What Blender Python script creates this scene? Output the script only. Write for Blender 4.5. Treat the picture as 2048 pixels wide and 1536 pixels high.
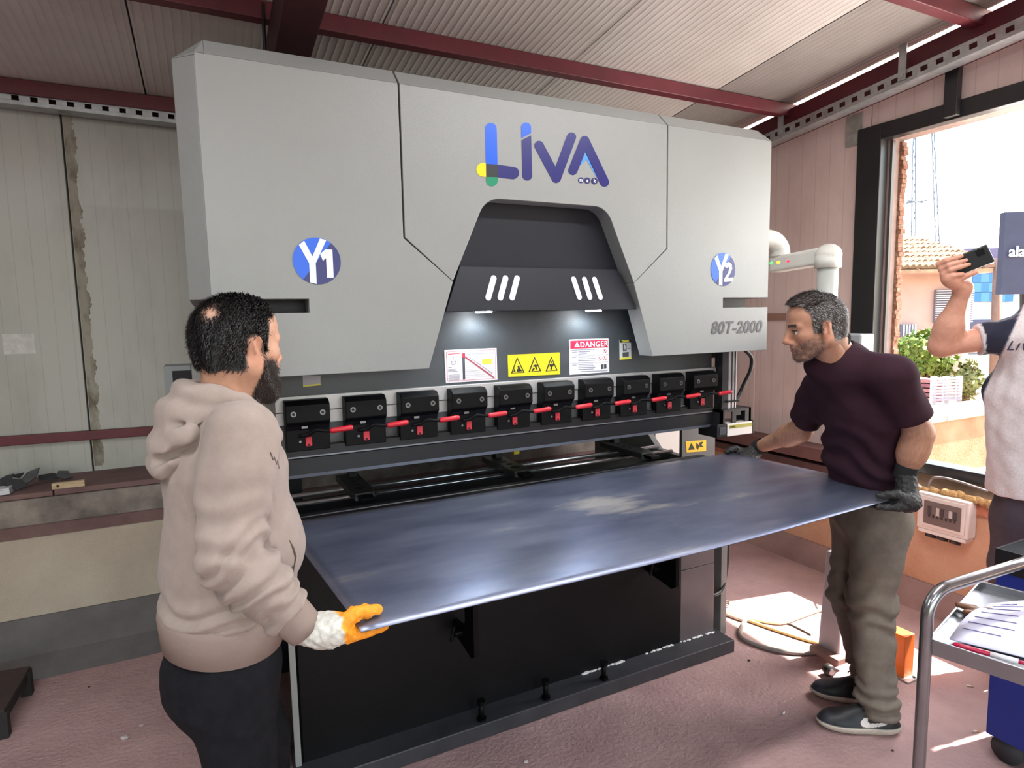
import bpy, bmesh, math, random
import numpy as np
from mathutils import Vector, Matrix, Euler
random.seed(7); np.random.seed(7)
S = bpy.context.scene
for o in list(bpy.data.objects): bpy.data.objects.remove(o)

# ------------------------------------------------------------------ camera (surveyed from the photograph)
F_PX = 1230.0
YAW, PITCH, ROLL = 0.4591017, 0.1052156, 0.0194994
CAM = np.array([-0.29638, -2.19961, 1.62915])
def cam_axes():
    cy, sy, cp, sp = math.cos(YAW), math.sin(YAW), math.cos(PITCH), math.sin(PITCH)
    f = np.array([sy*cp, cy*cp, -sp]); r = np.array([cy, -sy, 0.0]); d = np.cross(f, r)
    cr, sr = math.cos(ROLL), math.sin(ROLL)
    return cr*r + sr*d, -sr*r + cr*d, f
CR, CD, CF = cam_axes()
cam = bpy.data.cameras.new('camera'); camo = bpy.data.objects.new('camera', cam); S.collection.objects.link(camo)
cam.sensor_fit = 'HORIZONTAL'; cam.sensor_width = 36.0; cam.lens = F_PX/2048*36.0
cam.clip_start = 0.02; cam.clip_end = 500
M = Matrix.Identity(4)
for i in range(3):
    M[i][0] = CR[i]; M[i][1] = -CD[i]; M[i][2] = -CF[i]; M[i][3] = CAM[i]
camo.matrix_world = M
S.camera = camo
def ray(px, py): return CR*(px-1024)/F_PX + CD*(py-768)/F_PX + CF
def onY(px, py, Y): d = ray(px, py); return CAM + d*(Y-CAM[1])/d[1]      # a surveyed point on a plane of the room
def onX(px, py, X): d = ray(px, py); return CAM + d*(X-CAM[0])/d[0]
def onZ(px, py, Z): d = ray(px, py); return CAM + d*(Z-CAM[2])/d[2]

# ------------------------------------------------------------------ world, sun, daylight, exposure
S.view_settings.view_transform = 'Standard'; S.view_settings.look = 'None'
S.view_settings.gamma = 1.0; S.view_settings.exposure = -0.18; S.view_settings.use_curve_mapping = False
W = bpy.data.worlds.new('world'); S.world = W; W.use_nodes = True
wn = W.node_tree.nodes; wl = W.node_tree.links; wn.clear()
wo = wn.new('ShaderNodeOutputWorld'); bg = wn.new('ShaderNodeBackground'); sk = wn.new('ShaderNodeTexSky')
sk.sky_type = 'NISHITA'; sk.sun_disc = False; sk.sun_elevation = math.radians(55); sk.sun_rotation = math.radians(100)
sk.air_density = 1.6; sk.dust_density = 2.0; sk.ozone_density = 1.0
bg.inputs['Strength'].default_value = 0.95
wl.new(sk.outputs[0], bg.inputs[0]); wl.new(bg.outputs[0], wo.inputs[0])
SUN_EL = math.radians(55); SUN_DIR = Vector((-0.984*math.cos(SUN_EL), 0.176*math.cos(SUN_EL), -math.sin(SUN_EL)))
sun = bpy.data.lights.new('sun', 'SUN'); sun.energy = 34.0; sun.angle = math.radians(0.6); sun.color = (1.0, 0.93, 0.84)
suno = bpy.data.objects.new('sun', sun); S.collection.objects.link(suno)
suno.rotation_euler = SUN_DIR.to_track_quat('-Z', 'Y').to_euler(); suno.location = (8, -2, 9)
def area(name, loc, target, sx, sy, power, col=(1, 1, 1)):
    l = bpy.data.lights.new(name, 'AREA'); l.shape = 'RECTANGLE'; l.size = sx; l.size_y = sy; l.energy = power; l.color = col
    o = bpy.data.objects.new(name, l); S.collection.objects.link(o); o.location = loc
    o.rotation_euler = (Vector(target)-Vector(loc)).to_track_quat('-Z', 'Y').to_euler(); return o
# daylight coming in through the wide open workshop door in the front wall, behind the photographer
area('door_daylight', (-0.2, -5.85, 1.75), (-0.2, 0.0, 1.3), 5.0, 2.6, 55, (0.94, 0.98, 1.0))
# daylight coming in through the big window of the right wall
area('window_daylight', (3.46, -0.9, 1.75), (0.0, -0.75, 2.0), 1.2, 1.5, 75, (1.0, 0.96, 0.93))

# ------------------------------------------------------------------ materials
def lin(c):
    return tuple(((x/255.0)/12.92 if x/255.0 <= 0.04045 else ((x/255.0+0.055)/1.055)**2.4) for x in c)
MATS = {}
def mat(name, rgb, rough=0.5, metal=0.0, var=0.0, vscale=6.0, bump=0.0, bscale=80.0, spec=0.5, rgb2=None, emit=0.0, stretch=None, rvar=0.0, detail=4.0, attr=None, trans=0.0, coat=0.0, thr=None):
    if name in MATS: return MATS[name]
    m = bpy.data.materials.new(name); m.use_nodes = True; MATS[name] = m
    n = m.node_tree.nodes; l = m.node_tree.links; b = n['Principled BSDF']
    c = lin(rgb); b.inputs['Base Color'].default_value = (*c, 1); m.diffuse_color = (*c, 1)
    b.inputs['Roughness'].default_value = rough; b.inputs['Metallic'].default_value = metal
    b.inputs['Specular IOR Level'].default_value = spec; b.inputs['Transmission Weight'].default_value = trans
    b.inputs['Coat Weight'].default_value = coat
    if emit > 0:
        b.inputs['Emission Color'].default_value = (*c, 1); b.inputs['Emission Strength'].default_value = emit
    tc = n.new('ShaderNodeTexCoord'); src = tc.outputs['Object']
    if stretch:
        mp = n.new('ShaderNodeMapping'); mp.inputs['Scale'].default_value = stretch; l.new(src, mp.inputs[0]); src = mp.outputs[0]
    if attr:
        at = n.new('ShaderNodeAttribute'); at.attribute_name = attr
        base_out = at.outputs['Color']
    else: base_out = None
    if var > 0 or rgb2 is not None:
        nz = n.new('ShaderNodeTexNoise'); nz.inputs['Scale'].default_value = vscale; nz.inputs['Detail'].default_value = detail
        nz.inputs['Roughness'].default_value = 0.6; l.new(src, nz.inputs['Vector'])
        cr = n.new('ShaderNodeValToRGB'); l.new(nz.outputs[0], cr.inputs[0])
        lo, hi = thr or (0.35, 0.68)
        cr.color_ramp.elements[0].position = lo; cr.color_ramp.elements[1].position = hi
        if rgb2 is not None:
            c2 = lin(rgb2); cr.color_ramp.elements[0].color = (*c, 1); cr.color_ramp.elements[1].color = (*c2, 1)
            l.new(cr.outputs[0], b.inputs['Base Color'])
        else:
            k0 = 1-var; k1 = 1+var
            cr.color_ramp.elements[0].color = (k0, k0, k0, 1); cr.color_ramp.elements[1].color = (k1, k1, k1, 1)
            mx = n.new('ShaderNodeMix'); mx.data_type = 'RGBA'; mx.blend_type = 'MULTIPLY'; mx.inputs[0].default_value = 0.95
            if base_out is not None: l.new(base_out, mx.inputs[6])
            else: mx.inputs[6].default_value = (*c, 1)
            l.new(cr.outputs[0], mx.inputs[7]); l.new(mx.outputs[2], b.inputs['Base Color'])
        if rvar > 0:
            mr = n.new('ShaderNodeMapRange'); mr.inputs[3].default_value = rough-rvar; mr.inputs[4].default_value = rough+rvar
            l.new(nz.outputs[0], mr.inputs[0]); l.new(mr.outputs[0], b.inputs['Roughness'])
    elif base_out is not None:
        l.new(base_out, b.inputs['Base Color'])
    if bump > 0:
        bz = n.new('ShaderNodeTexNoise'); bz.inputs['Scale'].default_value = bscale; bz.inputs['Detail'].default_value = 5.0
        l.new(src, bz.inputs['Vector']); bp = n.new('ShaderNodeBump'); bp.inputs['Strength'].default_value = bump; bp.inputs['Distance'].default_value = 0.01
        l.new(bz.outputs[0], bp.inputs['Height']); l.new(bp.outputs[0], b.inputs['Normal'])
    return m

# ------------------------------------------------------------------ mesh helpers
COL = S.collection
def link(name, me, m=None, parent=None, smooth=False, bevel=0.0, seg=2):
    o = bpy.data.objects.new(name, me); COL.objects.link(o)
    if m is not None: me.materials.append(m)
    if smooth and len(me.polygons): me.polygons.foreach_set('use_smooth', [True]*len(me.polygons))
    if bevel > 0:
        md = o.modifiers.new('bevel', 'BEVEL'); md.width = bevel; md.segments = seg; md.limit_method = 'ANGLE'; md.angle_limit = math.radians(35)
        md.harden_normals = False
    if parent is not None: o.parent = parent; o.matrix_parent_inverse = Matrix.Translation(parent.location).inverted() if parent.type == 'EMPTY' else Matrix.Identity(4)
    return o
class MB:
    def __init__(s): s.v = []; s.f = []
    def add(s, v, f):
        n = len(s.v); s.v += [tuple(map(float, p)) for p in v]; s.f += [tuple(i+n for i in q) for q in f]; return s
    def box(s, x0, x1, y0, y1, z0, z1):
        v = [(x, y, z) for z in (z0, z1) for y in (y0, y1) for x in (x0, x1)]
        return s.add(v, [(0, 2, 3, 1), (4, 5, 7, 6), (0, 1, 5, 4), (2, 6, 7, 3), (0, 4, 6, 2), (1, 3, 7, 5)])
    def obox(s, c, ax, h):
        c = np.array(c, float); A = [np.array(a, float)/np.linalg.norm(a)*hh for a, hh in zip(ax, h)]
        v = [c+A[0]*x+A[1]*y+A[2]*z for z in (-1, 1) for y in (-1, 1) for x in (-1, 1)]
        return s.add(v, [(0, 2, 3, 1), (4, 5, 7, 6), (0, 1, 5, 4), (2, 6, 7, 3), (0, 4, 6, 2), (1, 3, 7, 5)])
    def beam(s, a, b, w, h, up=(0, 0, 1)):
        a = np.array(a, float); b = np.array(b, float); d = b-a; L = np.linalg.norm(d); d /= L
        u = np.array(up, float); u -= d*(u@d); u /= np.linalg.norm(u); r = np.cross(d, u)
        return s.obox((a+b)/2, (d, r, u), (L/2, w/2, h/2))
    def prism(s, poly, vec):
        n = len(poly); p = [np.array(q, float) for q in poly]; e = np.array(vec, float)
        nrm = sum((np.cross(p[i]-p[0], p[(i+1) % n]-p[0]) for i in range(n)), np.zeros(3))
        if nrm@e > 0: p = p[::-1]
        v = p+[q+e for q in p]
        f = [tuple(range(n)), tuple(range(2*n-1, n-1, -1))]+[(i, i+n, (i+1) % n+n, (i+1) % n) for i in range(n)]
        return s.add(v, f)
    def tube(s, pts, r, n=10, caps=True):
        P = [np.array(p, float) for p in pts]; R = r if isinstance(r, (list, tuple)) else [r]*len(P)
        t0 = P[1]-P[0]; t0 /= np.linalg.norm(t0)
        u = np.cross(t0, (0, 0, 1.0)); 
        if np.linalg.norm(u) < 1e-3: u = np.cross(t0, (0, 1.0, 0))
        u /= np.linalg.norm(u); v = []
        for i, p in enumerate(P):
            t = (P[min(i+1, len(P)-1)]-P[max(i-1, 0)]); t /= np.linalg.norm(t)
            u = u-t*(u@t); u /= np.linalg.norm(u); w = np.cross(t, u)
            v += [p+R[i]*(math.cos(2*math.pi*k/n)*u+math.sin(2*math.pi*k/n)*w) for k in range(n)]
        f = []
        for i in range(len(P)-1):
            for k in range(n): f.append((i*n+k, i*n+(k+1) % n, (i+1)*n+(k+1) % n, (i+1)*n+k))
        if caps: f.append(tuple(range(n-1, -1, -1))); f.append(tuple(range((len(P)-1)*n, len(P)*n)))
        return s.add(v, f)
    def cyl(s, a, b, r, n=16): return s.tube([a, b], r, n)
    def ball(s, c, r, n=12, m=8):
        R = (r, r, r) if not hasattr(r, '__len__') else r
        v = [(c[0], c[1], c[2]+R[2])]
        for i in range(1, m):
            a = math.pi*i/m
            for k in range(n): b = 2*math.pi*k/n; v.append((c[0]+R[0]*math.sin(a)*math.cos(b), c[1]+R[1]*math.sin(a)*math.sin(b), c[2]+R[2]*math.cos(a)))
        v.append((c[0], c[1], c[2]-R[2])); f = []
        for k in range(n): f.append((0, 1+k, 1+(k+1) % n))
        for i in range(m-2):
            for k in range(n): a = 1+i*n+k; b = 1+i*n+(k+1) % n; f.append((a, a+n, b+n, b))
        L = len(v)-1
        for k in range(n): f.append((L, 1+(m-2)*n+(k+1) % n, 1+(m-2)*n+k))
        return s.add(v, f)
    def build(s, name, m, parent=None, smooth=False, bevel=0.0, seg=2):
        me = bpy.data.meshes.new(name); me.from_pydata(s.v, [], s.f); me.update()
        return link(name, me, m, parent, smooth, bevel, seg)
def smooth_path(pts, n=8):
    P = [np.array(p, float) for p in pts]; P = [2*P[0]-P[1]]+P+[2*P[-1]-P[-2]]; out = []
    for i in range(1, len(P)-2):
        for k in range(n):
            t = k/n; a, b, c, d = P[i-1], P[i], P[i+1], P[i+2]
            out.append(0.5*((2*b)+(-a+c)*t+(2*a-5*b+4*c-d)*t*t+(-a+3*b-3*c+d)*t**3))
    out.append(P[-2]); return out
def tag(o, label, cat, group=None, kind=None):
    o['label'] = label; o['category'] = cat
    if group: o['group'] = group
    if kind: o['kind'] = kind
    return o
def struct(o, label=None, cat=None):
    o['kind'] = 'structure'
    if label: o['label'] = label
    if cat: o['category'] = cat
    return o
def thing(name, label, cat, loc=(0, 0, 0), group=None):
    o = bpy.data.objects.new(name, None); COL.objects.link(o); o.location = loc; o.empty_display_size = 0.1
    return tag(o, label, cat, group)
def text_mesh(txt, size, shear=0.0, offset=0.0, extrude=0.0005, align='CENTER', spacing=1.0):
    cu = bpy.data.curves.new('text', 'FONT'); cu.body = txt; cu.size = size; cu.shear = shear; cu.offset = offset; cu.extrude = extrude
    cu.align_x = align; cu.align_y = 'CENTER'; cu.space_character = spacing; cu.resolution_u = 3
    o = bpy.data.objects.new('text', cu); COL.objects.link(o)
    dg = bpy.context.evaluated_depsgraph_get(); me = bpy.data.meshes.new_from_object(o.evaluated_get(dg))
    bpy.data.objects.remove(o); bpy.data.curves.remove(cu); return me
def text_on(name, txt, size, origin, xdir, updir, m, parent=None, **kw):
    me = text_mesh(txt, size, **kw)
    x = Vector(xdir).normalized(); u = Vector(updir); u = (u-x*u.dot(x)).normalized(); z = x.cross(u)
    T = Matrix(((x.x, u.x, z.x, origin[0]), (x.y, u.y, z.y, origin[1]), (x.z, u.z, z.z, origin[2]), (0, 0, 0, 1)))
    me.transform(T); return link(name, me, m, parent)
# ================================================================== the room
def rib_mat(name, rgb, axis, pitch, rough=0.45, dirt=None, bstr=0.35, dscale=1.2, thr=(0.5, 0.75), wav=0.0, pw_exp=3.0):
    if name in MATS: return MATS[name]
    m = mat(name, rgb, rough); n = m.node_tree.nodes; l = m.node_tree.links; b = n['Principled BSDF']
    tc = n.new('ShaderNodeTexCoord')
    w = n.new('ShaderNodeTexWave'); w.wave_type = 'BANDS'; w.bands_direction = axis; w.wave_profile = 'TRI'
    w.inputs['Scale'].default_value = 1.0/pitch*math.pi/10.0*1.0; w.inputs['Distortion'].default_value = wav; w.inputs['Detail Scale'].default_value = 2.0
    l.new(tc.outputs['Object'], w.inputs['Vector'])
    pw = n.new('ShaderNodeMath'); pw.operation = 'POWER'; pw.inputs[1].default_value = pw_exp; l.new(w.outputs['Fac'], pw.inputs[0])
    bp = n.new('ShaderNodeBump'); bp.inputs['Strength'].default_value = bstr; bp.inputs['Distance'].default_value = 0.006
    l.new(pw.outputs[0], bp.inputs['Height']); l.new(bp.outputs[0], b.inputs['Normal'])
    if dirt is not None:
        nz = n.new('ShaderNodeTexNoise'); nz.inputs['Scale'].default_value = dscale; nz.inputs['Detail'].default_value = 9; nz.inputs['Roughness'].default_value = 0.68
        mp = n.new('ShaderNodeMapping'); mp.inputs['Scale'].default_value = (1.6, 1.6, 0.55) if axis == 'X' else (1.6, 1.6, 0.55)
        l.new(tc.outputs['Object'], mp.inputs[0]); l.new(mp.outputs[0], nz.inputs['Vector'])
        cr = n.new('ShaderNodeValToRGB'); cr.color_ramp.elements[0].position, cr.color_ramp.elements[1].position = thr
        cr.color_ramp.elements[0].color = (*lin(rgb), 1); cr.color_ramp.elements[1].color = (*lin(dirt), 1)
        l.new(nz.outputs[0], cr.inputs[0]); l.new(cr.outputs[0], b.inputs['Base Color'])
        if pw_exp > 10:
            gm = n.new('ShaderNodeMix'); gm.data_type = 'RGBA'; gm.blend_type = 'MULTIPLY'; gf = n.new('ShaderNodeMath'); gf.operation = 'MULTIPLY'; gf.inputs[1].default_value = 0.45
            l.new(pw.outputs[0], gf.inputs[0]); l.new(gf.outputs[0], gm.inputs[0]); l.new(cr.outputs[0], gm.inputs[6]); gm.inputs[7].default_value = (0.45, 0.42, 0.38, 1); l.new(gm.outputs[2], b.inputs['Base Color'])
    return m
M_FLOOR = mat('floor_red', (160, 128, 127), 0.78, rgb2=(186, 154, 150), vscale=3.5, bump=0.7, bscale=55, detail=9, thr=(0.3, 0.72))
M_CONC = mat('concrete_dark', (98, 94, 93), 0.85, var=0.22, vscale=4, bump=0.3, bscale=70, detail=8)
M_PLASTER = mat('plaster_beige', (178, 165, 148), 0.9, rgb2=(194, 182, 164), vscale=3.0, bump=0.55, bscale=160, detail=8)
M_PLASTER_O = mat('plaster_orange', (200, 150, 118), 0.9, rgb2=(214, 170, 140), vscale=3.0, bump=0.7, bscale=120, detail=8)
M_LEDGE = mat('ledge_maroon', (104, 78, 76), 0.8, rgb2=(124, 98, 94), vscale=5, bump=0.2, bscale=60)
M_BEAMCONC = mat('beam_concrete', (100, 92, 86), 0.9, rgb2=(160, 150, 140), vscale=5.0, bump=0.4, bscale=60, detail=9)
M_STEELRED = mat('steel_maroon', (98, 34, 44), 0.5, var=0.18, vscale=5, bump=0.08, bscale=50)
M_STEELDK = mat('steel_maroon_dark', (66, 30, 36), 0.6, var=0.18, vscale=5)
M_GALV = mat('galvanised', (176, 178, 180), 0.38, 0.75, var=0.15, vscale=25)
M_PANEL = rib_mat('panel_back', (178, 179, 173), 'X', 0.075, 0.36, (150, 149, 139), -0.9, 1.5, (0.46, 0.8), 0.0, 30.0)
M_PANELR = rib_mat('panel_right', (216, 194, 188), 'Y', 0.10, 0.5, (190, 162, 156), -0.3, 1.3, (0.45, 0.8), 0.0, 26.0)
M_CEIL = rib_mat('panel_ceiling', (210, 204, 199), 'X', 0.036, 0.42, (186, 178, 173), 0.5, 1.0, (0.4, 0.8), 0.6)
M_BLACKFR = mat('frame_black', (34, 33, 36), 0.35, var=0.15, vscale=9)
M_GRIME = mat('grime', (112, 104, 90), 0.95, rgb2=(162, 158, 146), vscale=14, detail=8, thr=(0.36, 0.55), stretch=(1, 1, 0.4))

RX = 3.25                        # inner face of the right panel wall
RLX = 3.20                       # inner face of the lower masonry on the right
BY = 1.85                        # inner face of the back panel wall
BLY = 1.50                       # face of the lower masonry at the back
LX, FY = -4.2, -6.0              # left and front ends of the hall (behind the photographer)
def ceil_z(y): return 2.95-0.094*(y-0.65)

# floor: red painted screed; an unpainted concrete strip along the walls
fl = struct(MB().box(LX, 3.09, FY, 1.22, -0.1, 0.0).build('floor', M_FLOOR))
MB().box(LX, RLX+0.2, 1.22, BLY+0.5, -0.12, -0.008).build('concrete_strip', M_CONC, fl)
MB().box(3.09, RLX+0.2, FY, 1.22, -0.12, -0.006).build('concrete_strip', M_CONC, fl)

# ---- back wall: masonry below, sandwich panels above
wb = MB().box(LX, RLX+0.3, BLY, BY+0.15, 0.0, 0.66).build('wall_back', M_PLASTER); struct(wb)
z_fil = 0.20
MB().prism([(LX, BLY, 0.0), (LX, BLY, z_fil), (LX, BLY-0.012, z_fil), (LX, 1.36, 0.06), (LX, 1.22, 0.0)], (RLX-LX, 0, 0)).build('concrete_fillet', M_CONC, wb)
MB().box(LX, RLX+0.3, BLY-0.006, BY+0.1, 0.602, 0.664).build('maroon_band', M_LEDGE, wb)
MB().box(LX, RLX+0.3, BLY-0.015, BY+0.1, 0.665, 0.80).build('concrete_beam', M_BEAMCONC, wb, bevel=0.006)
# maroon ledge tiles
xs = [LX, -3.1, -2.05, -1.02, 0.03, 1.08, 2.13, 3.2]
for i in range(len(xs)-1):
    MB().box(xs[i]+0.003, xs[i+1]-0.003, BLY-0.03, BY+0.02, 0.805, 0.83+0.004*(i % 2)).build('ledge_tile', M_LEDGE, wb, bevel=0.004)
# panels, each about a metre wide
jx = [-4.2, -2.95, -1.93, -0.905, 0.11, 1.13, 2.15, 3.3]
for i in range(len(jx)-1):
    MB().box(jx[i]+0.004, jx[i+1]-0.004, BY, BY+0.05, 0.83, ceil_z(BY)-0.002).build('wall_panel', M_PANEL, wb, bevel=0.003)
MB().box(LX, 3.3, BY+0.05, BY+0.06, 0.5, 3.2).build('light_stop_board', M_BLACKFR, wb)  # added unseen backing board, stops daylight leaking through the panel joints
# old sealant beside the panel joint
g = MB(); zz = np.linspace(0.86, 2.74, 160)
for i in range(len(zz)-1):
    x0 = -0.897; w0 = 0.030+0.022*abs(math.sin(i*0.31)+0.6*math.sin(i*0.13+1))*0.5+0.010*random.random(); g.box(x0, x0+w0, BY-0.0025-0.001*random.random(), BY, zz[i], zz[i+1])
g.build('sealant_strip', M_GRIME, wb)
# steel rail across the panels
rl = MB().beam((LX, BY-0.02, 1.095), (0.2, BY-0.02, 1.02), 0.04, 0.05).build('rail', M_STEELRED, wb, bevel=0.004)
MB().box(LX, 3.25, BY-0.06, BY, 2.765, ceil_z(BY)-0.01).build('eaves_beam', M_STEELDK, wb)
# small patch of paper stuck on the wall
pz = onY(42, 687, BY)
MB().box(pz[0]-0.075, pz[0]+0.06, BY-0.003, BY, pz[2]-0.055, pz[2]+0.05).build('plaster_patch', mat('patch_white', (208, 206, 204), 0.8, var=0.12, vscale=30, bump=0.5, bscale=40), wb)
hb = onY(345, 745, 1.2)

# ---- right wall
y_w0 = 0.19                      # jamb of the window opening
y_w1 = -1.75
z_w0, z_w1 = 0.80, 2.64
wr = MB().box(RLX, RX+0.18, FY, BLY, 0.0, 0.64).build('wall_right', M_PLASTER_O); struct(wr)
MB().prism([(RLX, FY, 0.0), (RLX, FY, 0.13), (RLX-0.012, FY, 0.13), (3.12, FY, 0.05), (3.09, FY, 0.0)], (0, BLY-FY, 0)).build('skirting_screed', mat('screed_pink', (150, 120, 114), 0.85, var=0.15, vscale=5, bump=0.4, bscale=40), wr)
# panels above
def rpanel(y0, y1, z0, z1): MB().box(RX, RX+0.05, y0+0.003, y1-0.003, z0, z1).build('wall_panel', M_PANELR, wr, bevel=0.003)
for y0, y1 in ((0.19, 1.0), (1.0, BY)):
    rpanel(y0, y1, 0.64, 2.92)
rpanel(-0.85, 0.19, z_w1+0.03, 2.95); rpanel(y_w1, -0.85, z_w1+0.03, 3.0)
for y0, y1 in ((-2.75, y_w1), (-3.8, -2.75), (-4.9, -3.8), (FY, -4.9)): rpanel(y0, y1, 0.83, ceil_z(y1)-0.02)
MB().box(RX-0.012, RX, 0.30, BY, 1.585, 1.632).build('wall_strip', mat('strip_brown', (150, 112, 98), 0.7), wr)
# red steel rails of the wall at sill height
MB().box(3.10, RX+0.05, y_w0+0.05, BLY, 0.70, 0.78).build('rail', mat('rail_red', (108, 72, 68), 0.6, var=0.15, vscale=6), wr, bevel=0.004)
MB().box(3.12, RX+0.02, y_w0+0.05, BLY, 0.63, 0.675).build('rail', mat('rail_red2', (84, 56, 54), 0.6, var=0.15, vscale=6), wr, bevel=0.004)
MB().box(RLX-0.01, RX+0.02, -1.9, BLY, 0.58, 0.64).build('mortar_band', mat('mortar_orange', (188, 120, 92), 0.9, var=0.25, vscale=12, bump=0.8, bscale=30), wr)
# window: reveal, black steel frame, foam
win = thing('window_1', 'large open window with black steel frame in the right wall', 'window', (RX, y_w0, z_w0)); win['kind'] = 'structure'
FR = 0.10
def wbox(name, m, *a, **k): return MB().box(*a).build(name, m, win, **k)
wbox('window_frame', M_BLACKFR, RX-0.02, RX+0.05, y_w0-0.075, y_w0+0.07, z_w0-0.07, z_w1+0.06, bevel=0.004)
wbox('window_frame', M_BLACKFR, RX-0.02, RX+0.05, y_w1, y_w0-0.075, z_w1-0.03, z_w1+0.06, bevel=0.004)
wbox('window_frame', M_BLACKFR, RX-0.02, RX+0.05, y_w1, y_w0-0.075, z_w0-0.07, z_w0-0.01, bevel=0.004)
wbox('window_frame', M_BLACKFR, RX-0.02, RX+0.05, y_w1-0.1, y_w1, z_w0-0.07, z_w1+0.06, bevel=0.004)
M_REV = mat('reveal_pink', (142, 122, 114), 0.85, var=0.15, vscale=10, bump=0.4, bscale=40)
wbox('window_reveal', M_REV, RX+0.05, RX+0.18, y_w0-0.085, y_w0+0.06, z_w0-0.1, z_w1+0.1)
wbox('window_reveal', M_REV, RX+0.05, RX+0.18, y_w1-0.1, y_w0-0.085, z_w1-0.02, z_w1+0.3)
wbox('window_sill', mat('sill_stone', (176, 150, 128), 0.85, var=0.2, vscale=12, bump=0.4, bscale=40), RX+0.05, RX+0.2, y_w1-0.1, y_w0-0.085, 0.62, 0.765)
wbox('frame_mullion', mat('alu_track', (90, 86, 86), 0.4, 0.5), RX+0.052, RX+0.075, y_w0-0.1, y_w0-0.085, z_w0-0.01, z_w1-0.03)
# rusty broken edge of the reveal
e = MB(); zz = np.linspace(z_w0, z_w1-0.03, 70)
for i in range(69):
    e.box(RX+0.14, RX+0.185, y_w0-0.085-0.012-0.016*random.random(), y_w0-0.085, zz[i], zz[i+1]-0.004*random.random())
e.build('broken_edge', mat('edge_rust', (120, 74, 52), 0.9, rgb2=(160, 128, 108), vscale=40, detail=6), win)
# foam / mortar under the window
fo = MB()
for k in range(46):
    t = k/45; fo.ball((RLX-0.012-0.02*random.random(), y_w0-0.12-1.3*t, 0.655+0.02*random.random()-0.02*t), (0.02, 0.03+0.012*random.random(), 0.018+0.012*random.random()), 8, 6)
fo.build('sill_foam', mat('foam_ochre', (184, 146, 98), 0.95, var=0.3, vscale=50, bump=1.0, bscale=90), win, True)
# black strut from the roof beam to the frame
MB().box(RX-0.06, RX-0.02, -0.30, -0.235, z_w1-0.02, 2.86).build('frame_strut', M_BLACKFR, win, bevel=0.003)
MB().box(RX-0.012, RX, 0.24, 0.34, 2.62, 2.80).build('wall_patch', mat('patch_grey', (150, 146, 140), 0.8, var=0.2, vscale=20), wr)

# ---- left and front walls of the hall (outside the picture; they close the room)
wl_ = MB().box(LX-0.15, LX, FY, BY, 0, 3.5).build('wall_left', mat('wall_left_grey', (128, 126, 120), 0.9, var=0.1)); struct(wl_)
wf = MB().box(LX, -2.9, FY-0.15, FY, 0, 3.6).build('wall_front', mat('wall_front_grey', (128, 126, 120), 0.9, var=0.1)); struct(wf)
MB().box(2.5, RX, FY-0.15, FY, 0, 3.6).build('front_pier', MATS['wall_front_grey'], wf)
MB().box(-2.9, 2.5, FY-0.15, FY, 3.05, 3.6).build('front_lintel', MATS['wall_front_grey'], wf)

# ---- ceiling: metre-wide sandwich panels on purlins, rising towards the photographer
ce = bpy.data.objects.new('ceiling', None); COL.objects.link(ce); struct(ce)
ce.location = (0, 0, 3)
def cpanel(x0, x1, y0, y1, m, name='ceiling_panel'):
    v = [(x0, y0, ceil_z(y0)), (x1, y0, ceil_z(y0)), (x1, y1, ceil_z(y1)), (x0, y1, ceil_z(y1))]
    return MB().prism(v, (0, 0, 0.05)).build(name, m, ce)
for k in range(-5, 3):
    x0, x1 = k+0.5, k+1.5
    if x1 > 3.0: x1 = 3.14
    cpanel(max(x0, LX)+0.004, x1-0.004, FY, BY+0.1, M_CEIL)
cpanel(2.504, 3.13, FY, BY+0.1, M_CEIL)
cv = MB().box(LX-0.2, 3.13, FY-0.2, BY+0.15, 0, 0.01).build('roof_sheet', mat('roof_grey', (120, 118, 116), 0.6), ce)
for v in cv.data.vertices: v.co.z = ceil_z(v.co.y)+0.06+(0.01 if v.co.z > 0.005 else 0)
# translucent corrugated eaves strip that lets the daylight in above the right beam
co = MB(); N = 190; X0, X1 = 3.13, 3.62
pts = []
for i in range(N+1):
    y = FY+(BY+0.1-FY)*i/N*1.0; h = 0.012*math.cos(i*math.pi)
    pts += [(X0, y, ceil_z(y)+0.03+h), (X1, y, ceil_z(y)+0.03+h)]
co.add(pts, [(2*i, 2*i+1, 2*i+3, 2*i+2) for i in range(N)])
mt = mat('eaves_translucent', (226, 214, 206), 0.5); nt = mt.node_tree
tr = nt.nodes.new('ShaderNodeBsdfTranslucent'); tr.inputs[0].default_value = (*lin((236, 224, 214)), 1); ms = nt.nodes.new('ShaderNodeMixShader'); ms.inputs[0].default_value = 0.55
nt.links.new(nt.nodes['Principled BSDF'].outputs[0], ms.inputs[1]); nt.links.new(tr.outputs[0], ms.inputs[2]); nt.links.new(ms.outputs[0], nt.nodes['Material Output'].inputs[0])
co.build('eaves_sheet', mt, ce)
# roof overhang outside the window
oh = MB().box(3.6, 4.22, FY, BY+0.1, 0, 0.03).build('roof_overhang', mat('overhang_grey', (120, 110, 106), 0.8), ce)
for v in oh.data.vertices: v.co.z += ceil_z(v.co.y)+0.02
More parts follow.
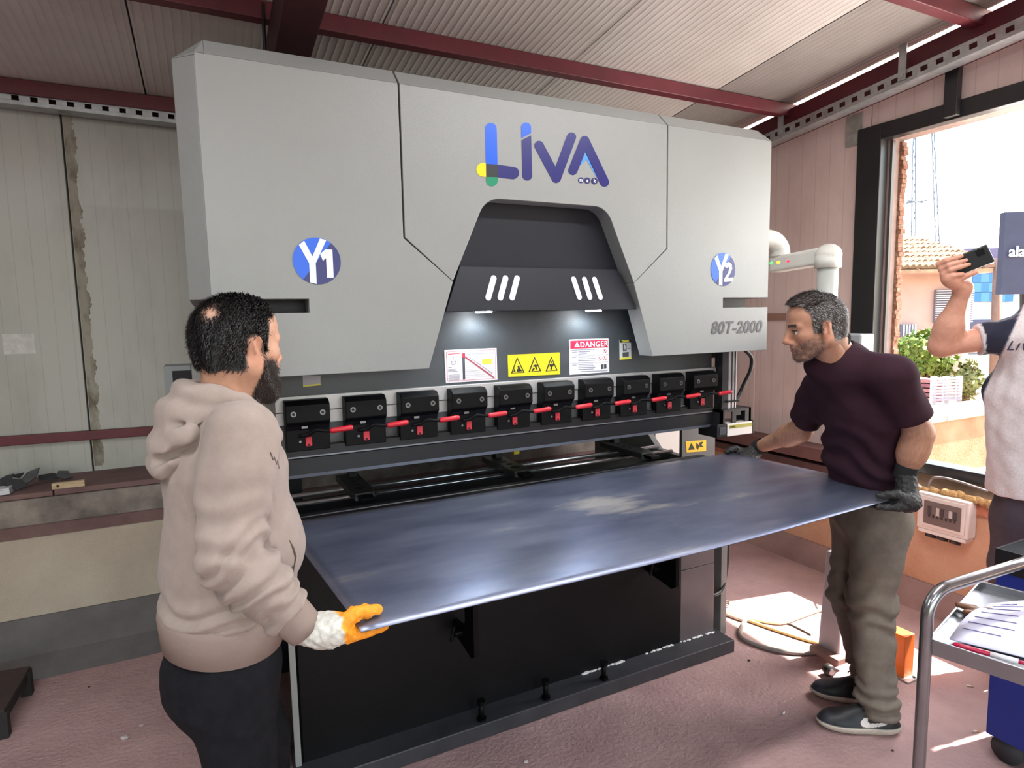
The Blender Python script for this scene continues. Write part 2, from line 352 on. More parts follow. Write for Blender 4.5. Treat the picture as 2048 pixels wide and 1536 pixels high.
# purlins, rafter and wall beam
def purlin(y, x1=3.2):
    z = ceil_z(y)
    MB().box(LX, x1, y-0.03, y+0.03, z-0.075, z-0.002).build('purlin', M_STEELRED, ce, bevel=0.004)
for y in (1.72, 0.66, -0.42, -1.55, -2.65, -3.75, -4.85): purlin(y)
def slopebar(x0, x1, d0, d1, name, m, y0=FY, y1=BY-0.02):
    v = [(x0, y0, ceil_z(y0)-d0), (x1, y0, ceil_z(y0)-d0), (x1, y1, ceil_z(y1)-d0), (x0, y1, ceil_z(y1)-d0)]
    return MB().prism(v, (0, 0, d0-d1)).build(name, m, ce, bevel=0.004)
slopebar(0.02, 0.16, 0.26, 0.08, 'rafter', M_STEELDK)
slopebar(3.10, 3.22, 0.185, 0.035, 'wall_beam', M_STEELRED)
MB().tube(smooth_path([(0.0, 0.62, 2.93), (-0.01, 0.55, 2.82), (-0.012, 0.56, 2.70), (-0.02, 0.6, 2.52), (-0.01, 0.7, 2.4)], 6), 0.007, 8).build('cable', mat('cable_black', (18, 18, 20), 0.5), ce, True)

# ---- perforated cable trays
def tray(name, label, a, b, h, depth, pitch, slot, side, up):
    a = np.array(a, float); b = np.array(b, float); d = b-a; L = np.linalg.norm(d); d /= L
    u = np.array(up, float); u -= d*(u@d); u /= np.linalg.norm(u); s_ = np.array(side, float); s_ -= d*(s_@d); s_ /= np.linalg.norm(s_)
    t = thing(name, label, 'cable tray', tuple((a+b)/2))
    m = MB(); th = 0.0012
    hs = 0.30*h
    m.obox((a+b)/2+u*(h/2-hs/2), (d, u, s_), (L/2, hs/2, th)); m.obox((a+b)/2-u*(h/2-hs/2), (d, u, s_), (L/2, hs/2, th))
    n = int(L/pitch)
    for i in range(n+1):
        c = a+d*(i*pitch); m.obox(c, (d, u, s_), ((pitch-slot)/2, h/2-hs+0.001, th))
    m.obox((a+b)/2-u*h/2+s_*depth/2, (d, u, s_), (L/2, th, depth/2))
    m.build('tray_front', M_GALV, t)
    m2 = MB(); m2.obox((a+b)/2+s_*depth, (d, u, s_), (L/2, h/2, th)); m2.build('tray_back', M_GALV, t)
    return t, d, u, s_
t1, d_, u_, s_ = tray('cable_tray', 'galvanised perforated cable tray along the back wall left of the machine', (-2.9, BY-0.14, 2.78), (0.4, BY-0.14, 2.745), 0.06, 0.09, 0.075, 0.03, (0, 1, 0), (0, 0, 1))
MB().box(-0.60, -0.55, BY-0.145, BY-0.14, 2.77, 2.86).build('tray_bracket', M_GALV, t1)
MB().box(-0.60, -0.55, BY-0.14, BY, 2.855, 2.86).build('tray_bracket', M_GALV, t1)
ty0, ty1 = 1.1, -5.0
t2, d_, u_, s_ = tray('cable_tray', 'galvanised perforated cable tray under the roof beam of the right wall', (3.06, ty0, 2.765-0.094*(ty0-0.785)), (3.06, ty1, 2.765-0.094*(ty1-0.785)), 0.065, 0.09, 0.075, 0.035, (1, 0, 0), (0, 0, 1))
for yb in (0.66, -0.1):
    z = 2.77-0.094*(yb-0.785)
    MB().box(3.05, 3.056, yb-0.02, yb+0.02, z-0.02, z+0.16).build('tray_bracket', M_GALV, t2)
    MB().cyl((3.045, yb, z+0.0), (3.06, yb, z+0.0), 0.012, 8).build('tray_bolt', M_GALV, t2)

# ---- ceiling lamps of the hall, over and behind the photographer
def ceiling_lamp(x, y, label, power):
    z = ceil_z(y)-0.16
    t = thing('ceiling_lamp', label, 'lamp', (x, y, z), 'ceiling lamps')
    MB().box(x-0.75, x+0.75, y-0.09, y+0.09, z+0.02, z+0.07).build('housing', mat('lamp_white', (220, 220, 220), 0.5), t, bevel=0.005)
    MB().box(x-0.73, x+0.73, y-0.075, y+0.075, z+0.005, z+0.02).build('diffuser', mat('lamp_diffuser', (240, 244, 250), 0.5, emit=3.0), t)
    for sx in (-0.6, 0.6): MB().cyl((x+sx, y, z+0.07), (x+sx, y, ceil_z(y)), 0.004, 6).build('hanger', M_GALV, t)
    area('lamp_light', (x, y, z-0.002), (x, y, 0), 1.44, 0.14, power, (0.97, 0.99, 1.0))
ceiling_lamp(-1.6, -1.25, 'left of the ceiling lamps over the front of the machine', 42); ceiling_lamp(1.3, -1.25, 'right of the ceiling lamps over the front of the machine', 44); ceiling_lamp(-0.3, -3.3, 'ceiling lamp behind the photographer', 50)
# ================================================================== the press brake
XC = 0.904
PB = thing('press_brake', 'large grey and black hydraulic press brake with a bright logo on its cover', 'press brake', (XC, 0.4, 0))
M_COVER = mat('cover_grey', (134, 136, 135), 0.42, var=0.03, vscale=3, bump=0.10, bscale=420)
M_DARK = mat('panel_black', (27, 29, 37), 0.45, var=0.06, vscale=8, bump=0.06, bscale=400, spec=0.3)
M_RAM = mat('ram_grey', (58, 63, 68), 0.42, var=0.08, vscale=10, bump=0.12, bscale=300)
M_BED = mat('bed_black', (15, 15, 17), 0.45, var=0.15, vscale=5, bump=0.08, bscale=200, spec=0.22)
M_LEG = mat('leg_reflection_grey', (108, 98, 100), 0.30, 0.25, var=0.10, vscale=4)  # dark plate in itself; the pinkish floor reflection is put into this lighter grey
M_BASE = mat('base_grey', (56, 56, 60), 0.45, var=0.2, vscale=9, bump=0.1, bscale=60)
M_CLAMP = mat('clamp_black', (7, 7, 9), 0.5, var=0.2, vscale=18, spec=0.15)
M_BAR = mat('clamp_bar', (176, 174, 176), 0.35, 0.35, var=0.06, vscale=9)
M_PUNCH = mat('punch_blue', (13, 14, 20), 0.42, 0.1, var=0.25, vscale=7, stretch=(1, 1, 3))
M_TIP = mat('punch_tip', (120, 124, 130), 0.35, 0.6, var=0.1)
M_RED = mat('grip_red', (190, 28, 42), 0.4)
M_BLK = mat('gap_black', (12, 12, 14), 0.7)
M_SHINY = mat('bolt_steel', (120, 120, 124), 0.3, 0.8)
YF = -0.12
def mir(P): return [(2*XC-p[0],)+tuple(p[1:]) for p in P][::-1]
EDGE = [(0.509, 1.766), (0.405, 1.46)]
def side_cover(mirror):
    m = MB(); T = (lambda P: mir(P)) if mirror else (lambda P: P)
    poly = [(-0.275, 2.417), (0.329, 2.417), (0.329, 1.912), (0.505, 1.766), (0.405, 1.46), (-0.275, 1.46), (-0.275, 1.662), (0.008, 1.662), (0.008, 1.706), (-0.275, 1.706)]
    m.prism(T([(x, YF, z) for x, z in poly]), (0, 0.09, 0))
    for z0, z1 in ((1.46, 1.662), (1.706, 2.41)):
        m.prism(T([(-0.275, YF, z0), (-0.335, -0.06, z0), (-0.335, 0.5, z0), (-0.275, 0.5, z0)]), (0, 0, z1-z0))
    m.prism(T([(-0.249, YF, 2.4169), (-0.249, -0.06, 2.477), (-0.249, 0.5, 2.477), (-0.249, 0.5, 2.4169)]), ((0.578 if not mirror else -0.578), 0, 0))
    P0, P1, P2, Pm = (-0.275, YF, 2.417), (-0.335, -0.06, 2.41), (-0.249, -0.06, 2.477), (-0.249, YF, 2.417)
    B1, B2 = (-0.335, 0.5, 2.41), (-0.249, 0.5, 2.477)
    B0 = (-0.275, YF, 2.41)
    vs = [P0, P1, P2, Pm, B1, B2, B0]
    fs = [(0, 2, 1), (0, 3, 2), (1, 2, 5, 4), (0, 1, 6)]
    if mirror: vs = [(2*XC-v[0], v[1], v[2]) for v in vs]; fs = [f[::-1] for f in fs]
    m.add(vs, fs)
    return m.build('side_cover', M_COVER, PB, bevel=0.002)
cl = side_cover(False); crr = side_cover(True)
def arc(c, r, a0, a1, n=8): return [(c[0]+r*math.cos(math.radians(a0+(a1-a0)*i/n)), c[1]+r*math.sin(math.radians(a0+(a1-a0)*i/n))) for i in range(n+1)]
cut = [(1.303, 1.768)]+arc((1.1097, 1.976), 0.09, 24.4, 90, 10)+arc((0.6983, 1.976), 0.09, 90, 155.6, 10)+[(0.505, 1.768)]
cc = MB(); polyc = [(0.335, 1.914), (0.335, 2.417), (1.473, 2.417), (1.473, 1.914)]+cut
cc.prism([(x, YF, z) for x, z in polyc], (0, 0.09, 0))
cc.prism([(0.335, YF, 2.4169), (0.335, -0.06, 2.477), (0.335, 0.5, 2.477), (0.335, 0.5, 2.4169)], (1.138, 0, 0))
cc = cc.build('centre_cover', M_COVER, PB, bevel=0.002)
MB().box(-0.20, 2.0, -0.028, 0.02, 1.78, 2.40).build('backing_plate', M_BLK, PB)
# inside of the throat slots
MB().box(-0.2, 0.03, -0.02, 0.1, 1.63, 1.72).build('slot_plate', M_DARK, PB)
MB().box(1.78, 2.045, -0.02, 0.1, 1.63, 1.72).build('slot_plate', mat('slot_grey', (96, 96, 98), 0.6), PB)
# black recess panel and hood
MB().prism([(x, -0.045, z) for x, z in [(0.52, 1.79), (0.56, 2.07), (1.25, 2.07), (1.29, 1.79)]], (0, 0.01, 0)).build('recess_panel', M_DARK, PB)
hx = [(0.552, 1.256, 1.826, -0.072), (0.479, 1.327, 1.660, -0.108)]
hv = []
for x0, x1, z, y in hx: hv += [(x0, y, z), (x1, y, z), (x1, 0.04, z), (x0, 0.04, z)]
hood = MB().add(hv, [(0, 4, 5, 1), (1, 5, 6, 2), (2, 6, 7, 3), (3, 7, 4, 0), (0, 1, 2, 3), (7, 6, 5, 4)]).build('lamp_hood', M_DARK, PB, bevel=0.002)
def hoodY(z): return -0.072-(1.826-z)/(1.826-1.660)*0.036
M_SLOT = mat('light_slot', (224, 222, 246), 0.5, emit=0.12)
def crop(cx, cy, ox, oy, s): return ox+cx*s, oy+cy*s
for (tx, ty), (bx_, by_) in [((570, 785), (520, 958)), ((675, 785), (628, 958)), ((778, 785), (732, 958)), ((1282, 795), (1332, 953)), ((1378, 797), (1425, 953)), ((1468, 797), (1519, 953))]:
    a = onY(*crop(tx, ty, 860, 380, 0.2246), -0.085); b = onY(*crop(bx_, by_, 860, 380, 0.2246), -0.10)
    ax = np.array([a[0]-b[0], a[2]-b[2]]); ax /= np.linalg.norm(ax); ang = math.degrees(math.atan2(ax[1], ax[0])); r = 0.0112
    pl = arc((a[0], a[2]), r, ang-90, ang+90, 8)+arc((b[0], b[2]), r, ang+90, ang+270, 8)
    MB().prism([(x, hoodY(z)-0.002, z) for x, z in pl], (0, 0.004, 0)).build('light_slot', M_SLOT, hood)
M_LED = mat('led_white', (245, 250, 255), 0.5, emit=90.0)
for lx in (0.655, 1.153):
    d = MB().cyl((lx, -0.045, 1.662), (lx, -0.045, 1.654), 0.032, 20).build('led_lamp', M_LED, hood)
    l = bpy.data.lights.new('led_light', 'SPOT'); l.energy = 3.0; l.spot_size = math.radians(165); l.spot_blend = 0.6; l.shadow_soft_size = 0.02; l.color = (0.86, 0.96, 1.0)
    lo = bpy.data.objects.new('led_light', l); COL.objects.link(lo); lo.location = (lx, -0.020, 1.640)
    lo.rotation_euler = Vector((0, 0.10, -1)).to_track_quat('-Z', 'Y').to_euler()

# ---- artwork on the covers (thin vinyl)
YV = YF-0.0012
def vinyl(name, pts, rgb, parent, lay=0, rough=0.35):
    m = mat('vinyl_%d_%d_%d' % rgb, rgb, rough)
    return MB().prism([(x, YV-0.0006*lay, z) for x, z in pts], (0, 0.0010, 0)).build(name, m, parent)
LS = 310/2048
def lg(x, y): p = onY(930+x*LS, 220+y*LS, YF); return (p[0], p[2])
def pxcap(c, r, a0, a1, n=10): return [(c[0]+r*math.cos(math.radians(a0+(a1-a0)*i/n)), c[1]+r*math.sin(math.radians(a0+(a1-a0)*i/n))) for i in range(n+1)]
def stroke(pts, r, n=10):
    P = [np.array(p, float) for p in pts]; out = []
    def off(i, s):
        if i == 0: t = P[1]-P[0]
        elif i == len(P)-1: t = P[-1]-P[-2]
        else: t = None
        if t is not None:
            t /= np.linalg.norm(t); return [P[i]+s*r*np.array([-t[1], t[0]])]
        t1 = P[i]-P[i-1]; t1 /= np.linalg.norm(t1); t2 = P[i+1]-P[i]; t2 /= np.linalg.norm(t2)
        n1 = np.array([-t1[1], t1[0]]); n2 = np.array([-t2[1], t2[0]]); cr_ = t1[0]*t2[1]-t1[1]*t2[0]
        if cr_*s > 0:
            h = (n1+n2)/np.linalg.norm(n1+n2); return [P[i]+s*r*h/max(h@n1, 0.3)]
        a1 = math.atan2(*(s*n1)[::-1]); a2 = math.atan2(*(s*n2)[::-1]); da = (a2-a1+math.pi) % (2*math.pi)-math.pi
        return [P[i]+r*np.array([math.cos(a1+da*k/8), math.sin(a1+da*k/8)]) for k in range(9)]
    for i in range(len(P)): out += off(i, 1)
    t = P[-1]-P[-2]; a = math.atan2(t[1], t[0])+math.pi/2
    out += [P[-1]+r*np.array([math.cos(a-math.pi*k/n), math.sin(a-math.pi*k/n)]) for k in range(1, n)]
    for i in range(len(P)-1, -1, -1): out += off(i, -1)[::-1]
    t = P[0]-P[1]; a = math.atan2(t[1], t[0])+math.pi/2
    out += [P[0]+r*np.array([math.cos(a-math.pi*k/n), math.sin(a-math.pi*k/n)]) for k in range(1, n)]
    return out
NAVY, BLUE, LBLUE = (27, 26, 100), (4, 84, 214), (70, 136, 222)
L2 = lambda P: [lg(*p) for p in P]
vinyl('logo_letter', L2([(265, 245)]+pxcap((340, 247), 76, 180, 360)+[(418, 250), (428, 720), (274, 712)]), BLUE, cc)
vinyl('logo_letter', L2([(274, 712), (430, 722), (432, 890), (277, 885)]), (40, 42, 48), cc)
vinyl('logo_letter', L2([(277, 885), (432, 890)]+pxcap((355, 932), 77, 0, 180)), (8, 128, 92), cc)
vinyl('logo_letter', L2([(274, 700)]+pxcap((240, 790), 92, -90, -270)+[(277, 885)]), (222, 200, 14), cc)
vinyl('logo_letter', L2([(430, 722)]+pxcap((632, 833), 82, -86, 94)+[(432, 890)]), NAVY, cc)
vinyl('logo_letter', L2([(742, 235)]+pxcap((806, 232), 66, 180, 360)+[(872, 305), (744, 372)]), BLUE, cc)
vinyl('logo_letter', L2([(746, 400), (872, 335)]+pxcap((822, 868), 64, 0, 180)), NAVY, cc)
vinyl('logo_letter', L2(stroke([(976, 470), (1205, 902), (1405, 358)], 62)), NAVY, cc)
vinyl('logo_letter', L2(stroke([(1424, 800), (1580, 404), (1842, 955)], 61)), NAVY, cc)
vinyl('logo_letter', L2([(1592, 558), (1735, 855), (1740, 890), (1602, 652), (1532, 728), (1524, 715)]), LBLUE, cc)
for k, (cx, cy, r, ch) in enumerate([(1530, 928, 38, 'm'), (1613, 933, 41, 'a'), (1708, 939, 44, 'k')]):
    dd = vinyl('logo_dot', L2(pxcap((cx, cy), r, 0, 345, 22)), (40, 38, 92), cc)
    o_ = lg(cx, cy); text_on('logo_text', ch, 0.020, (o_[0], YV-0.0012, o_[1]), (1, 0, 0), (0, 0, 1), mat('vinyl_white', (236, 238, 246), 0.4), dd, offset=0.0004)
M_WHITE = mat('vinyl_white', (236, 238, 246), 0.4)
def badge(cx, cz, r, digit, parent):
    full = arc((cx, cz), r, 0, 354, 59)
    b = vinyl('badge', full, (24, 30, 102), parent)
    # lighter segment: cut the disc with a slanted chord
    a0, a1 = 52, 232
    seg = arc((cx, cz), r, a0, a1, 30); vinyl('badge_segment', seg, (8, 88, 208), b, 1)
    def q(P): return [(cx+x*r, cz+z*r) for x, z in P]
    vinyl('badge_letter', q([(-0.72, 0.66), (-0.50, 0.84), (-0.19, 0.18), (0.16, 0.96), (0.42, 0.90), (-0.07, -0.10), (-0.07, -0.98), (-0.34, -0.92), (-0.34, -0.10)]), (236, 238, 246), b, 2)
    if digit == '1':
        vinyl('badge_digit', q([(0.14, 0.30), (0.36, 0.50), (0.66, 0.50), (0.66, -0.70), (0.38, -0.70), (0.38, 0.14), (0.24, 0.02)]), (236, 238, 246), b, 2)
    else:
        vinyl('badge_digit', q([(0.10, 0.18), (0.20, 0.38), (0.45, 0.46), (0.68, 0.32), (0.72, 0.06), (0.58, -0.22), (0.36, -0.50), (0.80, -0.46), (0.78, -0.70), (0.08, -0.74), (0.10, -0.54), (0.40, -0.18), (0.48, 0.06), (0.42, 0.20), (0.28, 0.10)]), (236, 238, 246), b, 2)
badge(0.040, 1.827, 0.0745, '1', cl); badge(1.797, 1.831, 0.0735, '2', crr)
text_on('model_text', '80T-2000', 0.078, (1.886, YV-0.0005, 1.569), (1, 0, 0), (0, 0, 1), mat('vinyl_dark', (70, 70, 74), 0.45), crr, shear=0.22, offset=0.0016, spacing=1.04)

# ---- ram, clamp bar, clamps, punch
ram = MB().box(-0.10, 1.905, 0.05, 0.11, 1.372, 1.75).build('ram', M_RAM, PB, bevel=0.002)
MB().box(-0.10, 1.92, 0.036, 0.10, 1.322, 1.3765).build('clamp_bar', M_BAR, PB, bevel=0.002)
MB().box(-0.10, 1.90, 0.040, 0.10, 1.275, 1.320).build('clamp_bar', M_BAR, PB, bevel=0.002)
MB().box(-0.09, 1.89, 0.055, 0.09, 1.20, 1.275).build('punch_holder', mat('holder_grey', (88, 88, 90), 0.5, var=0.3, vscale=12), PB)
CW = 0.0735
def make_clamp():
    prof = [(0.040, 1.366), (0.0, 1.366), (-0.022, 1.350), (-0.022, 1.292), (-0.006, 1.278), (0.003, 1.262), (0.003, 1.188), (0.040, 1.188)]
    b = MB().prism([(-CW, y, z) for y, z in prof], (2*CW, 0, 0)).build('clamp', M_CLAMP, PB, bevel=0.003)
    for sx in (-0.048, 0.048):
        MB().cyl((sx, -0.024, 1.322), (sx, -0.019, 1.322), 0.0095, 12).build('bolt', M_SHINY, b)
        MB().cyl((sx, -0.0255, 1.322), (sx, -0.023, 1.322), 0.0055, 6).build('bolt_socket', M_BLK, b)
    lv = MB().tube(smooth_path([(-0.03, -0.006, 1.243), (0.0, -0.016, 1.248), (0.022, -0.026, 1.262), (0.05, -0.03, 1.258), (0.085, -0.034, 1.255)], 4), [0.006]*17, 8).build('lever', M_CLAMP, b, True)
    MB().tube([(0.068, -0.033, 1.256), (0.074, -0.034, 1.2565), (0.138, -0.04, 1.262), (0.145, -0.041, 1.2625)], [0.0065, 0.0095, 0.0095, 0.007], 10).build('grip', M_RED, b, True)
    MB().box(-0.011, 0.011, -0.004, 0.003, 1.2035, 1.2365).build('tag', mat('tag_red', (190, 40, 56), 0.5), b, bevel=0.003)
    MB().box(-0.004, 0.004, -0.005, 0.0, 1.206, 1.213).build('tag_mark', M_BLK, b)
    MB().cyl((-0.028, -0.002, 1.222), (-0.028, 0.004, 1.222), 0.0045, 8).build('stud', M_SHINY, b)
    MB().box(-0.022, -0.002, -0.009, -0.003, 1.268, 1.276).build('latch', M_SHINY, b)
    return b
c0 = make_clamp(); kids = list(c0.children)
for i in range(1, 10):
    c = c0.copy(); COL.objects.link(c); c.parent = PB; c.matrix_parent_inverse = c0.matrix_parent_inverse.copy(); c.location = (0.2*i, 0, 0)
    for k in kids:
        q = k.copy(); COL.objects.link(q); q.parent = c; q.matrix_parent_inverse = k.matrix_parent_inverse.copy()
pun = MB().prism([(-0.075, y, z) for y, z in [(0.048, 1.20), (0.012, 1.20), (0.012, 1.163), (0.018, 1.158), (0.018, 1.102), (0.036, 1.098), (0.048, 1.12)]], (1.955, 0, 0)).build('punch', M_PUNCH, PB)
MB().prism([(-0.075, y, z) for y, z in [(0.0178, 1.102), (0.022, 1.0895), (0.030, 1.087), (0.036, 1.098)]], (1.955, 0, 0)).build('punch_tip', M_TIP, PB)
MB().box(-0.07, 1.875, 0.0105, 0.012, 1.163, 1.168).build('punch_edge', M_TIP, PB)

# ---- stickers on the ram
YS = 0.05
def quadpx(pts, Y): return [tuple(onY(*p, Y)) for p in pts]
def plate(name, pts, rgb, parent, th=0.002, rough=0.4):
    return MB().prism([(p[0], YS-th, p[2]) for p in quadpx(pts, YS)], (0, th, 0)).build(name, mat('st_%d_%d_%d' % rgb, rgb, rough), parent)
C3 = lambda x, y: (870+x*420/2048, 660+y*420/2048)
def sk(name, pts, rgb, parent, lay=1): return MB().prism([(p[0], YS-0.0022-0.0005*lay, p[2]) for p in quadpx([C3(*q) for q in pts], YS)], (0, 0.0005, 0)).build(name, mat('st_%d_%d_%d' % rgb, rgb, 0.5), parent)
def skbar(name, a, b, w, rgb, parent, lay=1):
    a = np.array(a, float); b = np.array(b, float); t = (b-a)/np.linalg.norm(b-a); n_ = np.array([-t[1], t[0]])*w/2
    return sk(name, [a-n_, b-n_, b+n_, a+n_], rgb, parent, lay)
s1 = plate('chart_sticker', [C3(88, 197), C3(598, 176), C3(607, 485), C3(105, 518)], (206, 202, 208), PB)
for a, b in (((108, 215), (582, 190)), ((582, 190), (590, 470)), ((590, 470), (122, 500)), ((122, 500), (108, 215))): skbar('chart_border', a, b, 4, (196, 110, 130), s1)
sk('chart_bar', [(262, 226), (288, 225), (293, 482), (270, 484)], (58, 62, 72), s1); sk('chart_bar', [(260, 226), (290, 224), (292, 268), (264, 270)], (190, 40, 62), s1, 2)
skbar('chart_bar', (292, 262), (575, 465), 14, (150, 60, 76), s1, 2); skbar('chart_bar', (330, 262), (560, 425), 5, (120, 110, 120), s1, 1)
sk('chart_note', [(455, 284), (550, 278), (552, 328), (458, 334)], (212, 214, 60), s1, 2)
for k in range(9): skbar('chart_line', (300, 300+20*k), (570, 288+20*k), 3, (176, 176, 184), s1, 1)
skbar('chart_title', (125, 236), (240, 228), 8, (196, 80, 96), s1); skbar('chart_title', (310, 236), (570, 220), 7, (150, 156, 176), s1)
for k in range(3): skbar('chart_text', (128, 384+11*k), (200+10*k, 380+11*k), 5, (130, 130, 140), s1)
for k in range(6): skbar('chart_text', (132, 440+10*k), (240, 433+10*k), 4, (140, 140, 150), s1)
skbar('chart_text', (128, 366), (160, 364), 5, (60, 60, 70), s1)
for a, b in (((175, 250), (177, 290)), ((155, 310), (200, 306)), ((160, 300), (165, 340)), ((195, 296), (200, 335)), ((165, 340), (195, 337))): skbar('chart_text', a, b, 5, (150, 140, 146), s1)
s2 = plate('warning_sticker', [C3(708, 243), C3(1213, 219), C3(1216, 432), C3(714, 456)], (206, 194, 30), PB, 0.003)
for cx, x0, x1, yt, yb in ((800, 737, 872, 262, 424), (970, 907, 1034, 258, 410), (1133, 1074, 1194, 254, 404)):
    sk('warning_triangle', [(cx-3, yt), (x1, yb-8), (x0, yb)], (30, 30, 24), s2, 2); sk('warning_inner', [(cx-2, yt+24), (x1-16, yb-14), (x0+15, yb-6)], (206, 194, 30), s2, 3)
B_ = (30, 30, 26)
for P in ([(760, 410), (768, 372), (782, 408)], [(800, 350), (818, 345), (824, 372), (806, 378)], [(800, 378), (826, 372), (846, 402), (790, 408)],
          [(945, 352), (975, 335), (1000, 345), (992, 356), (962, 356)], [(968, 356), (984, 352), (996, 384), (986, 388)], [(936, 392), (958, 366), (970, 376), (948, 402)],
          [(1112, 330), (1140, 335), (1150, 320), (1158, 340), (1132, 372), (1112, 350)], [(1120, 372), (1140, 368), (1136, 384), (1122, 386)], [(1128, 306), (1136, 300), (1138, 320), (1126, 326)]):
    sk('warning_mark', P, B_, s2, 4)
s3 = plate('danger_sticker', [C3(1305, 93), C3(1690, 82), C3(1697, 410), C3(1312, 437)], (208, 206, 212), PB)
sk('danger_band', [(1316, 104), (1680, 94), (1683, 168), (1318, 184)], (186, 22, 58), s3)
o_ = onY(*C3(1548, 140), YS); text_on('danger_text', 'DANGER', 0.034, (o_[0], YS-0.0032, o_[2]), (1, 0, 0.0), (0, 0, 1), M_WHITE, s3, spacing=1.1, offset=0.0003)
sk('danger_mark', [(1380, 116), (1408, 164), (1354, 170)], (238, 236, 240), s3, 3); sk('danger_mark', [(1378, 132), (1384, 162), (1373, 163)], (206, 38, 72), s3, 4)
for yy in (252, 324): skbar('danger_line', (1318, yy), (1688, yy-14), 4, (150, 150, 158), s3)
for k, (x0, x1, y) in enumerate([(1330, 1560, 196), (1334, 1380, 216), (1394, 1510, 214), (1394, 1480, 234), (1334, 1376, 268), (1394, 1545, 264), (1394, 1560, 282), (1394, 1570, 300), (1336, 1376, 342), (1394, 1540, 336), (1394, 1545, 352), (1394, 1560, 368), (1394, 1545, 385), (1420, 1680, 405)]):
    skbar('danger_line', (x0, y), (x1, y-(x1-x0)*0.035), 7, (120, 124, 138), s3)
for cx, cy, r in ((1652, 206, 19), (1602, 278, 21), (1652, 274, 21)):
    sk('danger_ring', pxcap((cx, cy), r, 0, 345, 20), (196, 90, 110), s3, 1); sk('danger_ring', pxcap((cx, cy), r-5, 0, 345, 20), (232, 222, 228), s3, 2); skbar('danger_ring', (cx-6, cy-12), (cx+6, cy+12), 8, (120, 60, 76), s3, 3)
sk('danger_book', [(1615, 336), (1640, 334), (1641, 378), (1617, 381)], (58, 60, 68), s3); sk('danger_book', [(1645, 334), (1668, 332), (1670, 374), (1646, 378)], (58, 60, 68), s3)
s4 = plate('notice_sticker', [C3(1798, 98), C3(1908, 96), C3(1912, 280), C3(1800, 290)], (190, 190, 186), PB)
sk('notice_band', [(1798, 98), (1908, 96), (1909, 122), (1799, 124)], (28, 28, 26), s4); sk('notice_band', [(1800, 270), (1911, 264), (1912, 280), (1800, 290)], (212, 206, 60), s4)
o_ = onY(*C3(1852, 110), YS); text_on('notice_text', 'TMAKS', 0.013, (o_[0], YS-0.0034, o_[2]), (1, 0, 0), (0, 0, 1), mat('vinyl_yellow', (214, 206, 70), 0.5), s4, offset=0.0003)
sk('notice_mark', [(1828, 134), (1864, 132), (1866, 206), (1829, 210)], (76, 80, 86), s4); sk('notice_mark', [(1846, 136), (1854, 165), (1849, 200), (1843, 165)], (220, 222, 224), s4, 2)
sk('notice_mark', [(1825, 220), (1886, 214), (1886, 258), (1828, 264)], (66, 68, 72), s4); skbar('notice_mark', (1872, 150), (1898, 148), 6, (90, 92, 98), s4); skbar('notice_mark', (1872, 180), (1898, 178), 6, (90, 92, 98), s4)
s5 = plate('small_sticker', [(605, 752), (641, 751), (641, 770), (606, 774)], (150, 146, 152), PB); 
MB().prism([(p[0], YS-0.003, p[2]) for p in quadpx([(606, 771), (641, 767), (641, 770), (606, 774)], YS)], (0, 0.001, 0)).build('sticker_edge', mat('st_200_190_60', (200, 190, 60), 0.5), s5)

# ---- bed, legs, base
MB().box(-0.08, 1.655, -0.02, 0.06, 0.05, 0.86).build('bed_plate', M_BED, PB, bevel=0.002)
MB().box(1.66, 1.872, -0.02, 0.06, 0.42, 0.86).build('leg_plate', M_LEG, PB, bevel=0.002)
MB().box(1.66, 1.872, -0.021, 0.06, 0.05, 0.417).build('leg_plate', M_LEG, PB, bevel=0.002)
MB().box(-0.11, 1.905, -0.128, 0.10, 0.0, 0.062).build('base_rail', M_BASE, PB, bevel=0.004)
MB().box(-0.06, 1.86, -0.005, 0.075, 0.86, 0.905).build('die_holder', M_CLAMP, PB)
MB().prism([(-0.06, y, z) for y, z in [(0.0, 0.905), (0.0, 0.945), (0.027, 0.945), (0.034, 0.935), (0.041, 0.945), (0.07, 0.945), (0.07, 0.905)]], (1.92, 0, 0)).build('die', M_PUNCH, PB)
for x in (0.58, 0.871, 1.161):
    b = MB().cyl((x, -0.098, 0.062), (x, -0.098, 0.136), 0.0105, 12).build('levelling_bolt', M_CLAMP, PB, True)
    MB().cyl((x, -0.098, 0.128), (x, -0.098, 0.142), 0.019, 6).build('bolt_head', M_CLAMP, b); MB().cyl((x, -0.098, 0.062), (x, -0.098, 0.070), 0.021, 6).build('nut', M_CLAMP, b)
pc = MB()
for k in range(70):
    x = random.choice([random.uniform(1.45, 1.87), random.uniform(1.1, 1.32)]); r = random.uniform(0.003, 0.008)
    pc.ball((x, -0.024+random.uniform(-0.006, 0.003), 0.064), (r*1.6, r, r*0.5), 6, 4)
pc = pc.build('paint_residue', mat('residue_white', (216, 214, 214), 0.8), PB)
pc['kind'] = 'stuff'
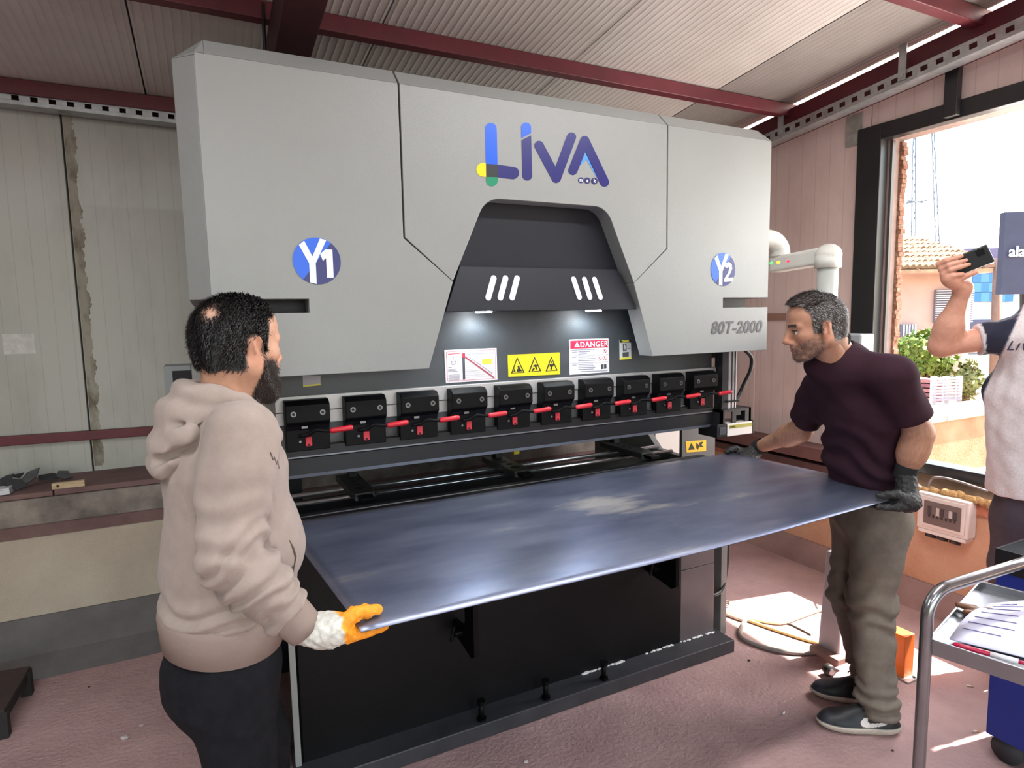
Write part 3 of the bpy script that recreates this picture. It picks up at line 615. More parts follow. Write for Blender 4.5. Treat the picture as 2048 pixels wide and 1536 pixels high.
# front sheet supports (L-shaped followers)
def support(x, y0, y1, ztop, zbot):
    prof = [(-0.02, zbot+0.06), (y0+0.03, zbot+0.075), (y0, zbot+0.11), (y0, ztop), (y1, ztop), (y1, zbot+0.01), (y1+0.03, zbot-0.01), (y1+0.06, zbot-0.005), (-0.02, zbot+0.01)]
    s = MB().prism([(x, y, z) for y, z in prof], (0.022, 0, 0)).build('sheet_support', M_CLAMP, PB, bevel=0.003)
    MB().cyl((x-0.03, y0+0.03, zbot+0.055), (x, y0+0.03, zbot+0.055), 0.012, 10).build('knob', M_CLAMP, s); MB().cyl((x-0.045, y0+0.03, zbot+0.03), (x-0.03, y0+0.03, zbot+0.085), 0.007, 8).build('knob', M_CLAMP, s)
    MB().cyl((x+0.03, y1+0.03, zbot+0.22), (x+0.055, y1+0.0, zbot+0.32), 0.008, 8).build('clamp_lever', M_CLAMP, s)
    MB().box(x-0.02, x+0.04, y1-0.01, 0.0, ztop-0.002, ztop+0.02).build('support_top', M_CLAMP, s)
support(1.44, -0.15, -0.235, 0.915, 0.46); support(0.50, -0.15, -0.235, 0.915, 0.40)
# ---- side frames (C plates) and rear beam
def cframe(x0, x1, m):
    prof = [(0.02, 0.0), (0.02, 0.86), (0.52, 0.88), (0.60, 0.95), (0.60, 1.30), (0.52, 1.40), (0.02, 1.42), (0.02, 2.40), (1.15, 2.40), (1.15, 0.0)]
    return MB().prism([(x0, y, z) for y, z in prof], (x1-x0, 0, 0)).build('side_frame', m, PB, bevel=0.003)
cframe(-0.19, -0.15, mat('frame_grey', (120, 118, 116), 0.5, var=0.1)); cframe(1.96, 2.0, MATS['frame_grey'])
MB().box(-0.15, 1.96, 0.95, 1.05, 1.42, 2.40).build('rear_beam', M_DARK, PB); MB().box(-0.15, 1.96, 0.55, 0.65, 0.10, 0.80).build('rear_bed', M_DARK, PB)
MB().box(-0.33, 2.14, 0.5, 1.0, 1.5, 2.47).build('rear_housing', M_COVER, PB)
# back gauge: linear rails and finger arms
for Y, Z, r in ((0.50, 0.897, 0.012), (0.385, 0.893, 0.010)):
    MB().cyl((-0.14, Y, Z), (1.95, Y, Z), r, 12).build('gauge_rail', mat('rail_chrome', (190, 192, 196), 0.2, 0.9), PB, True)
MB().box(-0.14, 1.95, 0.41, 0.475, 0.84, 0.885).build('gauge_beam', M_BLK, PB)
for x in (0.245, 0.975, 1.70):
    a = MB(); prof = [(x-0.05, 0.64), (x+0.05, 0.64), (x+0.05, 0.34), (x+0.04, 0.28), (x-0.04, 0.28), (x-0.05, 0.34)]
    a.prism([(px_, py_, 0.905) for px_, py_ in prof], (0, 0, 0.028)); a = a.build('gauge_arm', mat('gauge_grey', (46, 46, 48), 0.45), PB, bevel=0.004)
    MB().box(x-0.03, x+0.03, 0.215, 0.29, 0.91, 0.926).build('gauge_finger', M_CLAMP, a, bevel=0.003)
    for yy, rr2 in ((0.35, 0.024), (0.42, 0.016), (0.475, 0.013), (0.53, 0.011)): MB().cyl((x, yy, 0.932), (x, yy, 0.9345), rr2, 14).build('arm_hole', M_BLK, a)
    MB().box(x+0.0, x+0.035, 0.57, 0.62, 0.933, 0.975).build('arm_block', M_BLK, a); MB().box(x-0.04, x+0.04, 0.272, 0.282, 0.905, 0.920).build('arm_edge', M_TIP, a)
MB().box(0.0, 0.055, 0.7, 0.75, 0.2, 1.4).build('rear_column', M_BLK, PB)
MB().box(1.255, 1.29, 0.93, 0.96, 0.85, 1.42).build('yellow_strip', mat('strip_yellow', (196, 176, 30), 0.6), PB); MB().box(1.29, 1.75, 0.93, 0.95, 0.90, 1.42).build('rear_guard', M_DARK, PB)
# cabinet behind and warning plate at the right end
cb = MB().box(2.03, 2.32, 0.62, 0.95, 0.60, 1.16).build('rear_cabinet', mat('cabinet_pink', (206, 196, 190), 0.5), PB, bevel=0.004); MB().box(2.09, 2.19, 0.615, 0.62, 0.985, 0.993).build('cabinet_slot', M_BLK, cb)
wp = MB().box(onY(1364, 890, 0.28)[0], onY(1430, 890, 0.28)[0], 0.28, 0.30, 0.86, 1.10).build('end_plate', mat('plate_grey', (92, 88, 88), 0.5), PB)
p4 = [onY(*q, 0.279) for q in ((1371, 883), (1412, 880), (1412, 902), (1373, 905))]
ws = MB().prism([(p[0], 0.278, p[2]) for p in p4], (0, 0.002, 0)).build('shock_sticker', mat('st_236_184_40', (236, 184, 40), 0.5), wp)
def wsm(P): MB().prism([tuple(onY(*q, 0.2765)) for q in P], (0, 0.0008, 0)).build('shock_mark', mat('st_30_30_26', (30, 30, 26), 0.5), ws)
wsm([(1383, 886), (1390, 899), (1377, 900)]); wsm([(1393, 886), (1396, 888), (1399, 892), (1396, 900), (1393, 895)]); wsm([(1399, 885), (1407, 883), (1403, 890), (1408, 894), (1400, 894)])
# left bracket beside the cover
bk = onY(352, 748, 0.45); MB().box(bk[0]-0.04, bk[0]+0.05, 0.45, 0.60, bk[2]-0.09, bk[2]+0.03).build('side_bracket', mat('bracket_grey', (126, 130, 132), 0.5), PB)
MB().box(bk[0]-0.012, bk[0]+0.052, 0.446, 0.455, bk[2]-0.07, bk[2]+0.012).build('bracket_hole', M_BLK, PB)
MB().box(-0.108, -0.088, -0.03, -0.01, 0.062, 0.85).build('cable_duct', mat('duct_grey', (150, 152, 150), 0.5), PB)
MB().cyl((-0.06, -0.05, 0.86), (-0.06, -0.02, 0.86), 0.017, 14).build('bed_bolt', M_SHINY, PB)

# ---- light-curtain post on the right
M_ALU = mat('aluminium', (196, 194, 198), 0.3, 0.7, var=0.08, vscale=20)
po = MB().box(1.965, 2.02, 0.0, 0.05, 1.165, 1.50).build('sensor_post', M_ALU, PB, bevel=0.003)
MB().box(1.925, 1.962, 0.0, 0.05, 1.165, 1.50).build('post_side', mat('post_dark', (52, 52, 56), 0.4, 0.5), po); MB().box(1.985, 1.99, -0.002, 0.0, 1.165, 1.50).build('post_groove', M_BLK, po)
MB().box(2.006, 2.010, -0.002, 0.0, 1.165, 1.50).build('post_groove', M_BLK, po)
MB().box(1.95, 2.03, -0.01, 0.06, 1.205, 1.212).build('post_band', M_BLK, po)
br = MB()
for x0, x1 in ((1.90, 1.915), (2.085, 2.10)): br.box(x0, x1, -0.02, 0.09, 1.105, 1.172)
br.box(1.90, 2.10, -0.02, 0.09, 1.160, 1.172)
br.box(1.975, 2.0, -0.02, -0.012, 1.105, 1.16); br.box(2.0, 2.03, -0.02, -0.012, 1.14, 1.16); br.box(2.06, 2.10, -0.02, -0.012, 1.105, 1.16); br.box(1.90, 1.925, -0.02, -0.012, 1.105, 1.16)
br.build('sensor_bracket', mat('bracket_black', (38, 36, 40), 0.45), PB)
sh = MB().box(1.935, 2.10, -0.03, 0.10, 1.042, 1.104).build('sensor_head', mat('sensor_white', (226, 218, 214), 0.4), PB, bevel=0.003)
MB().box(1.87, 1.936, -0.028, 0.10, 1.040, 1.106).build('sensor_end', mat('sensor_black', (20, 20, 24), 0.35), sh, bevel=0.004); MB().box(2.10, 2.112, -0.03, 0.10, 1.040, 1.108).build('sensor_end', MATS['sensor_black'], sh, bevel=0.003)
MB().box(1.945, 2.098, -0.0315, -0.03, 1.080, 1.096).build('sensor_label', mat('label_olive', (170, 160, 60), 0.5), sh); text_on('sensor_text', 'TMAKS', 0.012, (1.965, -0.0325, 1.088), (1, 0, 0), (0, 0, 1), mat('txt_dark', (60, 56, 30), 0.5), sh)
MB().box(1.885, 1.925, -0.030, -0.027, 1.055, 1.092).build('sensor_display', mat('display_grey', (70, 74, 80), 0.3), sh)
for k in range(4): MB().ball((1.931, -0.029, 1.052+0.013*k), 0.0028, 8, 6).build('sensor_led', M_SHINY, sh)
MB().tube(smooth_path([tuple(onY(*q, 0.05)) for q in ((1490, 700), (1503, 716), (1501, 740), (1488, 768), (1478, 790), (1466, 806))], 6), 0.010, 10).build('sensor_cable', mat('cable_black', (18, 18, 20), 0.5), PB, True)

# ---- swivel arm of the control pendant with its indicator lights
M_ARM = mat('arm_grey', (206, 204, 198), 0.4, var=0.04)
ar = MB().tube(smooth_path([(2.08, 0.17, 2.02), (2.25, 0.135, 2.02), (2.36, 0.108, 2.012), (2.408, 0.098, 1.972), (2.416, 0.096, 1.925)], 6), 0.047, 18).build('arm_elbow', M_ARM, PB, True)
MB().cyl((2.416, 0.096, 1.937), (2.416, 0.096, 1.928), 0.053, 18).build('elbow_ring', M_ARM, ar); MB().box(2.07, 2.14, 0.10, 0.22, 1.965, 2.075).build('elbow_flange', M_ARM, ar, bevel=0.01)
arm = MB(); a0 = np.array([2.416, 0.135, 1.885]); a1 = np.array([2.41, -0.165, 1.885])
arm.add([(a0[0]-0.045, a0[1], 1.845), (a0[0]+0.045, a0[1], 1.845), (a0[0]+0.045, a0[1], 1.925), (a0[0]-0.045, a0[1], 1.925), (a1[0]-0.045, a1[1], 1.862), (a1[0]+0.045, a1[1], 1.862), (a1[0]+0.045, a1[1], 1.945), (a1[0]-0.045, a1[1], 1.945)], [(0, 1, 2, 3), (4, 7, 6, 5), (0, 4, 5, 1), (1, 5, 6, 2), (2, 6, 7, 3), (3, 7, 4, 0)])
arm = arm.build('swivel_arm', M_ARM, PB, bevel=0.015, seg=3)
MB().ball((2.41, -0.185, 1.905), (0.060, 0.062, 0.055), 20, 12).build('arm_head', M_ARM, PB, True); MB().cyl((2.41, -0.185, 1.905), (2.41, -0.185, 1.845), 0.060, 22).build('arm_collar', M_ARM, PB, True)
MB().cyl((2.41, -0.185, 1.86), (2.41, -0.185, 1.40), 0.047, 20).build('arm_tube', mat('arm_tube_grey', (176, 178, 174), 0.4), PB, True)
pn = MB().box(2.36, 2.46, -0.40, -0.165, 1.16, 1.53).build('control_pendant', mat('pendant_grey', (150, 152, 154), 0.4), PB, bevel=0.008)
for y, c, e in ((0.115, (90, 200, 110), 1.5), (0.068, (255, 200, 40), 3.0), (0.008, (240, 30, 60), 3.0)):
    MB().ball((a0[0]-0.0445, y, 1.893), (0.005, 0.013, 0.008), 10, 6).build('indicator_light', mat('ind_%d' % c[0], c, 0.4, emit=e), arm)
# ================================================================== the steel sheet being carried
SZ = 0.957
s_nl = onZ(722, 1258, SZ); s_nr = onZ(1832, 983, SZ); s_fr = onZ(1462, 905, SZ); s_fl = s_nl+(s_fr-s_nr)
NX, NY = 56, 24
v = []; f = []
for th in (0.0, -0.0025):
    for j in range(NY+1):
        for i in range(NX+1):
            a, b = i/NX, j/NY
            p = (s_nl*(1-a)+s_nr*a)*(1-b)+(s_fl*(1-a)+s_fr*a)*b
            z = -0.014*math.sin(math.pi*a)*(1-b)*(1-b)+0.0018*math.sin(a*9+1.5*b)+0.0012*math.sin(5*b+3*a)-0.006*max(0, 0.10-b)/0.10
            v.append((p[0], p[1], p[2]+z+th))
n0 = (NX+1)*(NY+1)
for j in range(NY):
    for i in range(NX):
        q = j*(NX+1)+i; f.append((q, q+1, q+NX+2, q+NX+1)); f.append((n0+q, n0+q+NX+1, n0+q+NX+2, n0+q+1))
rim = [i for i in range(NX+1)]+[j*(NX+1)+NX for j in range(1, NY+1)]+[NY*(NX+1)+i for i in range(NX-1, -1, -1)]+[j*(NX+1) for j in range(NY-1, 0, -1)]
for k in range(len(rim)): a, b = rim[k], rim[(k+1) % len(rim)]; f.append((a, n0+a, n0+b, b))
me = bpy.data.meshes.new('steel_sheet'); me.from_pydata(v, [], f); me.update()
m = mat('sheet_steel', (92, 97, 116), 0.34, 0.8, bump=0.04, bscale=14)
n = m.node_tree.nodes; l = m.node_tree.links; b = n['Principled BSDF']; tc = n.new('ShaderNodeTexCoord')
nz = n.new('ShaderNodeTexNoise'); nz.inputs['Scale'].default_value = 2.3; nz.inputs['Detail'].default_value = 9; nz.inputs['Roughness'].default_value = 0.66
mp = n.new('ShaderNodeMapping'); mp.inputs['Scale'].default_value = (0.7, 2.4, 1); l.new(tc.outputs['Object'], mp.inputs[0]); l.new(mp.outputs[0], nz.inputs['Vector'])
cr = n.new('ShaderNodeValToRGB'); E_ = cr.color_ramp.elements; E_[0].position = 0.36; E_[0].color = (*lin((112, 120, 148)), 1); E_[1].position = 0.60; E_[1].color = (*lin((140, 147, 170)), 1)
e3 = E_.new(0.74); e3.color = (*lin((186, 184, 180)), 1)
l.new(nz.outputs[0], cr.inputs[0])
# the worn scratch patch, a mark of its own in the middle of the sheet
pc_ = onZ(1228, 1008, SZ)
mp2 = n.new('ShaderNodeMapping'); mp2.vector_type = 'TEXTURE'; mp2.inputs['Location'].default_value = tuple(pc_); mp2.inputs['Scale'].default_value = (0.24, 0.115, 1); mp2.inputs['Rotation'].default_value = (0, 0, -0.35)
l.new(tc.outputs['Object'], mp2.inputs[0]); ln_ = n.new('ShaderNodeVectorMath'); ln_.operation = 'LENGTH'; l.new(mp2.outputs[0], ln_.inputs[0])
n2 = n.new('ShaderNodeTexNoise'); n2.inputs['Scale'].default_value = 5.5; n2.inputs['Detail'].default_value = 8; mp3 = n.new('ShaderNodeMapping'); mp3.inputs['Scale'].default_value = (1.0, 3.2, 1); l.new(tc.outputs['Object'], mp3.inputs[0]); l.new(mp3.outputs[0], n2.inputs['Vector'])
sb = n.new('ShaderNodeMath'); sb.operation = 'MULTIPLY_ADD'; sb.inputs[1].default_value = 2.6; sb.inputs[2].default_value = -1.25; l.new(n2.outputs[0], sb.inputs[0])
ad = n.new('ShaderNodeMath'); ad.operation = 'ADD'; l.new(ln_.outputs['Value'], ad.inputs[0]); l.new(sb.outputs[0], ad.inputs[1])
mr = n.new('ShaderNodeMapRange'); mr.inputs[1].default_value = 0.25; mr.inputs[2].default_value = 0.95; mr.inputs[3].default_value = 0.75; mr.inputs[4].default_value = 0.0; l.new(ad.outputs[0], mr.inputs[0])
mx = n.new('ShaderNodeMix'); mx.data_type = 'RGBA'; l.new(mr.outputs[0], mx.inputs[0]); l.new(cr.outputs[0], mx.inputs[6]); mx.inputs[7].default_value = (*lin((226, 222, 216)), 1)
l.new(mx.outputs[2], b.inputs['Base Color'])
rr = n.new('ShaderNodeMapRange'); rr.inputs[3].default_value = 0.26; rr.inputs[4].default_value = 0.48; l.new(nz.outputs[0], rr.inputs[0]); l.new(rr.outputs[0], b.inputs['Roughness'])
sheet = link('steel_sheet', me, m, None, True); tag(sheet, 'large dark blue-grey steel sheet held flat by the two men at the press brake', 'metal sheet')

# ================================================================== electrical box on the right wall
DB = thing('distribution_box', 'white electrical box with breaker window and three sockets on the orange wall', 'electrical box', (RLX, -0.37, 0.44))
M_BOX = mat('box_white', (226, 214, 208), 0.4)
MB().box(RLX-0.075, RLX, -0.50, -0.245, 0.455, 0.655).build('box_body', M_BOX, DB, bevel=0.008, seg=3)
MB().box(RLX-0.082, RLX-0.075, -0.485, -0.26, 0.475, 0.64).build('box_frame', M_BOX, DB, bevel=0.004)
wd = MB().box(RLX-0.086, RLX-0.081, -0.468, -0.285, 0.492, 0.618).build('breaker_window', mat('smoked_window', (120, 104, 100), 0.15), DB, bevel=0.003)
for k in range(7):
    MB().box(RLX-0.089, RLX-0.0855, -0.45+0.021*k, -0.45+0.021*k+0.017, 0.545+0.008*(k % 2), 0.59).build('breaker', mat('breaker_%d' % (k % 3), [(70, 60, 60), (196, 186, 180), (110, 98, 96)][k % 3], 0.5), wd)
    MB().box(RLX-0.091, RLX-0.0885, -0.446+0.021*k, -0.446+0.021*k+0.008, 0.532, 0.548).build('breaker_switch', mat('breaker_sw', (60, 50, 52), 0.5), wd)
MB().box(RLX-0.075, RLX, -0.49, -0.255, 0.435, 0.455).build('socket_strip', M_BOX, DB, bevel=0.004)
for y in (-0.31, -0.37, -0.43):
    s_ = MB().cyl((RLX-0.045, y, 0.437), (RLX-0.055, y, 0.412), 0.026, 16).build('socket', mat('socket_dark', (46, 36, 36), 0.5), DB, True); MB().cyl((RLX-0.055, y, 0.4125), (RLX-0.056, y, 0.409), 0.014, 12).build('socket_core', mat('socket_light', (150, 136, 130), 0.5), s_)
MB().tube(smooth_path([(RLX-0.03, -0.25, 0.66), (RLX-0.05, -0.18, 0.70), (RLX-0.05, -0.12, 0.74), (RLX-0.01, -0.05, 0.72)], 6), 0.007, 8).build('supply_cable', mat('cable_white', (206, 200, 196), 0.5), DB, True)
MB().tube(smooth_path([(RLX-0.02, -0.26, 0.665), (RLX-0.035, -0.30, 0.735), (RLX-0.035, -0.40, 0.745), (RLX-0.02, -0.55, 0.72)], 6), 0.006, 8).build('supply_cable', mat('cable_grey', (120, 112, 110), 0.5), DB, True)

# ================================================================== service trolley, blue cabinet and what lies on them
e1 = np.array([0.968, 0.25, 0]); e2 = np.array([0.25, -0.968, 0]); T0 = np.array([1.262, -1.346, 0])
M_CHROME = mat('chrome_tube', (150, 150, 152), 0.22, 0.9, var=0.1, vscale=14); M_TRAY = mat('tray_steel', (150, 152, 156), 0.25, 0.85, var=0.1, vscale=6)
TR = thing('service_trolley', 'chrome tube service trolley with a steel shelf at the right edge', 'trolley', tuple(T0))
R_b = 0.07; hp = [T0+(0, 0, 0.06), T0+(0, 0, 0.45)]+[T0+(R_b*(1-math.cos(t)), -0.1*R_b*(1-math.cos(t)), 0.87+R_b*math.sin(t)) for t in np.linspace(0, math.pi/2-0.04, 12)]+[T0+(0.30, -0.031, 0.952), T0+(0.56, -0.058, 0.965)]
TRX = T0+np.array([0.56, -0.058, 0])
MB().tube(hp, 0.0145, 16).build('handle_tube', M_CHROME, TR, True)
MB().cyl(T0+e2*0.62+(0, 0, 0.06), T0+e2*0.62+(0, 0, 0.80), 0.0145, 14).build('post', M_CHROME, TR, True)
MB().tube([T0+(0, 0, 0.075), T0+e1*0.50+(0, 0, 0.075)], 0.0145, 12).build('base_tube', M_CHROME, TR, True); MB().tube([T0+e2*0.62+(0, 0, 0.075), T0+e1*0.50+e2*0.62+(0, 0, 0.075)], 0.0145, 12).build('base_tube', M_CHROME, TR, True); MB().tube([T0+(0, 0, 0.075), T0+e2*0.62+(0, 0, 0.075)], 0.0145, 12).build('base_tube', M_CHROME, TR, True)
def shelf(z, name):
    m = MB(); c = T0+e1*0.25+e2*0.31+np.array([0, 0, z])
    m.obox(c, (e1, e2, (0, 0, 1)), (0.245, 0.305, 0.003))
    o = m.build(name, M_TRAY, TR)
    for a, b_, h in ((c-e2*0.305, e1, 0.245), (c+e2*0.305, e1, 0.245), (c-e1*0.245, e2, 0.305), (c+e1*0.245, e2, 0.305)):
        MB().obox(a+np.array([0, 0, 0.004]), (b_, np.cross(b_, (0, 0, 1)), (0, 0, 1)), (h, 0.003, 0.020)).build('shelf_rim', M_TRAY, o, bevel=0.002)
    return o
shelf(0.795, 'shelf')
for q in (T0, T0+e1*0.50, T0+e2*0.62, T0+e1*0.50+e2*0.62):
    w_ = MB().cyl(q+(0, -0.012, 0.035), q+(0, 0.012, 0.035), 0.035, 16).build('caster', mat('caster_grey', (60, 60, 64), 0.6), TR, True)
    if not np.allclose(q, T0+e1*0.50+e2*0.62): MB().box(q[0]-0.012, q[0]+0.012, q[1]-0.016, q[1]+0.016, 0.035, 0.075).build('caster_fork', M_CHROME, w_)
SH = 0.799
def onS(px_, py_, dz=0.0): return onZ(px_, py_, SH+dz)
pp_ = [onS(*q) for q in ((1898, 1283), (1975, 1212), (2120, 1200), (2150, 1345))]
pm = MB(); NXP = 10
vv = []; ff = []
for j in range(NXP+1):
    for i in range(NXP+1):
        a, b_ = i/NXP, j/NXP; p = (pp_[0]*(1-a)+pp_[3]*a)*(1-b_)+(pp_[1]*(1-a)+pp_[2]*a)*b_
        vv.append((p[0], p[1], SH+0.008+0.020*math.sin(math.pi*min(1, b_*1.1))*(1-0.6*a)))
ff = [(j*(NXP+1)+i, j*(NXP+1)+i+1, (j+1)*(NXP+1)+i+1, (j+1)*(NXP+1)+i) for j in range(NXP) for i in range(NXP)]
pm.add(vv, ff); pap = pm.build('paper_form', mat('paper_white', (214, 212, 232), 0.8), None, True)
sol = pap.modifiers.new('thickness', 'SOLIDIFY'); sol.thickness = 0.003
tag(pap, 'white printed form lying on the trolley shelf under the red pen', 'paper')
def pb(a, b_): 
    p = (pp_[0]*(1-a)+pp_[3]*a)*(1-b_)+(pp_[1]*(1-a)+pp_[2]*a)*b_; return np.array((p[0], p[1], SH+0.0092+0.020*math.sin(math.pi*min(1, b_*1.1))*(1-0.6*a)))
for (a0_, a1_, bb) in ((0.06, 0.5, 0.30), (0.08, 0.5, 0.42), (0.1, 0.5, 0.56), (0.12, 0.5, 0.70), (0.14, 0.52, 0.82), (0.05, 0.4, 0.18)):
    MB().tube([pb(a0_+(a1_-a0_)*k/6, bb) for k in range(7)], 0.0012, 4).build('form_line', mat('ink_blue', (96, 92, 140), 0.7), pap)
MB().tube([pb(0.22, 0.90), pb(0.30, 0.91), pb(0.34, 0.89), pb(0.42, 0.9)], 0.002, 4).build('form_mark', MATS['ink_blue'], pap)
pa, pbb = onS(1905, 1288, 0.018), onS(2046, 1326, 0.018)
PEN = thing('marker_pen', 'red and white pen lying on the edge of the form', 'pen', tuple(pa))
dpen = (pbb-pa)/np.linalg.norm(pbb-pa)
MB().tube([pa, pa+dpen*0.004, pa+dpen*0.075], [0.002, 0.0062, 0.0062], 10).build('pen_cap', mat('pen_red', (176, 24, 66), 0.35), PEN, True)
MB().tube([pa+dpen*0.073, pa+dpen*0.125], 0.0066, 10).build('pen_body', mat('pen_white', (220, 216, 222), 0.4), PEN, True); MB().tube([pa+dpen*0.125, pa+dpen*0.14], [0.0045, 0.004], 10).build('pen_end', MATS['pen_red'], PEN, True)
# blue tool cabinet
CX0, CY1 = 2.15, -1.08
TC = thing('tool_cabinet', 'dark blue tool cabinet with a black top tray behind the trolley', 'cabinet', (CX0+0.22, CY1-0.2, 0))
M_BLUE = mat('cabinet_blue', (24, 44, 128), 0.4, var=0.06); M_BLKM = mat('cabinet_black', (22, 22, 26), 0.4)
MB().box(CX0, CX0+0.46, CY1-0.44, CY1, 0.10, 0.715).build('body', M_BLUE, TC, bevel=0.004)
tp = MB(); tp.box(CX0-0.004, CX0+0.464, CY1-0.444, CY1+0.004, 0.715, 0.735)
for bx4 in ((CX0-0.004, CX0+0.002, CY1-0.444, CY1+0.004), (CX0+0.458, CX0+0.464, CY1-0.444, CY1+0.004), (CX0, CX0+0.46, CY1-0.444, CY1-0.438), (CX0, CX0+0.46, CY1-0.002, CY1+0.004)): tp.box(*bx4, 0.735, 0.795)
tp.build('top_tray', M_BLKM, TC)
for k in range(4):
    d4 = MB().box(CX0+0.02, CX0+0.44, CY1-0.452, CY1-0.44, 0.14+0.14*k, 0.27+0.14*k).build('drawer', M_BLKM, TC, bevel=0.003); MB().box(CX0+0.06, CX0+0.40, CY1-0.47, CY1-0.452, 0.235+0.14*k, 0.25+0.14*k).build('drawer_handle', M_CHROME, d4)
for q in ((CX0+0.05, CY1-0.05), (CX0+0.41, CY1-0.05), (CX0+0.05, CY1-0.39), (CX0+0.41, CY1-0.39)): MB().cyl((q[0]-0.012, q[1], 0.05), (q[0]+0.012, q[1], 0.05), 0.05, 16).build('caster', MATS['caster_grey'], TC, True)

# ================================================================== floor cables, pedestal and small things on the right
def floorpath(pts, z=0.008): return smooth_path([tuple(onZ(*q, z)) for q in pts], 8)
def cable(name, pts, r, rgb, label, cat='cable'):
    return tag(MB().tube(floorpath(pts, r+0.001), r, 8).build(name, mat('cable_%d_%d' % rgb[:2], rgb, 0.55), None, True), label, cat)
cable('floor_hose', [(1446, 1222), (1520, 1249), (1600, 1276), (1652, 1290)], 0.008, (206, 188, 120), 'pale yellow straight cable crossing the sunlit floor beside the press brake', 'hose')
cable('floor_cable', [(1492, 1238), (1480, 1262), (1492, 1280), (1550, 1300), (1610, 1306), (1656, 1300)], 0.011, (150, 140, 134), 'thick grey cable looping along the edge of the sunlit floor')
cable('floor_cable', [(1452, 1228), (1486, 1240), (1500, 1238), (1560, 1246), (1600, 1234), (1640, 1220), (1672, 1217)], 0.009, (222, 206, 176), 'cream cable curving up to the white pedestal on the sunlit floor')
cable('floor_wire', [(1514, 1242), (1570, 1246), (1600, 1258), (1622, 1270)], 0.004, (60, 56, 52), 'thin dark wire lying on the sunlit patch of floor', 'wire')
tag(MB().tube(smooth_path([(2.02, 0.05, 0.62), (2.04, 0.06, 0.52), (2.03, 0.05, 0.36), (1.97, 0.02, 0.25), (1.885, 0.0, 0.235)], 8), 0.009, 10).build('machine_cable', mat('cable_bk', (34, 30, 32), 0.5), None, True), 'black cable hanging in a curve at the right end of the press brake', 'cable')
gp = onZ(1440, 1218, 0.0)
CN = thing('air_fitting', 'small metal air fitting on the floor at the foot of the press brake', 'fitting', tuple(gp))
for k in range(4):
    a = gp+np.array([0.02*k-0.03, 0.02*(k % 2), 0.0]); MB().tube([a+(0, 0, 0.004), a+(0.012, 0.01, 0.05-0.008*k), a+(0.05, -0.01, 0.02)], 0.006, 8).build('pipe', mat('fitting_dark', (96, 76, 70), 0.5, 0.5), CN, True)
P0 = onZ(1672, 1336, 0.0)
PD = thing('white_pedestal', 'narrow white pedestal on small wheels standing behind the man in the maroon shirt', 'stand', tuple(P0))
pc0 = P0+np.array([0.075, 0.05, 0])
MB().add([(pc0[0]-0.06, pc0[1]-0.05, 0.03), (pc0[0]+0.06, pc0[1]-0.05, 0.03), (pc0[0]+0.06, pc0[1]+0.06, 0.03), (pc0[0]-0.06, pc0[1]+0.06, 0.03), (pc0[0]-0.035, pc0[1]-0.03, 0.52), (pc0[0]+0.045, pc0[1]-0.03, 0.52), (pc0[0]+0.045, pc0[1]+0.05, 0.52), (pc0[0]-0.035, pc0[1]+0.05, 0.52)], [(0, 3, 2, 1), (4, 5, 6, 7), (0, 1, 5, 4), (1, 2, 6, 5), (2, 3, 7, 6), (3, 0, 4, 7)]).build('column', mat('pedestal_white', (214, 206, 212), 0.4), PD, bevel=0.006)
MB().box(P0[0]-0.03, P0[0]+0.02, P0[1]-0.03, P0[1]+0.12, 0.03, 0.06).build('foot', mat('pedestal_foot', (150, 120, 112), 0.5), PD, bevel=0.004)
wq = onZ(1660, 1338, 0.03); w_ = MB().cyl((wq[0]-0.01, wq[1]-0.012, 0.026), (wq[0]+0.0, wq[1]+0.014, 0.026), 0.026, 16).build('wheel', mat('wheel_black', (40, 34, 34), 0.5), PD, True); MB().cyl((wq[0]-0.013, wq[1]-0.02, 0.026), (wq[0]+0.003, wq[1]+0.02, 0.026), 0.013, 12).build('wheel_hub', M_SHINY, w_)
o0 = onZ(1806, 1352, 0.0)
OB = thing('orange_block', 'orange machine foot with a steel base plate behind the near shoe', 'machine foot', tuple(o0))
MB().box(o0[0]-0.03, o0[0]+0.04, o0[1]-0.02, o0[1]+0.12, 0.006, 0.20).build('post', mat('foot_orange', (232, 112, 34), 0.45), OB, bevel=0.004)
MB().box(o0[0]-0.045, o0[0]+0.05, o0[1]-0.05, o0[1]+0.14, 0.0, 0.008).build('base_plate', M_GALV, OB); MB().cyl((o0[0]+0.02, o0[1]-0.035, 0.008), (o0[0]+0.02, o0[1]-0.035, 0.012), 0.007, 8).build('bolt', M_BLK, OB)

# ================================================================== litter on floor and ledge
def chip(px_, py_, r, rgb, label, name='paper_scrap', cat='scrap', on=0.0):
    p = onZ(px_, py_, on); random.seed(px_*7+py_)
    vv = []; m = MB()
    m.ball((0, 0, 0), (r, r*0.8, r*0.55), 7, 5)
    m.v = [(x*(0.7+0.6*random.random()), y*(0.7+0.6*random.random()), max(z*(0.7+0.6*random.random()), -r*0.4)) for x, y, z in m.v]
    o = m.build(name, mat('chip_%d_%d' % rgb[:2], rgb, 0.85)); o.location = (p[0], p[1], on+r*0.4); return tag(o, label, cat)
chip(250, 1478, 0.016, (196, 184, 180), 'pale crumpled scrap on the red floor left of the man in the hoodie')
chip(283, 1452, 0.009, (176, 160, 156), 'tiny pale scrap on the red floor above the larger crumpled one')
chip(140, 1304, 0.019, (150, 146, 144), 'grey stone chip on the dark concrete strip by the back wall', 'stone_chip', 'stone', 0.0)
chip(168, 1302, 0.012, (150, 146, 144), 'smaller grey stone chip right of the larger one by the back wall', 'stone_chip', 'stone', 0.0)
chip(178, 1375, 0.006, (60, 50, 50), 'dark crumb on the red floor near the steel ramp at left', 'stone_chip', 'stone')
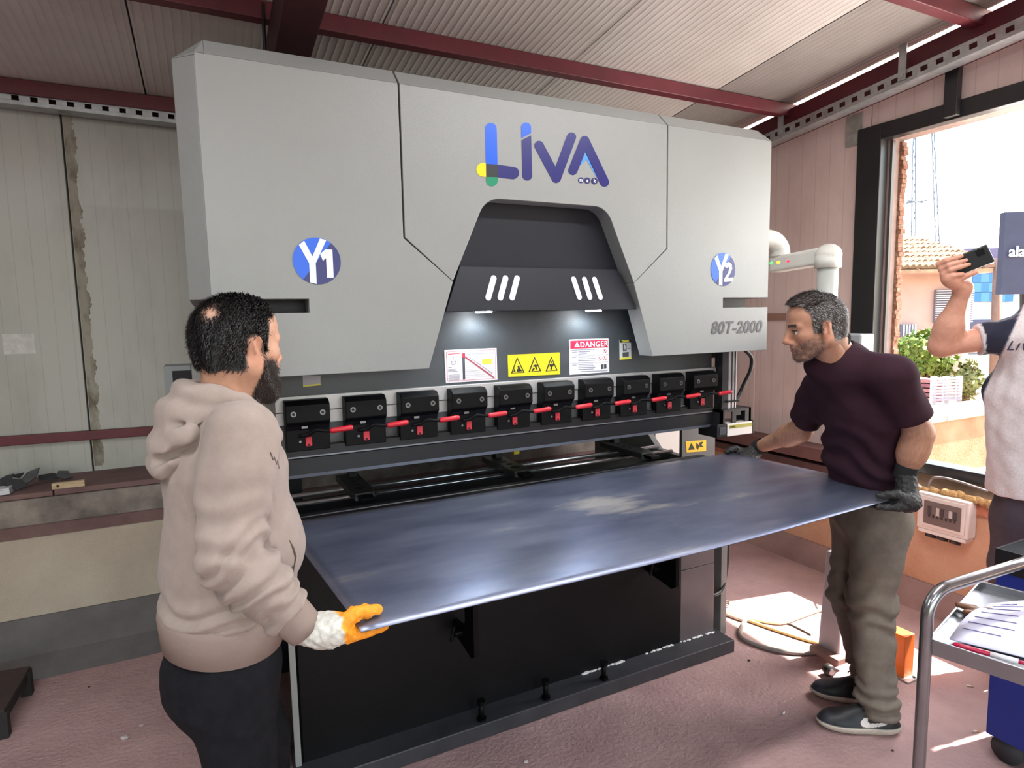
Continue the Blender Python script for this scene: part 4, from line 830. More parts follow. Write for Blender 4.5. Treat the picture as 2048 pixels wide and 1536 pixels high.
chip(1498, 1322, 0.008, (60, 48, 46), 'dark crumb on the floor between base rail and far shoe', 'stone_chip', 'stone')
chip(1545, 1302, 0.008, (52, 44, 42), 'dark crumb beside the grey cable at the edge of the sunlight', 'stone_chip', 'stone')
chip(1052, 1525, 0.010, (190, 176, 176), 'pale curled scrap on the floor in front of the base rail')
chip(1785, 1502, 0.006, (60, 48, 50), 'dark splinter on the red floor in front of the near shoe', 'stone_chip', 'stone')
def butt(px_, py_, ang, label):
    p = onZ(px_, py_, 0.004); d = np.array([math.cos(ang), math.sin(ang), 0])*0.013
    t = thing('cigarette_butt', label, 'cigarette butt', tuple(p)); MB().tube([p-d, p+d*0.2], 0.004, 8).build('paper_end', mat('butt_white', (214, 206, 204), 0.8), t, True); MB().tube([p+d*0.2, p+d], 0.0041, 8).build('filter', mat('butt_tan', (196, 160, 128), 0.8), t, True)
butt(1568, 1425, 0.3, 'cigarette butt on the floor left of the near shoe'); butt(1940, 1372, -0.8, 'cigarette butt on the floor between trolley post and blue cabinet'); butt(1952, 1462, -0.4, 'cigarette butt on the floor close to the foot of the blue cabinet')
# steel ramp corner at the far left
rp = [onZ(60, 1332, 0.12), onZ(-120, 1362, 0.12), onZ(-150, 1470, 0.12), onZ(8, 1420, 0.12)]
RPT = thing('steel_ramp', 'dark rusty steel ramp corner on the floor at the left edge', 'ramp', (rp[0][0], rp[0][1], 0))
MB().prism([tuple(p) for p in rp], (0, 0, -0.012)).build('ramp_plate', mat('ramp_rust', (58, 44, 42), 0.7, var=0.3, vscale=10), RPT)
for p in rp:
    c = sum(rp)/4; q = p+(c-p)*0.10; MB().box(q[0]-0.02, q[0]+0.02, q[1]-0.02, q[1]+0.02, 0.0, 0.11).build('leg', mat('ramp_dark', (30, 26, 26), 0.7), RPT)
MB().beam(rp[0]+(rp[1]-rp[0])*0.05-(0, 0, 0.03), rp[3]+(rp[2]-rp[3])*0.05-(0, 0, 0.03), 0.02, 0.05).build('side_rail', MATS['ramp_dark'], RPT)
# debris on the ledge
LZ = 0.834
shards = [(12, 962, 0.05, 0.035, 0.5), (38, 950, 0.045, 0.04, -0.3), (60, 968, 0.06, 0.03, 0.9), (100, 958, 0.055, 0.035, 0.2), (128, 955, 0.03, 0.04, 1.2), (30, 975, 0.07, 0.03, 0.1)]
words = ['leftmost', 'tall square', 'dark flat', 'long thin', 'small upright', 'lowest front']
for k, (x, y, a, b_, r) in enumerate(shards):
    p = onZ(x, y+6, LZ); random.seed(k+50)
    pl = [np.array([math.cos(t)*a*random.uniform(0.7, 1.1), math.sin(t)*b_*random.uniform(0.7, 1.1)]) for t in np.linspace(0, 2*math.pi, 6)[:-1]]
    R_ = np.array([[math.cos(r), -math.sin(r)], [math.sin(r), math.cos(r)]])
    ti = 0.35+0.25*(k % 3)
    m = MB().prism([(*(R_@q), 0) for q in pl], (0, 0, 0.008)); 
    o = m.build('plaster_shard', mat('shard_%d' % (k % 2), [(76, 76, 78), (52, 52, 56)][k % 2], 0.8, var=0.2, vscale=20)); o.rotation_euler = (ti, 0.15*k-0.3, 0)
    o.location = (p[0], p[1], LZ+0.012+max(0, max((R_@q)[1]*math.sin(ti) for q in pl))*0.9); tag(o, words[k]+' grey shard in the debris heap on the back wall ledge', 'shard')
chip(55, 952, 0.030, (118, 112, 108), 'round grey lump in the middle of the debris heap on the ledge', 'plaster_lump', 'lump', LZ)
p = onZ(10, 978, LZ+0.004)
wc = MB().box(-0.10, 0.045, -0.035, 0.035, 0, 0.03).build('white_carton', mat('carton_white', (206, 210, 214), 0.6)); wc.location = (p[0], BLY+0.02, LZ); tag(wc, 'flat white carton at the front of the ledge on the far left', 'carton')
for k in range(3): MB().box(-0.09, -0.01+0.015*k, -0.0362, -0.035, 0.007+0.007*k, 0.010+0.007*k).build('print_line', mat('print_grey', (170, 172, 176), 0.7), wc)
p = onZ(120, 984, LZ)
wo_ = MB().box(-0.045, 0.09, -0.012, 0.012, 0, 0.03).build('wood_scrap', mat('wood_pale', (176, 152, 118), 0.8, rgb2=(206, 186, 152), vscale=30, stretch=(0.3, 3, 3))); wo_.location = (p[0], BLY-0.01, LZ-0.0); tag(wo_, 'pale splintered piece of wood on the front edge of the ledge', 'wood')
MB().cyl((-0.02, -0.0125, 0.015), (-0.02, -0.0135, 0.015), 0.007, 10).build('knot', mat('knot_brown', (80, 56, 44), 0.8), wo_)
# ================================================================== outside the window
GH = np.array([math.cos(YAW), -math.sin(YAW), 0.0]); GF = np.array([math.sin(YAW), math.cos(YAW), 0.0]); UP = np.array([0, 0, 1.0])
def far(px_, py_, D): d = ray(px_, py_); return CAM+d*(D/(d@GF))       # a point on the vertical plane D metres away
gr = MB().box(3.43, 60, -40, 70, -0.12, -0.04).build('outside_ground', mat('ground_dust', (140, 126, 114), 0.95, var=0.12, vscale=0.6)); struct(gr)
# parapet wall running away from the window
py0 = 1.35
pf0, pf1 = onY(1859, 829, py0), onY(2001, 816, py0)
PA = thing('parapet_wall', 'sunlit plastered parapet wall with a pale coping outside the window', 'wall', (pf0[0], py0, 0))
M_PAR = mat('parapet_orange', (160, 118, 86), 0.95, rgb2=(178, 140, 108), vscale=3, bump=0.4, bscale=40)
ptop = (pf0[2]+pf1[2])/2
MB().box(3.5, 12.0, py0, py0+0.28, -0.04, ptop-0.07).build('wall_body', M_PAR, PA)
for k in range(9): MB().box(3.45+0.95*k, 3.45+0.95*k+0.94, py0-0.03, py0+0.42, ptop-0.07, ptop).build('coping_slab', mat('coping_pale', (180, 164, 148), 0.9, var=0.15, vscale=6), PA, bevel=0.01)
# house with tiled roof
DH = 12.0
h0, h1 = far(1700, 548, DH), far(1938, 550, DH)
HS = thing('tiled_house', 'pink plastered house with a pale tiled roof behind the window', 'house', tuple((h0+h1)/2*np.array([1, 1, 0])))
M_HW = mat('house_plaster', (196, 164, 148), 0.95, var=0.08, vscale=1.5); M_TILE = mat('roof_tile', (186, 156, 122), 0.85, rgb2=(150, 112, 84), vscale=3)
zE = (h0[2]+h1[2])/2; zR = far(1800, 498, DH)[2]+0.35
def fbox(m, a, b, z0, z1, depth, out=0.0):   # box on the facade from point a to b
    a = np.array([a[0], a[1], 0]); b = np.array([b[0], b[1], 0]); c = (a+b)/2+GF*(depth/2-out)+UP*(z0+z1)/2; d = b-a; L = np.linalg.norm(d)
    return m.obox(c, (d/L, GF, UP), (L/2, (depth+0)/2, (z1-z0)/2))
fbox(MB(), h0, h1, -0.04, zE, 6.0).build('house_wall', M_HW, HS)
fbox(MB(), h0-GH*0.3, h1+GH*0.35, zE, zE+0.08, 0.5, 0.4).build('eaves_board', mat('eaves_pink', (206, 168, 152), 0.9), HS)
rise = zR-zE
# roof tiles: courses of pans on a slope going back
ncol, nrow = 26, 7; Wd = np.linalg.norm(h1-h0)+0.7
base = np.array([h0[0], h0[1], 0])-GH*0.3-GF*0.45
sl = np.array([0, 0, 1.0])*rise+GF*2.6
tile = MB()
tw = Wd/ncol; tl = np.linalg.norm(sl)/nrow*1.25; sd = sl/np.linalg.norm(sl); up_ = np.cross(GH, sd); 
for k in range(5): pass
prof = [(-tw*0.5+tw*k/6, 0.05*math.sin(math.pi*k/6)) for k in range(7)]
pv = []; 
for t_ in (0, tl):
    for x, h in prof: pv.append(GH*x+sd*t_+up_*(h+(0.03 if t_ == 0 else 0.0)))
tile.add(pv, [(k, k+1, k+8, k+7) for k in range(6)]); tile.prism([pv[k] for k in range(7)], tuple(-up_*0.03+0*sd))
tm = bpy.data.meshes.new('roof_tile'); tm.from_pydata(tile.v, [], tile.f); tm.update(); tm.materials.append(M_TILE)
MB().prism([tuple(base+UP*(zE+0.06)), tuple(base+GH*Wd+UP*(zE+0.06)), tuple(base+GH*Wd+UP*(zE+0.06)+sl), tuple(base+UP*(zE+0.06)+sl)], (0, 0, -0.06)).build('roof_deck', M_TILE, HS)
for j in range(nrow):
    for i in range(ncol):
        o = bpy.data.objects.new('roof_tile', tm); COL.objects.link(o); o.parent = HS; o.matrix_parent_inverse = Matrix.Translation(HS.location).inverted()
        o.location = Vector(base+UP*(zE+0.07)+GH*(tw*(i+0.5))+sd*(np.linalg.norm(sl)/nrow*j)+up_*0.02*random.random())
def onface(px0, py0, px1, py1, name, m, out=0.03, depth=0.05):
    a, b = far(px0, py0, DH), far(px1, py1, DH); return fbox(MB(), a, np.array([b[0], b[1], 0]), min(a[2], b[2]), max(a[2], b[2]), depth, out).build(name, m, HS)
def louvre(px0, py0, px1, py1, n, vertical, D, parent, name, slatm, backm):
    a, b = far(px0, py0, D), far(px1, py1, D); z0, z1 = min(a[2], b[2]), max(a[2], b[2])
    w = fbox(MB(), a, b, z0, z1, 0.05, 0.06).build(name, backm, parent)
    for k in range(n):
        if vertical:
            p = a+(b-a)*((k+0.5)/n); q = a+(b-a)*((k+0.8)/n); fbox(MB(), p, q, z0, z1, 0.03, 0.10).build('slat', slatm, w)
        else:
            zc = z0+(z1-z0)*(k+0.5)/n; fbox(MB(), a, b, zc-(z1-z0)/n*0.28, zc+(z1-z0)/n*0.28, 0.04, 0.10).build('slat', slatm, w)
    return w
M_SLAT = mat('slat_grey', (206, 196, 196), 0.8); M_DKW = mat('opening_grey', (120, 118, 130), 0.7)
louvre(1868, 580, 1938, 645, 15, False, DH, HS, 'shutter', M_SLAT, M_DKW)
louvre(1799, 649, 1826, 673, 5, True, DH, HS, 'window_grille', mat('grille_white', (236, 234, 236), 0.6), M_DKW)
for q in ((1768, 568), (1769, 584)): a = far(*q, DH-0.15); MB().ball(a, 0.07, 8, 6).build('wall_lamp', M_SLAT, HS, True)
a, b_ = far(1937, 552, DH-0.25), far(1925, 790, DH-0.25); MB().cyl(a, b_, 0.06, 10).build('downpipe', mat('pipe_white', (230, 222, 216), 0.6), HS, True)
# bush in front of the house
def bush(name, label, px_, py_, D, rx, rz, nleaf, rgb, seed, base_py):
    c = far(px_, py_, D); g0 = np.array([c[0], c[1], -0.04]); rng = np.random.RandomState(seed)
    t = thing(name, label, 'shrub', (c[0], c[1], g0[2]))
    st = MB()
    for k in range(7):
        e_ = c+np.array([rng.uniform(-1, 1)*rx*0.7, rng.uniform(-1, 1)*rx*0.7, rng.uniform(-0.2, 0.8)*rz]); st.tube([np.array([c[0], c[1], g0[2]]), (c+e_)/2-(0, 0, 0.1), e_], [0.03, 0.02, 0.008], 6)
    st.build('stems', mat('stem_brown', (120, 96, 70), 0.9), t, True)
    lv = MB(); n_ = nleaf; u = rng.normal(size=(n_, 3)); u /= np.linalg.norm(u, axis=1)[:, None]; rr_ = rng.uniform(0.45, 1.0, n_)**0.6; bl = 1+0.25*np.sin(u[:, 0]*5+seed)*np.cos(u[:, 2]*4)
    P = c+u*rr_[:, None]*bl[:, None]*np.array([rx, rx, rz]); a_ = rng.normal(size=(n_, 3)); a_ /= np.linalg.norm(a_, axis=1)[:, None]; b2 = np.cross(a_, u); b2 /= np.linalg.norm(b2, axis=1)[:, None]+1e-6; s_ = rng.uniform(0.035, 0.065, n_)[:, None]
    V = np.stack([P-a_*s_, P+b2*s_*0.5, P+a_*s_, P-b2*s_*0.5], 1).reshape(-1, 3); F_ = [(4*k, 4*k+1, 4*k+2, 4*k+3) for k in range(n_)]
    lv.add(V, F_); lo = lv.build('foliage', mat('leaf_%d' % rgb[0], rgb, 0.6, var=0.35, vscale=12), t); lo['kind'] = 'stuff'
    return t
bush('leafy_bush', 'round sunlit green bush in front of the pink house', 1843, 712, 9.0, 0.42, 0.36, 2600, (112, 132, 46), 3, 800)
bush('leafy_bush', 'small pale bush growing beside the pole behind the parapet', 1935, 760, 8.6, 0.16, 0.28, 700, (142, 144, 84), 5, 830)
# wood stack and slatted crate behind the parapet
WS = thing('wood_stack', 'stack of reddish boards behind the parapet wall', 'wood stack', tuple(far(1830, 830, 8.0)*np.array([1,1,0])))
for k in range(5):
    a, b_ = far(1795+2*k, 757+9*k, 8.0), far(1858+random.uniform(-4, 5), 760+9*k, 8.0); MB().beam(a, b_, 0.5, 0.045).build('board', mat('board_red_%d' % (k % 2), [(176, 120, 118), (150, 92, 96)][k % 2], 0.85, var=0.2, vscale=8), WS)
for q in (1805, 1846): a = far(q, 790, 8.1); b_ = np.array([a[0], a[1], -0.04]); MB().beam(a, b_, 0.08, 0.3, up=tuple(GF)).build('bearer', MATS['board_red_1'], WS)
SC = thing('slatted_crate', 'white slatted crate beside the wood stack behind the parapet', 'crate', tuple(far(1895, 830, 7.4)*np.array([1,1,0])))
for k in range(8): MB().beam(far(1866, 758+6*k, 7.4), far(1922, 755+6.2*k, 7.4), 0.03, 0.022).build('slat', M_SLAT, SC)
for q in (1868, 1893, 1919): MB().beam(far(q, 752, 7.42), far(q, 752, 7.42)*np.array([1, 1, 0])-np.array([0, 0, 0.04]), 0.05, 0.05, up=tuple(GF)).build('upright', M_SLAT, SC)
# wooden pole with cross arm
PO = thing('utility_pole', 'wooden utility pole with a cross arm in front of the glass building', 'pole', tuple(far(1985, 800, 11)))
MB().cyl(far(1997, 516, 11), far(1984, 850, 11), 0.075, 12).build('pole', mat('pole_wood', (140, 106, 88), 0.9, var=0.15, vscale=6), PO, True)
MB().beam(far(1968, 533, 11), far(2012, 528, 11), 0.06, 0.06).build('cross_arm', MATS['pole_wood'], PO)
for q in (1972, 1984, 2006): MB().cyl(far(q, 530, 11), far(q, 522, 11), 0.03, 8).build('insulator', M_SLAT, PO)
# glass building
DG = 24.0
GB = thing('glass_building', 'white building with a blue glass front and pink roof letters', 'building', tuple(far(1985, 790, DG)))
def gbox(px0, py0, px1, py1, name, m, out=0.0, depth=6.0, parent=None, D=DG):
    a, b = far(px0, py0, D), far(px1, py1, D); return fbox(MB(), a, b, min(a[2], b[2]), max(a[2], b[2]), depth, out).build(name, m, parent or GB)
gbox(1900, 500, 2120, 830, 'building_wall', mat('bldg_white', (190, 188, 192), 0.8))
gbox(1905, 498, 2120, 545, 'parapet_band', mat('bldg_violet', (104, 100, 128), 0.7), 0.1, 0.2)
for i in range(5):
    for j in range(3): gbox(1942+16*i, 547+19*j, 1957+16*i, 565+19*j, 'glass_pane', mat('glass_blue_%d' % ((i+j) % 2), [(60, 120, 170), (84, 142, 186)][(i+j) % 2], 0.15), 0.12, 0.1)
gbox(1935, 640, 2100, 690, 'shop_opening', mat('shop_grey', (84, 82, 104), 0.6), 0.1, 0.12); gbox(1935, 706, 2100, 760, 'shop_opening', mat('shop_dark', (70, 74, 92), 0.6), 0.1, 0.12)
p = far(1981, 530, DG-0.4); me = text_mesh('JERLI', 0.55, offset=0.01, extrude=0.04)
T_ = Matrix(((GH[0], 0, -GF[0], p[0]), (GH[1], 0, -GF[1], p[1]), (0, 1, 0, p[2]), (0, 0, 0, 1))); me.transform(T_); link('roof_letters', me, mat('letters_pink', (226, 60, 140), 0.5), GB)
# dark sign panel
DS = 7.0
SG = thing('dark_sign', 'dark slate sign board with white letters at the right edge of the window', 'sign', tuple(far(2060, 850, DS)))
a, b_ = far(2012, 424, DS), far(2140, 586, DS); fbox(MB(), a, b_, b_[2], a[2], 0.08).build('sign_board', mat('sign_slate', (56, 58, 78), 0.7, var=0.08, vscale=8), SG)
p = far(2018, 504, DS-0.02); me = text_mesh('ala', 0.17, offset=0.002, extrude=0.006, align='LEFT'); T_ = Matrix(((GH[0], 0, -GF[0], p[0]), (GH[1], 0, -GF[1], p[1]), (0, 1, 0, p[2]), (0, 0, 0, 1))); me.transform(T_); link('sign_text', me, mat('sign_white', (240, 240, 244), 0.6), SG)
a, b_ = far(2050, 586, DS+0.1), far(2050, 900, DS+0.1); MB().cyl(a, b_, 0.05, 10).build('sign_post', M_BLKM, SG)
a, b_ = far(2110, 586, DS+0.1), far(2110, 900, DS+0.1); MB().cyl(a, b_, 0.05, 10).build('sign_post', M_BLKM, SG)
# lattice masts
def mast(name, label, top, bot, D, w, arms=()):
    a, b = far(*bot, D), far(*top, D); t = thing(name, label, 'mast', (b[0], b[1], 0)); m = MB(); N = 16; a = np.array([a[0], a[1], -0.04])
    for s in (-1, 1): m.cyl(a+GH*s*w, b+GH*s*w*0.35, 0.035, 5)
    for k in range(N):
        p, q = a+(b-a)*k/N, a+(b-a)*(k+1)/N; w0, w1 = w*(1-0.65*k/N), w*(1-0.65*(k+1)/N); s = 1 if k % 2 else -1; m.cyl(p+GH*s*w0, q-GH*s*w1, 0.025, 4)
    m.build('lattice', mat('mast_grey', (110, 116, 128), 0.6), t)
    for (x0, y0, x1, y1) in arms: MB().cyl(far(x0, y0, D), far(x1, y1, D), 0.06, 5).build('cross_arm', MATS['mast_grey'], t)
mast('lattice_mast', 'leftmost lattice mast in the bright sky', (1792, 262), (1778, 500), 45, 0.22, ())
mast('lattice_mast', 'middle lattice mast with a cross arm in the bright sky', (1829, 240), (1832, 500), 45, 0.2, ((1800, 408, 1858, 400), (1815, 402, 1845, 405)))
mast('lattice_mast', 'rightmost lattice mast leaning in the bright sky', (1864, 220), (1891, 500), 45, 0.2, ())
# ================================================================== people: smooth implicit bodies meshed with surface nets
def A3(p): return np.array(p, float)
def nrm(v): v = np.asarray(v, float); return v/np.linalg.norm(v)
def at_range(px_, py_, s): d = ray(px_, py_); return CAM+d*(s/math.hypot(d[0], d[1]))
def cap(a, b, ra, rb=None):
    a, b = A3(a), A3(b); rb = ra if rb is None else rb; ab = b-a; L2_ = max(float(ab@ab), 1e-9); R = max(ra, rb)
    def fn(X, Y, Z):
        x, y, z = X-a[0], Y-a[1], Z-a[2]; t = np.clip((x*ab[0]+y*ab[1]+z*ab[2])/L2_, 0, 1)
        return np.sqrt((x-t*ab[0])**2+(y-t*ab[1])**2+(z-t*ab[2])**2)-(ra+(rb-ra)*t)
    return fn, np.minimum(a, b)-R, np.maximum(a, b)+R
def ell(c, r, R=None):
    c, r = A3(c), A3(r); R = np.eye(3) if R is None else np.asarray(R, float); m = r.max()
    def fn(X, Y, Z):
        x, y, z = X-c[0], Y-c[1], Z-c[2]
        u = (x*R[0, 0]+y*R[1, 0]+z*R[2, 0]); v = (x*R[0, 1]+y*R[1, 1]+z*R[2, 1]); w = (x*R[0, 2]+y*R[1, 2]+z*R[2, 2])
        k0 = np.sqrt((u/r[0])**2+(v/r[1])**2+(w/r[2])**2); k1 = np.sqrt((u/r[0]**2)**2+(v/r[1]**2)**2+(w/r[2]**2)**2)
        return k0*(k0-1)/(k1+1e-9)
    return fn, c-m, c+m
def ecap(a, b, A, B, side):      # elliptical tapered limb; A, B = (half width along side, half depth)
    a, b = A3(a), A3(b); ax = b-a; L = np.linalg.norm(ax); ax /= L; s = A3(side); s = nrm(s-ax*(s@ax)); n_ = np.cross(ax, s); R = max(*A, *B)
    def fn(X, Y, Z):
        x, y, z = X-a[0], Y-a[1], Z-a[2]; t = np.clip((x*ax[0]+y*ax[1]+z*ax[2])/L, 0, 1); x, y, z = x-t*L*ax[0], y-t*L*ax[1], z-t*L*ax[2]
        rs = A[0]+(B[0]-A[0])*t; rn = A[1]+(B[1]-A[1])*t; q0 = x*s[0]+y*s[1]+z*s[2]; q1 = x*n_[0]+y*n_[1]+z*n_[2]; q2 = x*ax[0]+y*ax[1]+z*ax[2]; rm = np.minimum(rs, rn)
        k0 = np.sqrt((q0/rs)**2+(q1/rn)**2+(q2/rm)**2); k1 = np.sqrt((q0/rs**2)**2+(q1/rn**2)**2+(q2/rm**2)**2); return k0*(k0-1)/(k1+1e-9)
    return fn, np.minimum(a, b)-R, np.maximum(a, b)+R
def half(p, n_):                 # half space, positive on the side of n_
    p, n_ = A3(p), nrm(n_); return lambda X, Y, Z: (X-p[0])*n_[0]+(Y-p[1])*n_[1]+(Z-p[2])*n_[2]
class Field:
    def __init__(s, lo, hi, h):
        s.lo, s.h = A3(lo), h; s.n = np.maximum(4, np.ceil((A3(hi)-s.lo)/h).astype(int)+1)
        s.ax = [(s.lo[i]+h*np.arange(s.n[i])).astype(np.float32) for i in range(3)]; s.V = np.full(s.n, 0.3, np.float32)
    def sl(s, lo, hi, pad):
        a = np.clip(np.floor((lo-pad-s.lo)/s.h).astype(int), 0, s.n); b = np.clip(np.ceil((hi+pad-s.lo)/s.h).astype(int)+1, 0, s.n)
        return tuple(slice(a[i], b[i]) for i in range(3))
    def grid(s, q): return s.ax[0][q[0]][:, None, None], s.ax[1][q[1]][None, :, None], s.ax[2][q[2]][None, None, :]
    def add(s, pr, k=0.01):
        fn, lo, hi = pr; q = s.sl(lo, hi, k*1.2+3*s.h)
        if any(x.stop <= x.start for x in q): return s
        d = fn(*s.grid(q)); v = s.V[q]; h_ = np.maximum(k-np.abs(d-v), 0)/k; s.V[q] = np.minimum(d, v)-h_*h_*k*0.25; return s
    def sub(s, pr, k=0.006):
        fn, lo, hi = pr; q = s.sl(lo, hi, k*1.2+3*s.h)
        if any(x.stop <= x.start for x in q): return s
        d = -fn(*s.grid(q)); v = s.V[q]; h_ = np.maximum(k-np.abs(d-v), 0)/k; s.V[q] = np.maximum(d, v)+h_*h_*k*0.25; return s
    def clip(s, fn, k=0.004):    # keep where fn < 0
        q = (slice(None),)*3; d = fn(*s.grid(q)); v = s.V; h_ = np.maximum(k-np.abs(d-v), 0)/k; s.V = (np.maximum(d, v)+h_*h_*k*0.25).astype(np.float32); return s
    def mesh(s):
        V = s.V; I = V < 0; nx, ny, nz = V.shape
        C = np.zeros((nx-1, ny-1, nz-1), np.int8)
        for i in (0, 1):
            for j in (0, 1):
                for k in (0, 1): C += I[i:nx-1+i, j:ny-1+j, k:nz-1+k]
        act = (C > 0) & (C < 8); idx = np.full(act.shape, -1, np.int64); ids = np.argwhere(act); idx[act] = np.arange(len(ids))
        P = np.zeros((len(ids), 3)); W_ = np.zeros(len(ids)); i0, j0, k0 = ids.T
        for ax in range(3):
            o = [(0, 0), (0, 1), (1, 0), (1, 1)]
            for (p, q) in o:
                a = [0, 0, 0]; oth = [x for x in range(3) if x != ax]; a[oth[0]], a[oth[1]] = p, q; b = list(a); b[ax] = 1
                va = V[i0+a[0], j0+a[1], k0+a[2]]; vb = V[i0+b[0], j0+b[1], k0+b[2]]; m = (va < 0) != (vb < 0); t = np.where(m, va/(va-vb+1e-12), 0)
                pt = np.tile(np.array(a, float), (len(ids), 1)); pt[:, ax] = t; P[m] += pt[m]; W_[m] += 1
        P = (ids+P/np.maximum(W_, 1)[:, None])*s.h+s.lo
        F_ = []
        for ax in range(3):
            oth = [x for x in range(3) if x != ax]; n_ = [nx, ny, nz]
            sl0 = [slice(1, n_[x]-1) for x in range(3)]; sl0[ax] = slice(0, n_[ax]-1); sl1 = list(sl0); sl1[ax] = slice(1, n_[ax])
            A_, B_ = I[tuple(sl0)], I[tuple(sl1)]; e = np.argwhere(A_ != B_); ins = A_[A_ != B_]; base_ = e.copy(); base_[:, oth[0]] += 1; base_[:, oth[1]] += 1
            def cell(d0, d1):
                c = base_.copy(); c[:, oth[0]] -= d0; c[:, oth[1]] -= d1; return idx[c[:, 0], c[:, 1], c[:, 2]]
            q = np.stack([cell(1, 1), cell(0, 1), cell(0, 0), cell(1, 0)], 1); fl_ = ins if ax != 1 else ~ins
            q = np.where(fl_[:, None], q, q[:, ::-1]); F_.append(q)
        F_ = np.concatenate(F_); F_ = F_[(F_ >= 0).all(1)]; return P, F_
def vnormals(P, F_):
    a, b, c, d = (P[F_[:, i]] for i in range(4)); n_ = np.cross(c-a, d-b); N_ = np.zeros_like(P)
    for i in range(4): np.add.at(N_, F_[:, i], n_)
    return N_/(np.linalg.norm(N_, axis=1)[:, None]+1e-12)
def relax(P, F_, it=2, w=0.5):
    for _ in range(it):
        acc = np.zeros_like(P); cnt = np.zeros(len(P))
        for i in range(4):
            j = (i+1) % 4; np.add.at(acc, F_[:, i], P[F_[:, j]]); np.add.at(acc, F_[:, j], P[F_[:, i]]); np.add.at(cnt, F_[:, i], 1); np.add.at(cnt, F_[:, j], 1)
        P = P+w*(acc/np.maximum(cnt, 1)[:, None]-P)
    return P
def sines(P, wl, seed, n_=9):
    r = np.random.RandomState(seed); K = r.normal(size=(n_, 3)); K = K/np.linalg.norm(K, axis=1)[:, None]*(2*math.pi/wl)*r.uniform(0.7, 1.35, (n_, 1)); ph = r.uniform(0, 6.28, n_)
    return np.sin(P@K.T+ph).sum(1)/math.sqrt(n_)
def npmesh(name, P, F_, m, parent, cols=None, smooth=True):
    me = bpy.data.meshes.new(name); P = np.asarray(P, np.float32); F_ = np.asarray(F_, np.int32); k = F_.shape[1]
    me.vertices.add(len(P)); me.vertices.foreach_set('co', P.ravel()); me.loops.add(F_.size); me.loops.foreach_set('vertex_index', F_.ravel())
    me.polygons.add(len(F_)); me.polygons.foreach_set('loop_start', np.arange(0, F_.size, k, dtype=np.int32)); me.polygons.foreach_set('loop_total', np.full(len(F_), k, np.int32))
    me.update(); me.validate()
    if cols is not None:
        c = np.asarray(cols, float)/255.0; c = np.where(c <= 0.04045, c/12.92, ((c+0.055)/1.055)**2.4); at_ = me.color_attributes.new('Col', 'FLOAT_COLOR', 'POINT')
        at_.data.foreach_set('color', np.concatenate([c, np.ones((len(c), 1))], 1).astype(np.float32).ravel())
    return link(name, me, m, parent, smooth)
def solid(parts, h, pad=0.03):
    lo = np.min([p[0][1] for p in parts if p[2] > 0], 0)-pad; hi = np.max([p[0][2] for p in parts if p[2] > 0], 0)+pad; fd = Field(lo, hi, h)
    for pr, k, sgn in parts: (fd.add if sgn > 0 else fd.sub)(pr, k)
    return fd
def mixc(a, b, w): w = np.clip(w, 0, 1)[:, None]; return np.asarray(a, float)*(1-w)+np.asarray(b, float)*w
def sstep(x, a, b): t = np.clip((x-a)/(b-a), 0, 1); return t*t*(3-2*t)

M_SKIN = mat('skin', (200, 150, 120), 0.48, attr='Col', var=0.07, vscale=60, bump=0.05, bscale=500, spec=0.4); 
M_SKIN.node_tree.nodes['Principled BSDF'].inputs['Subsurface Weight'].default_value = 0.08; M_SKIN.node_tree.nodes['Principled BSDF'].inputs['Subsurface Radius'].default_value = (0.012, 0.005, 0.003)
M_ATTR = mat('painted_cloth', (200, 200, 200), 0.8, attr='Col', var=0.10, vscale=120, bump=0.25, bscale=300)

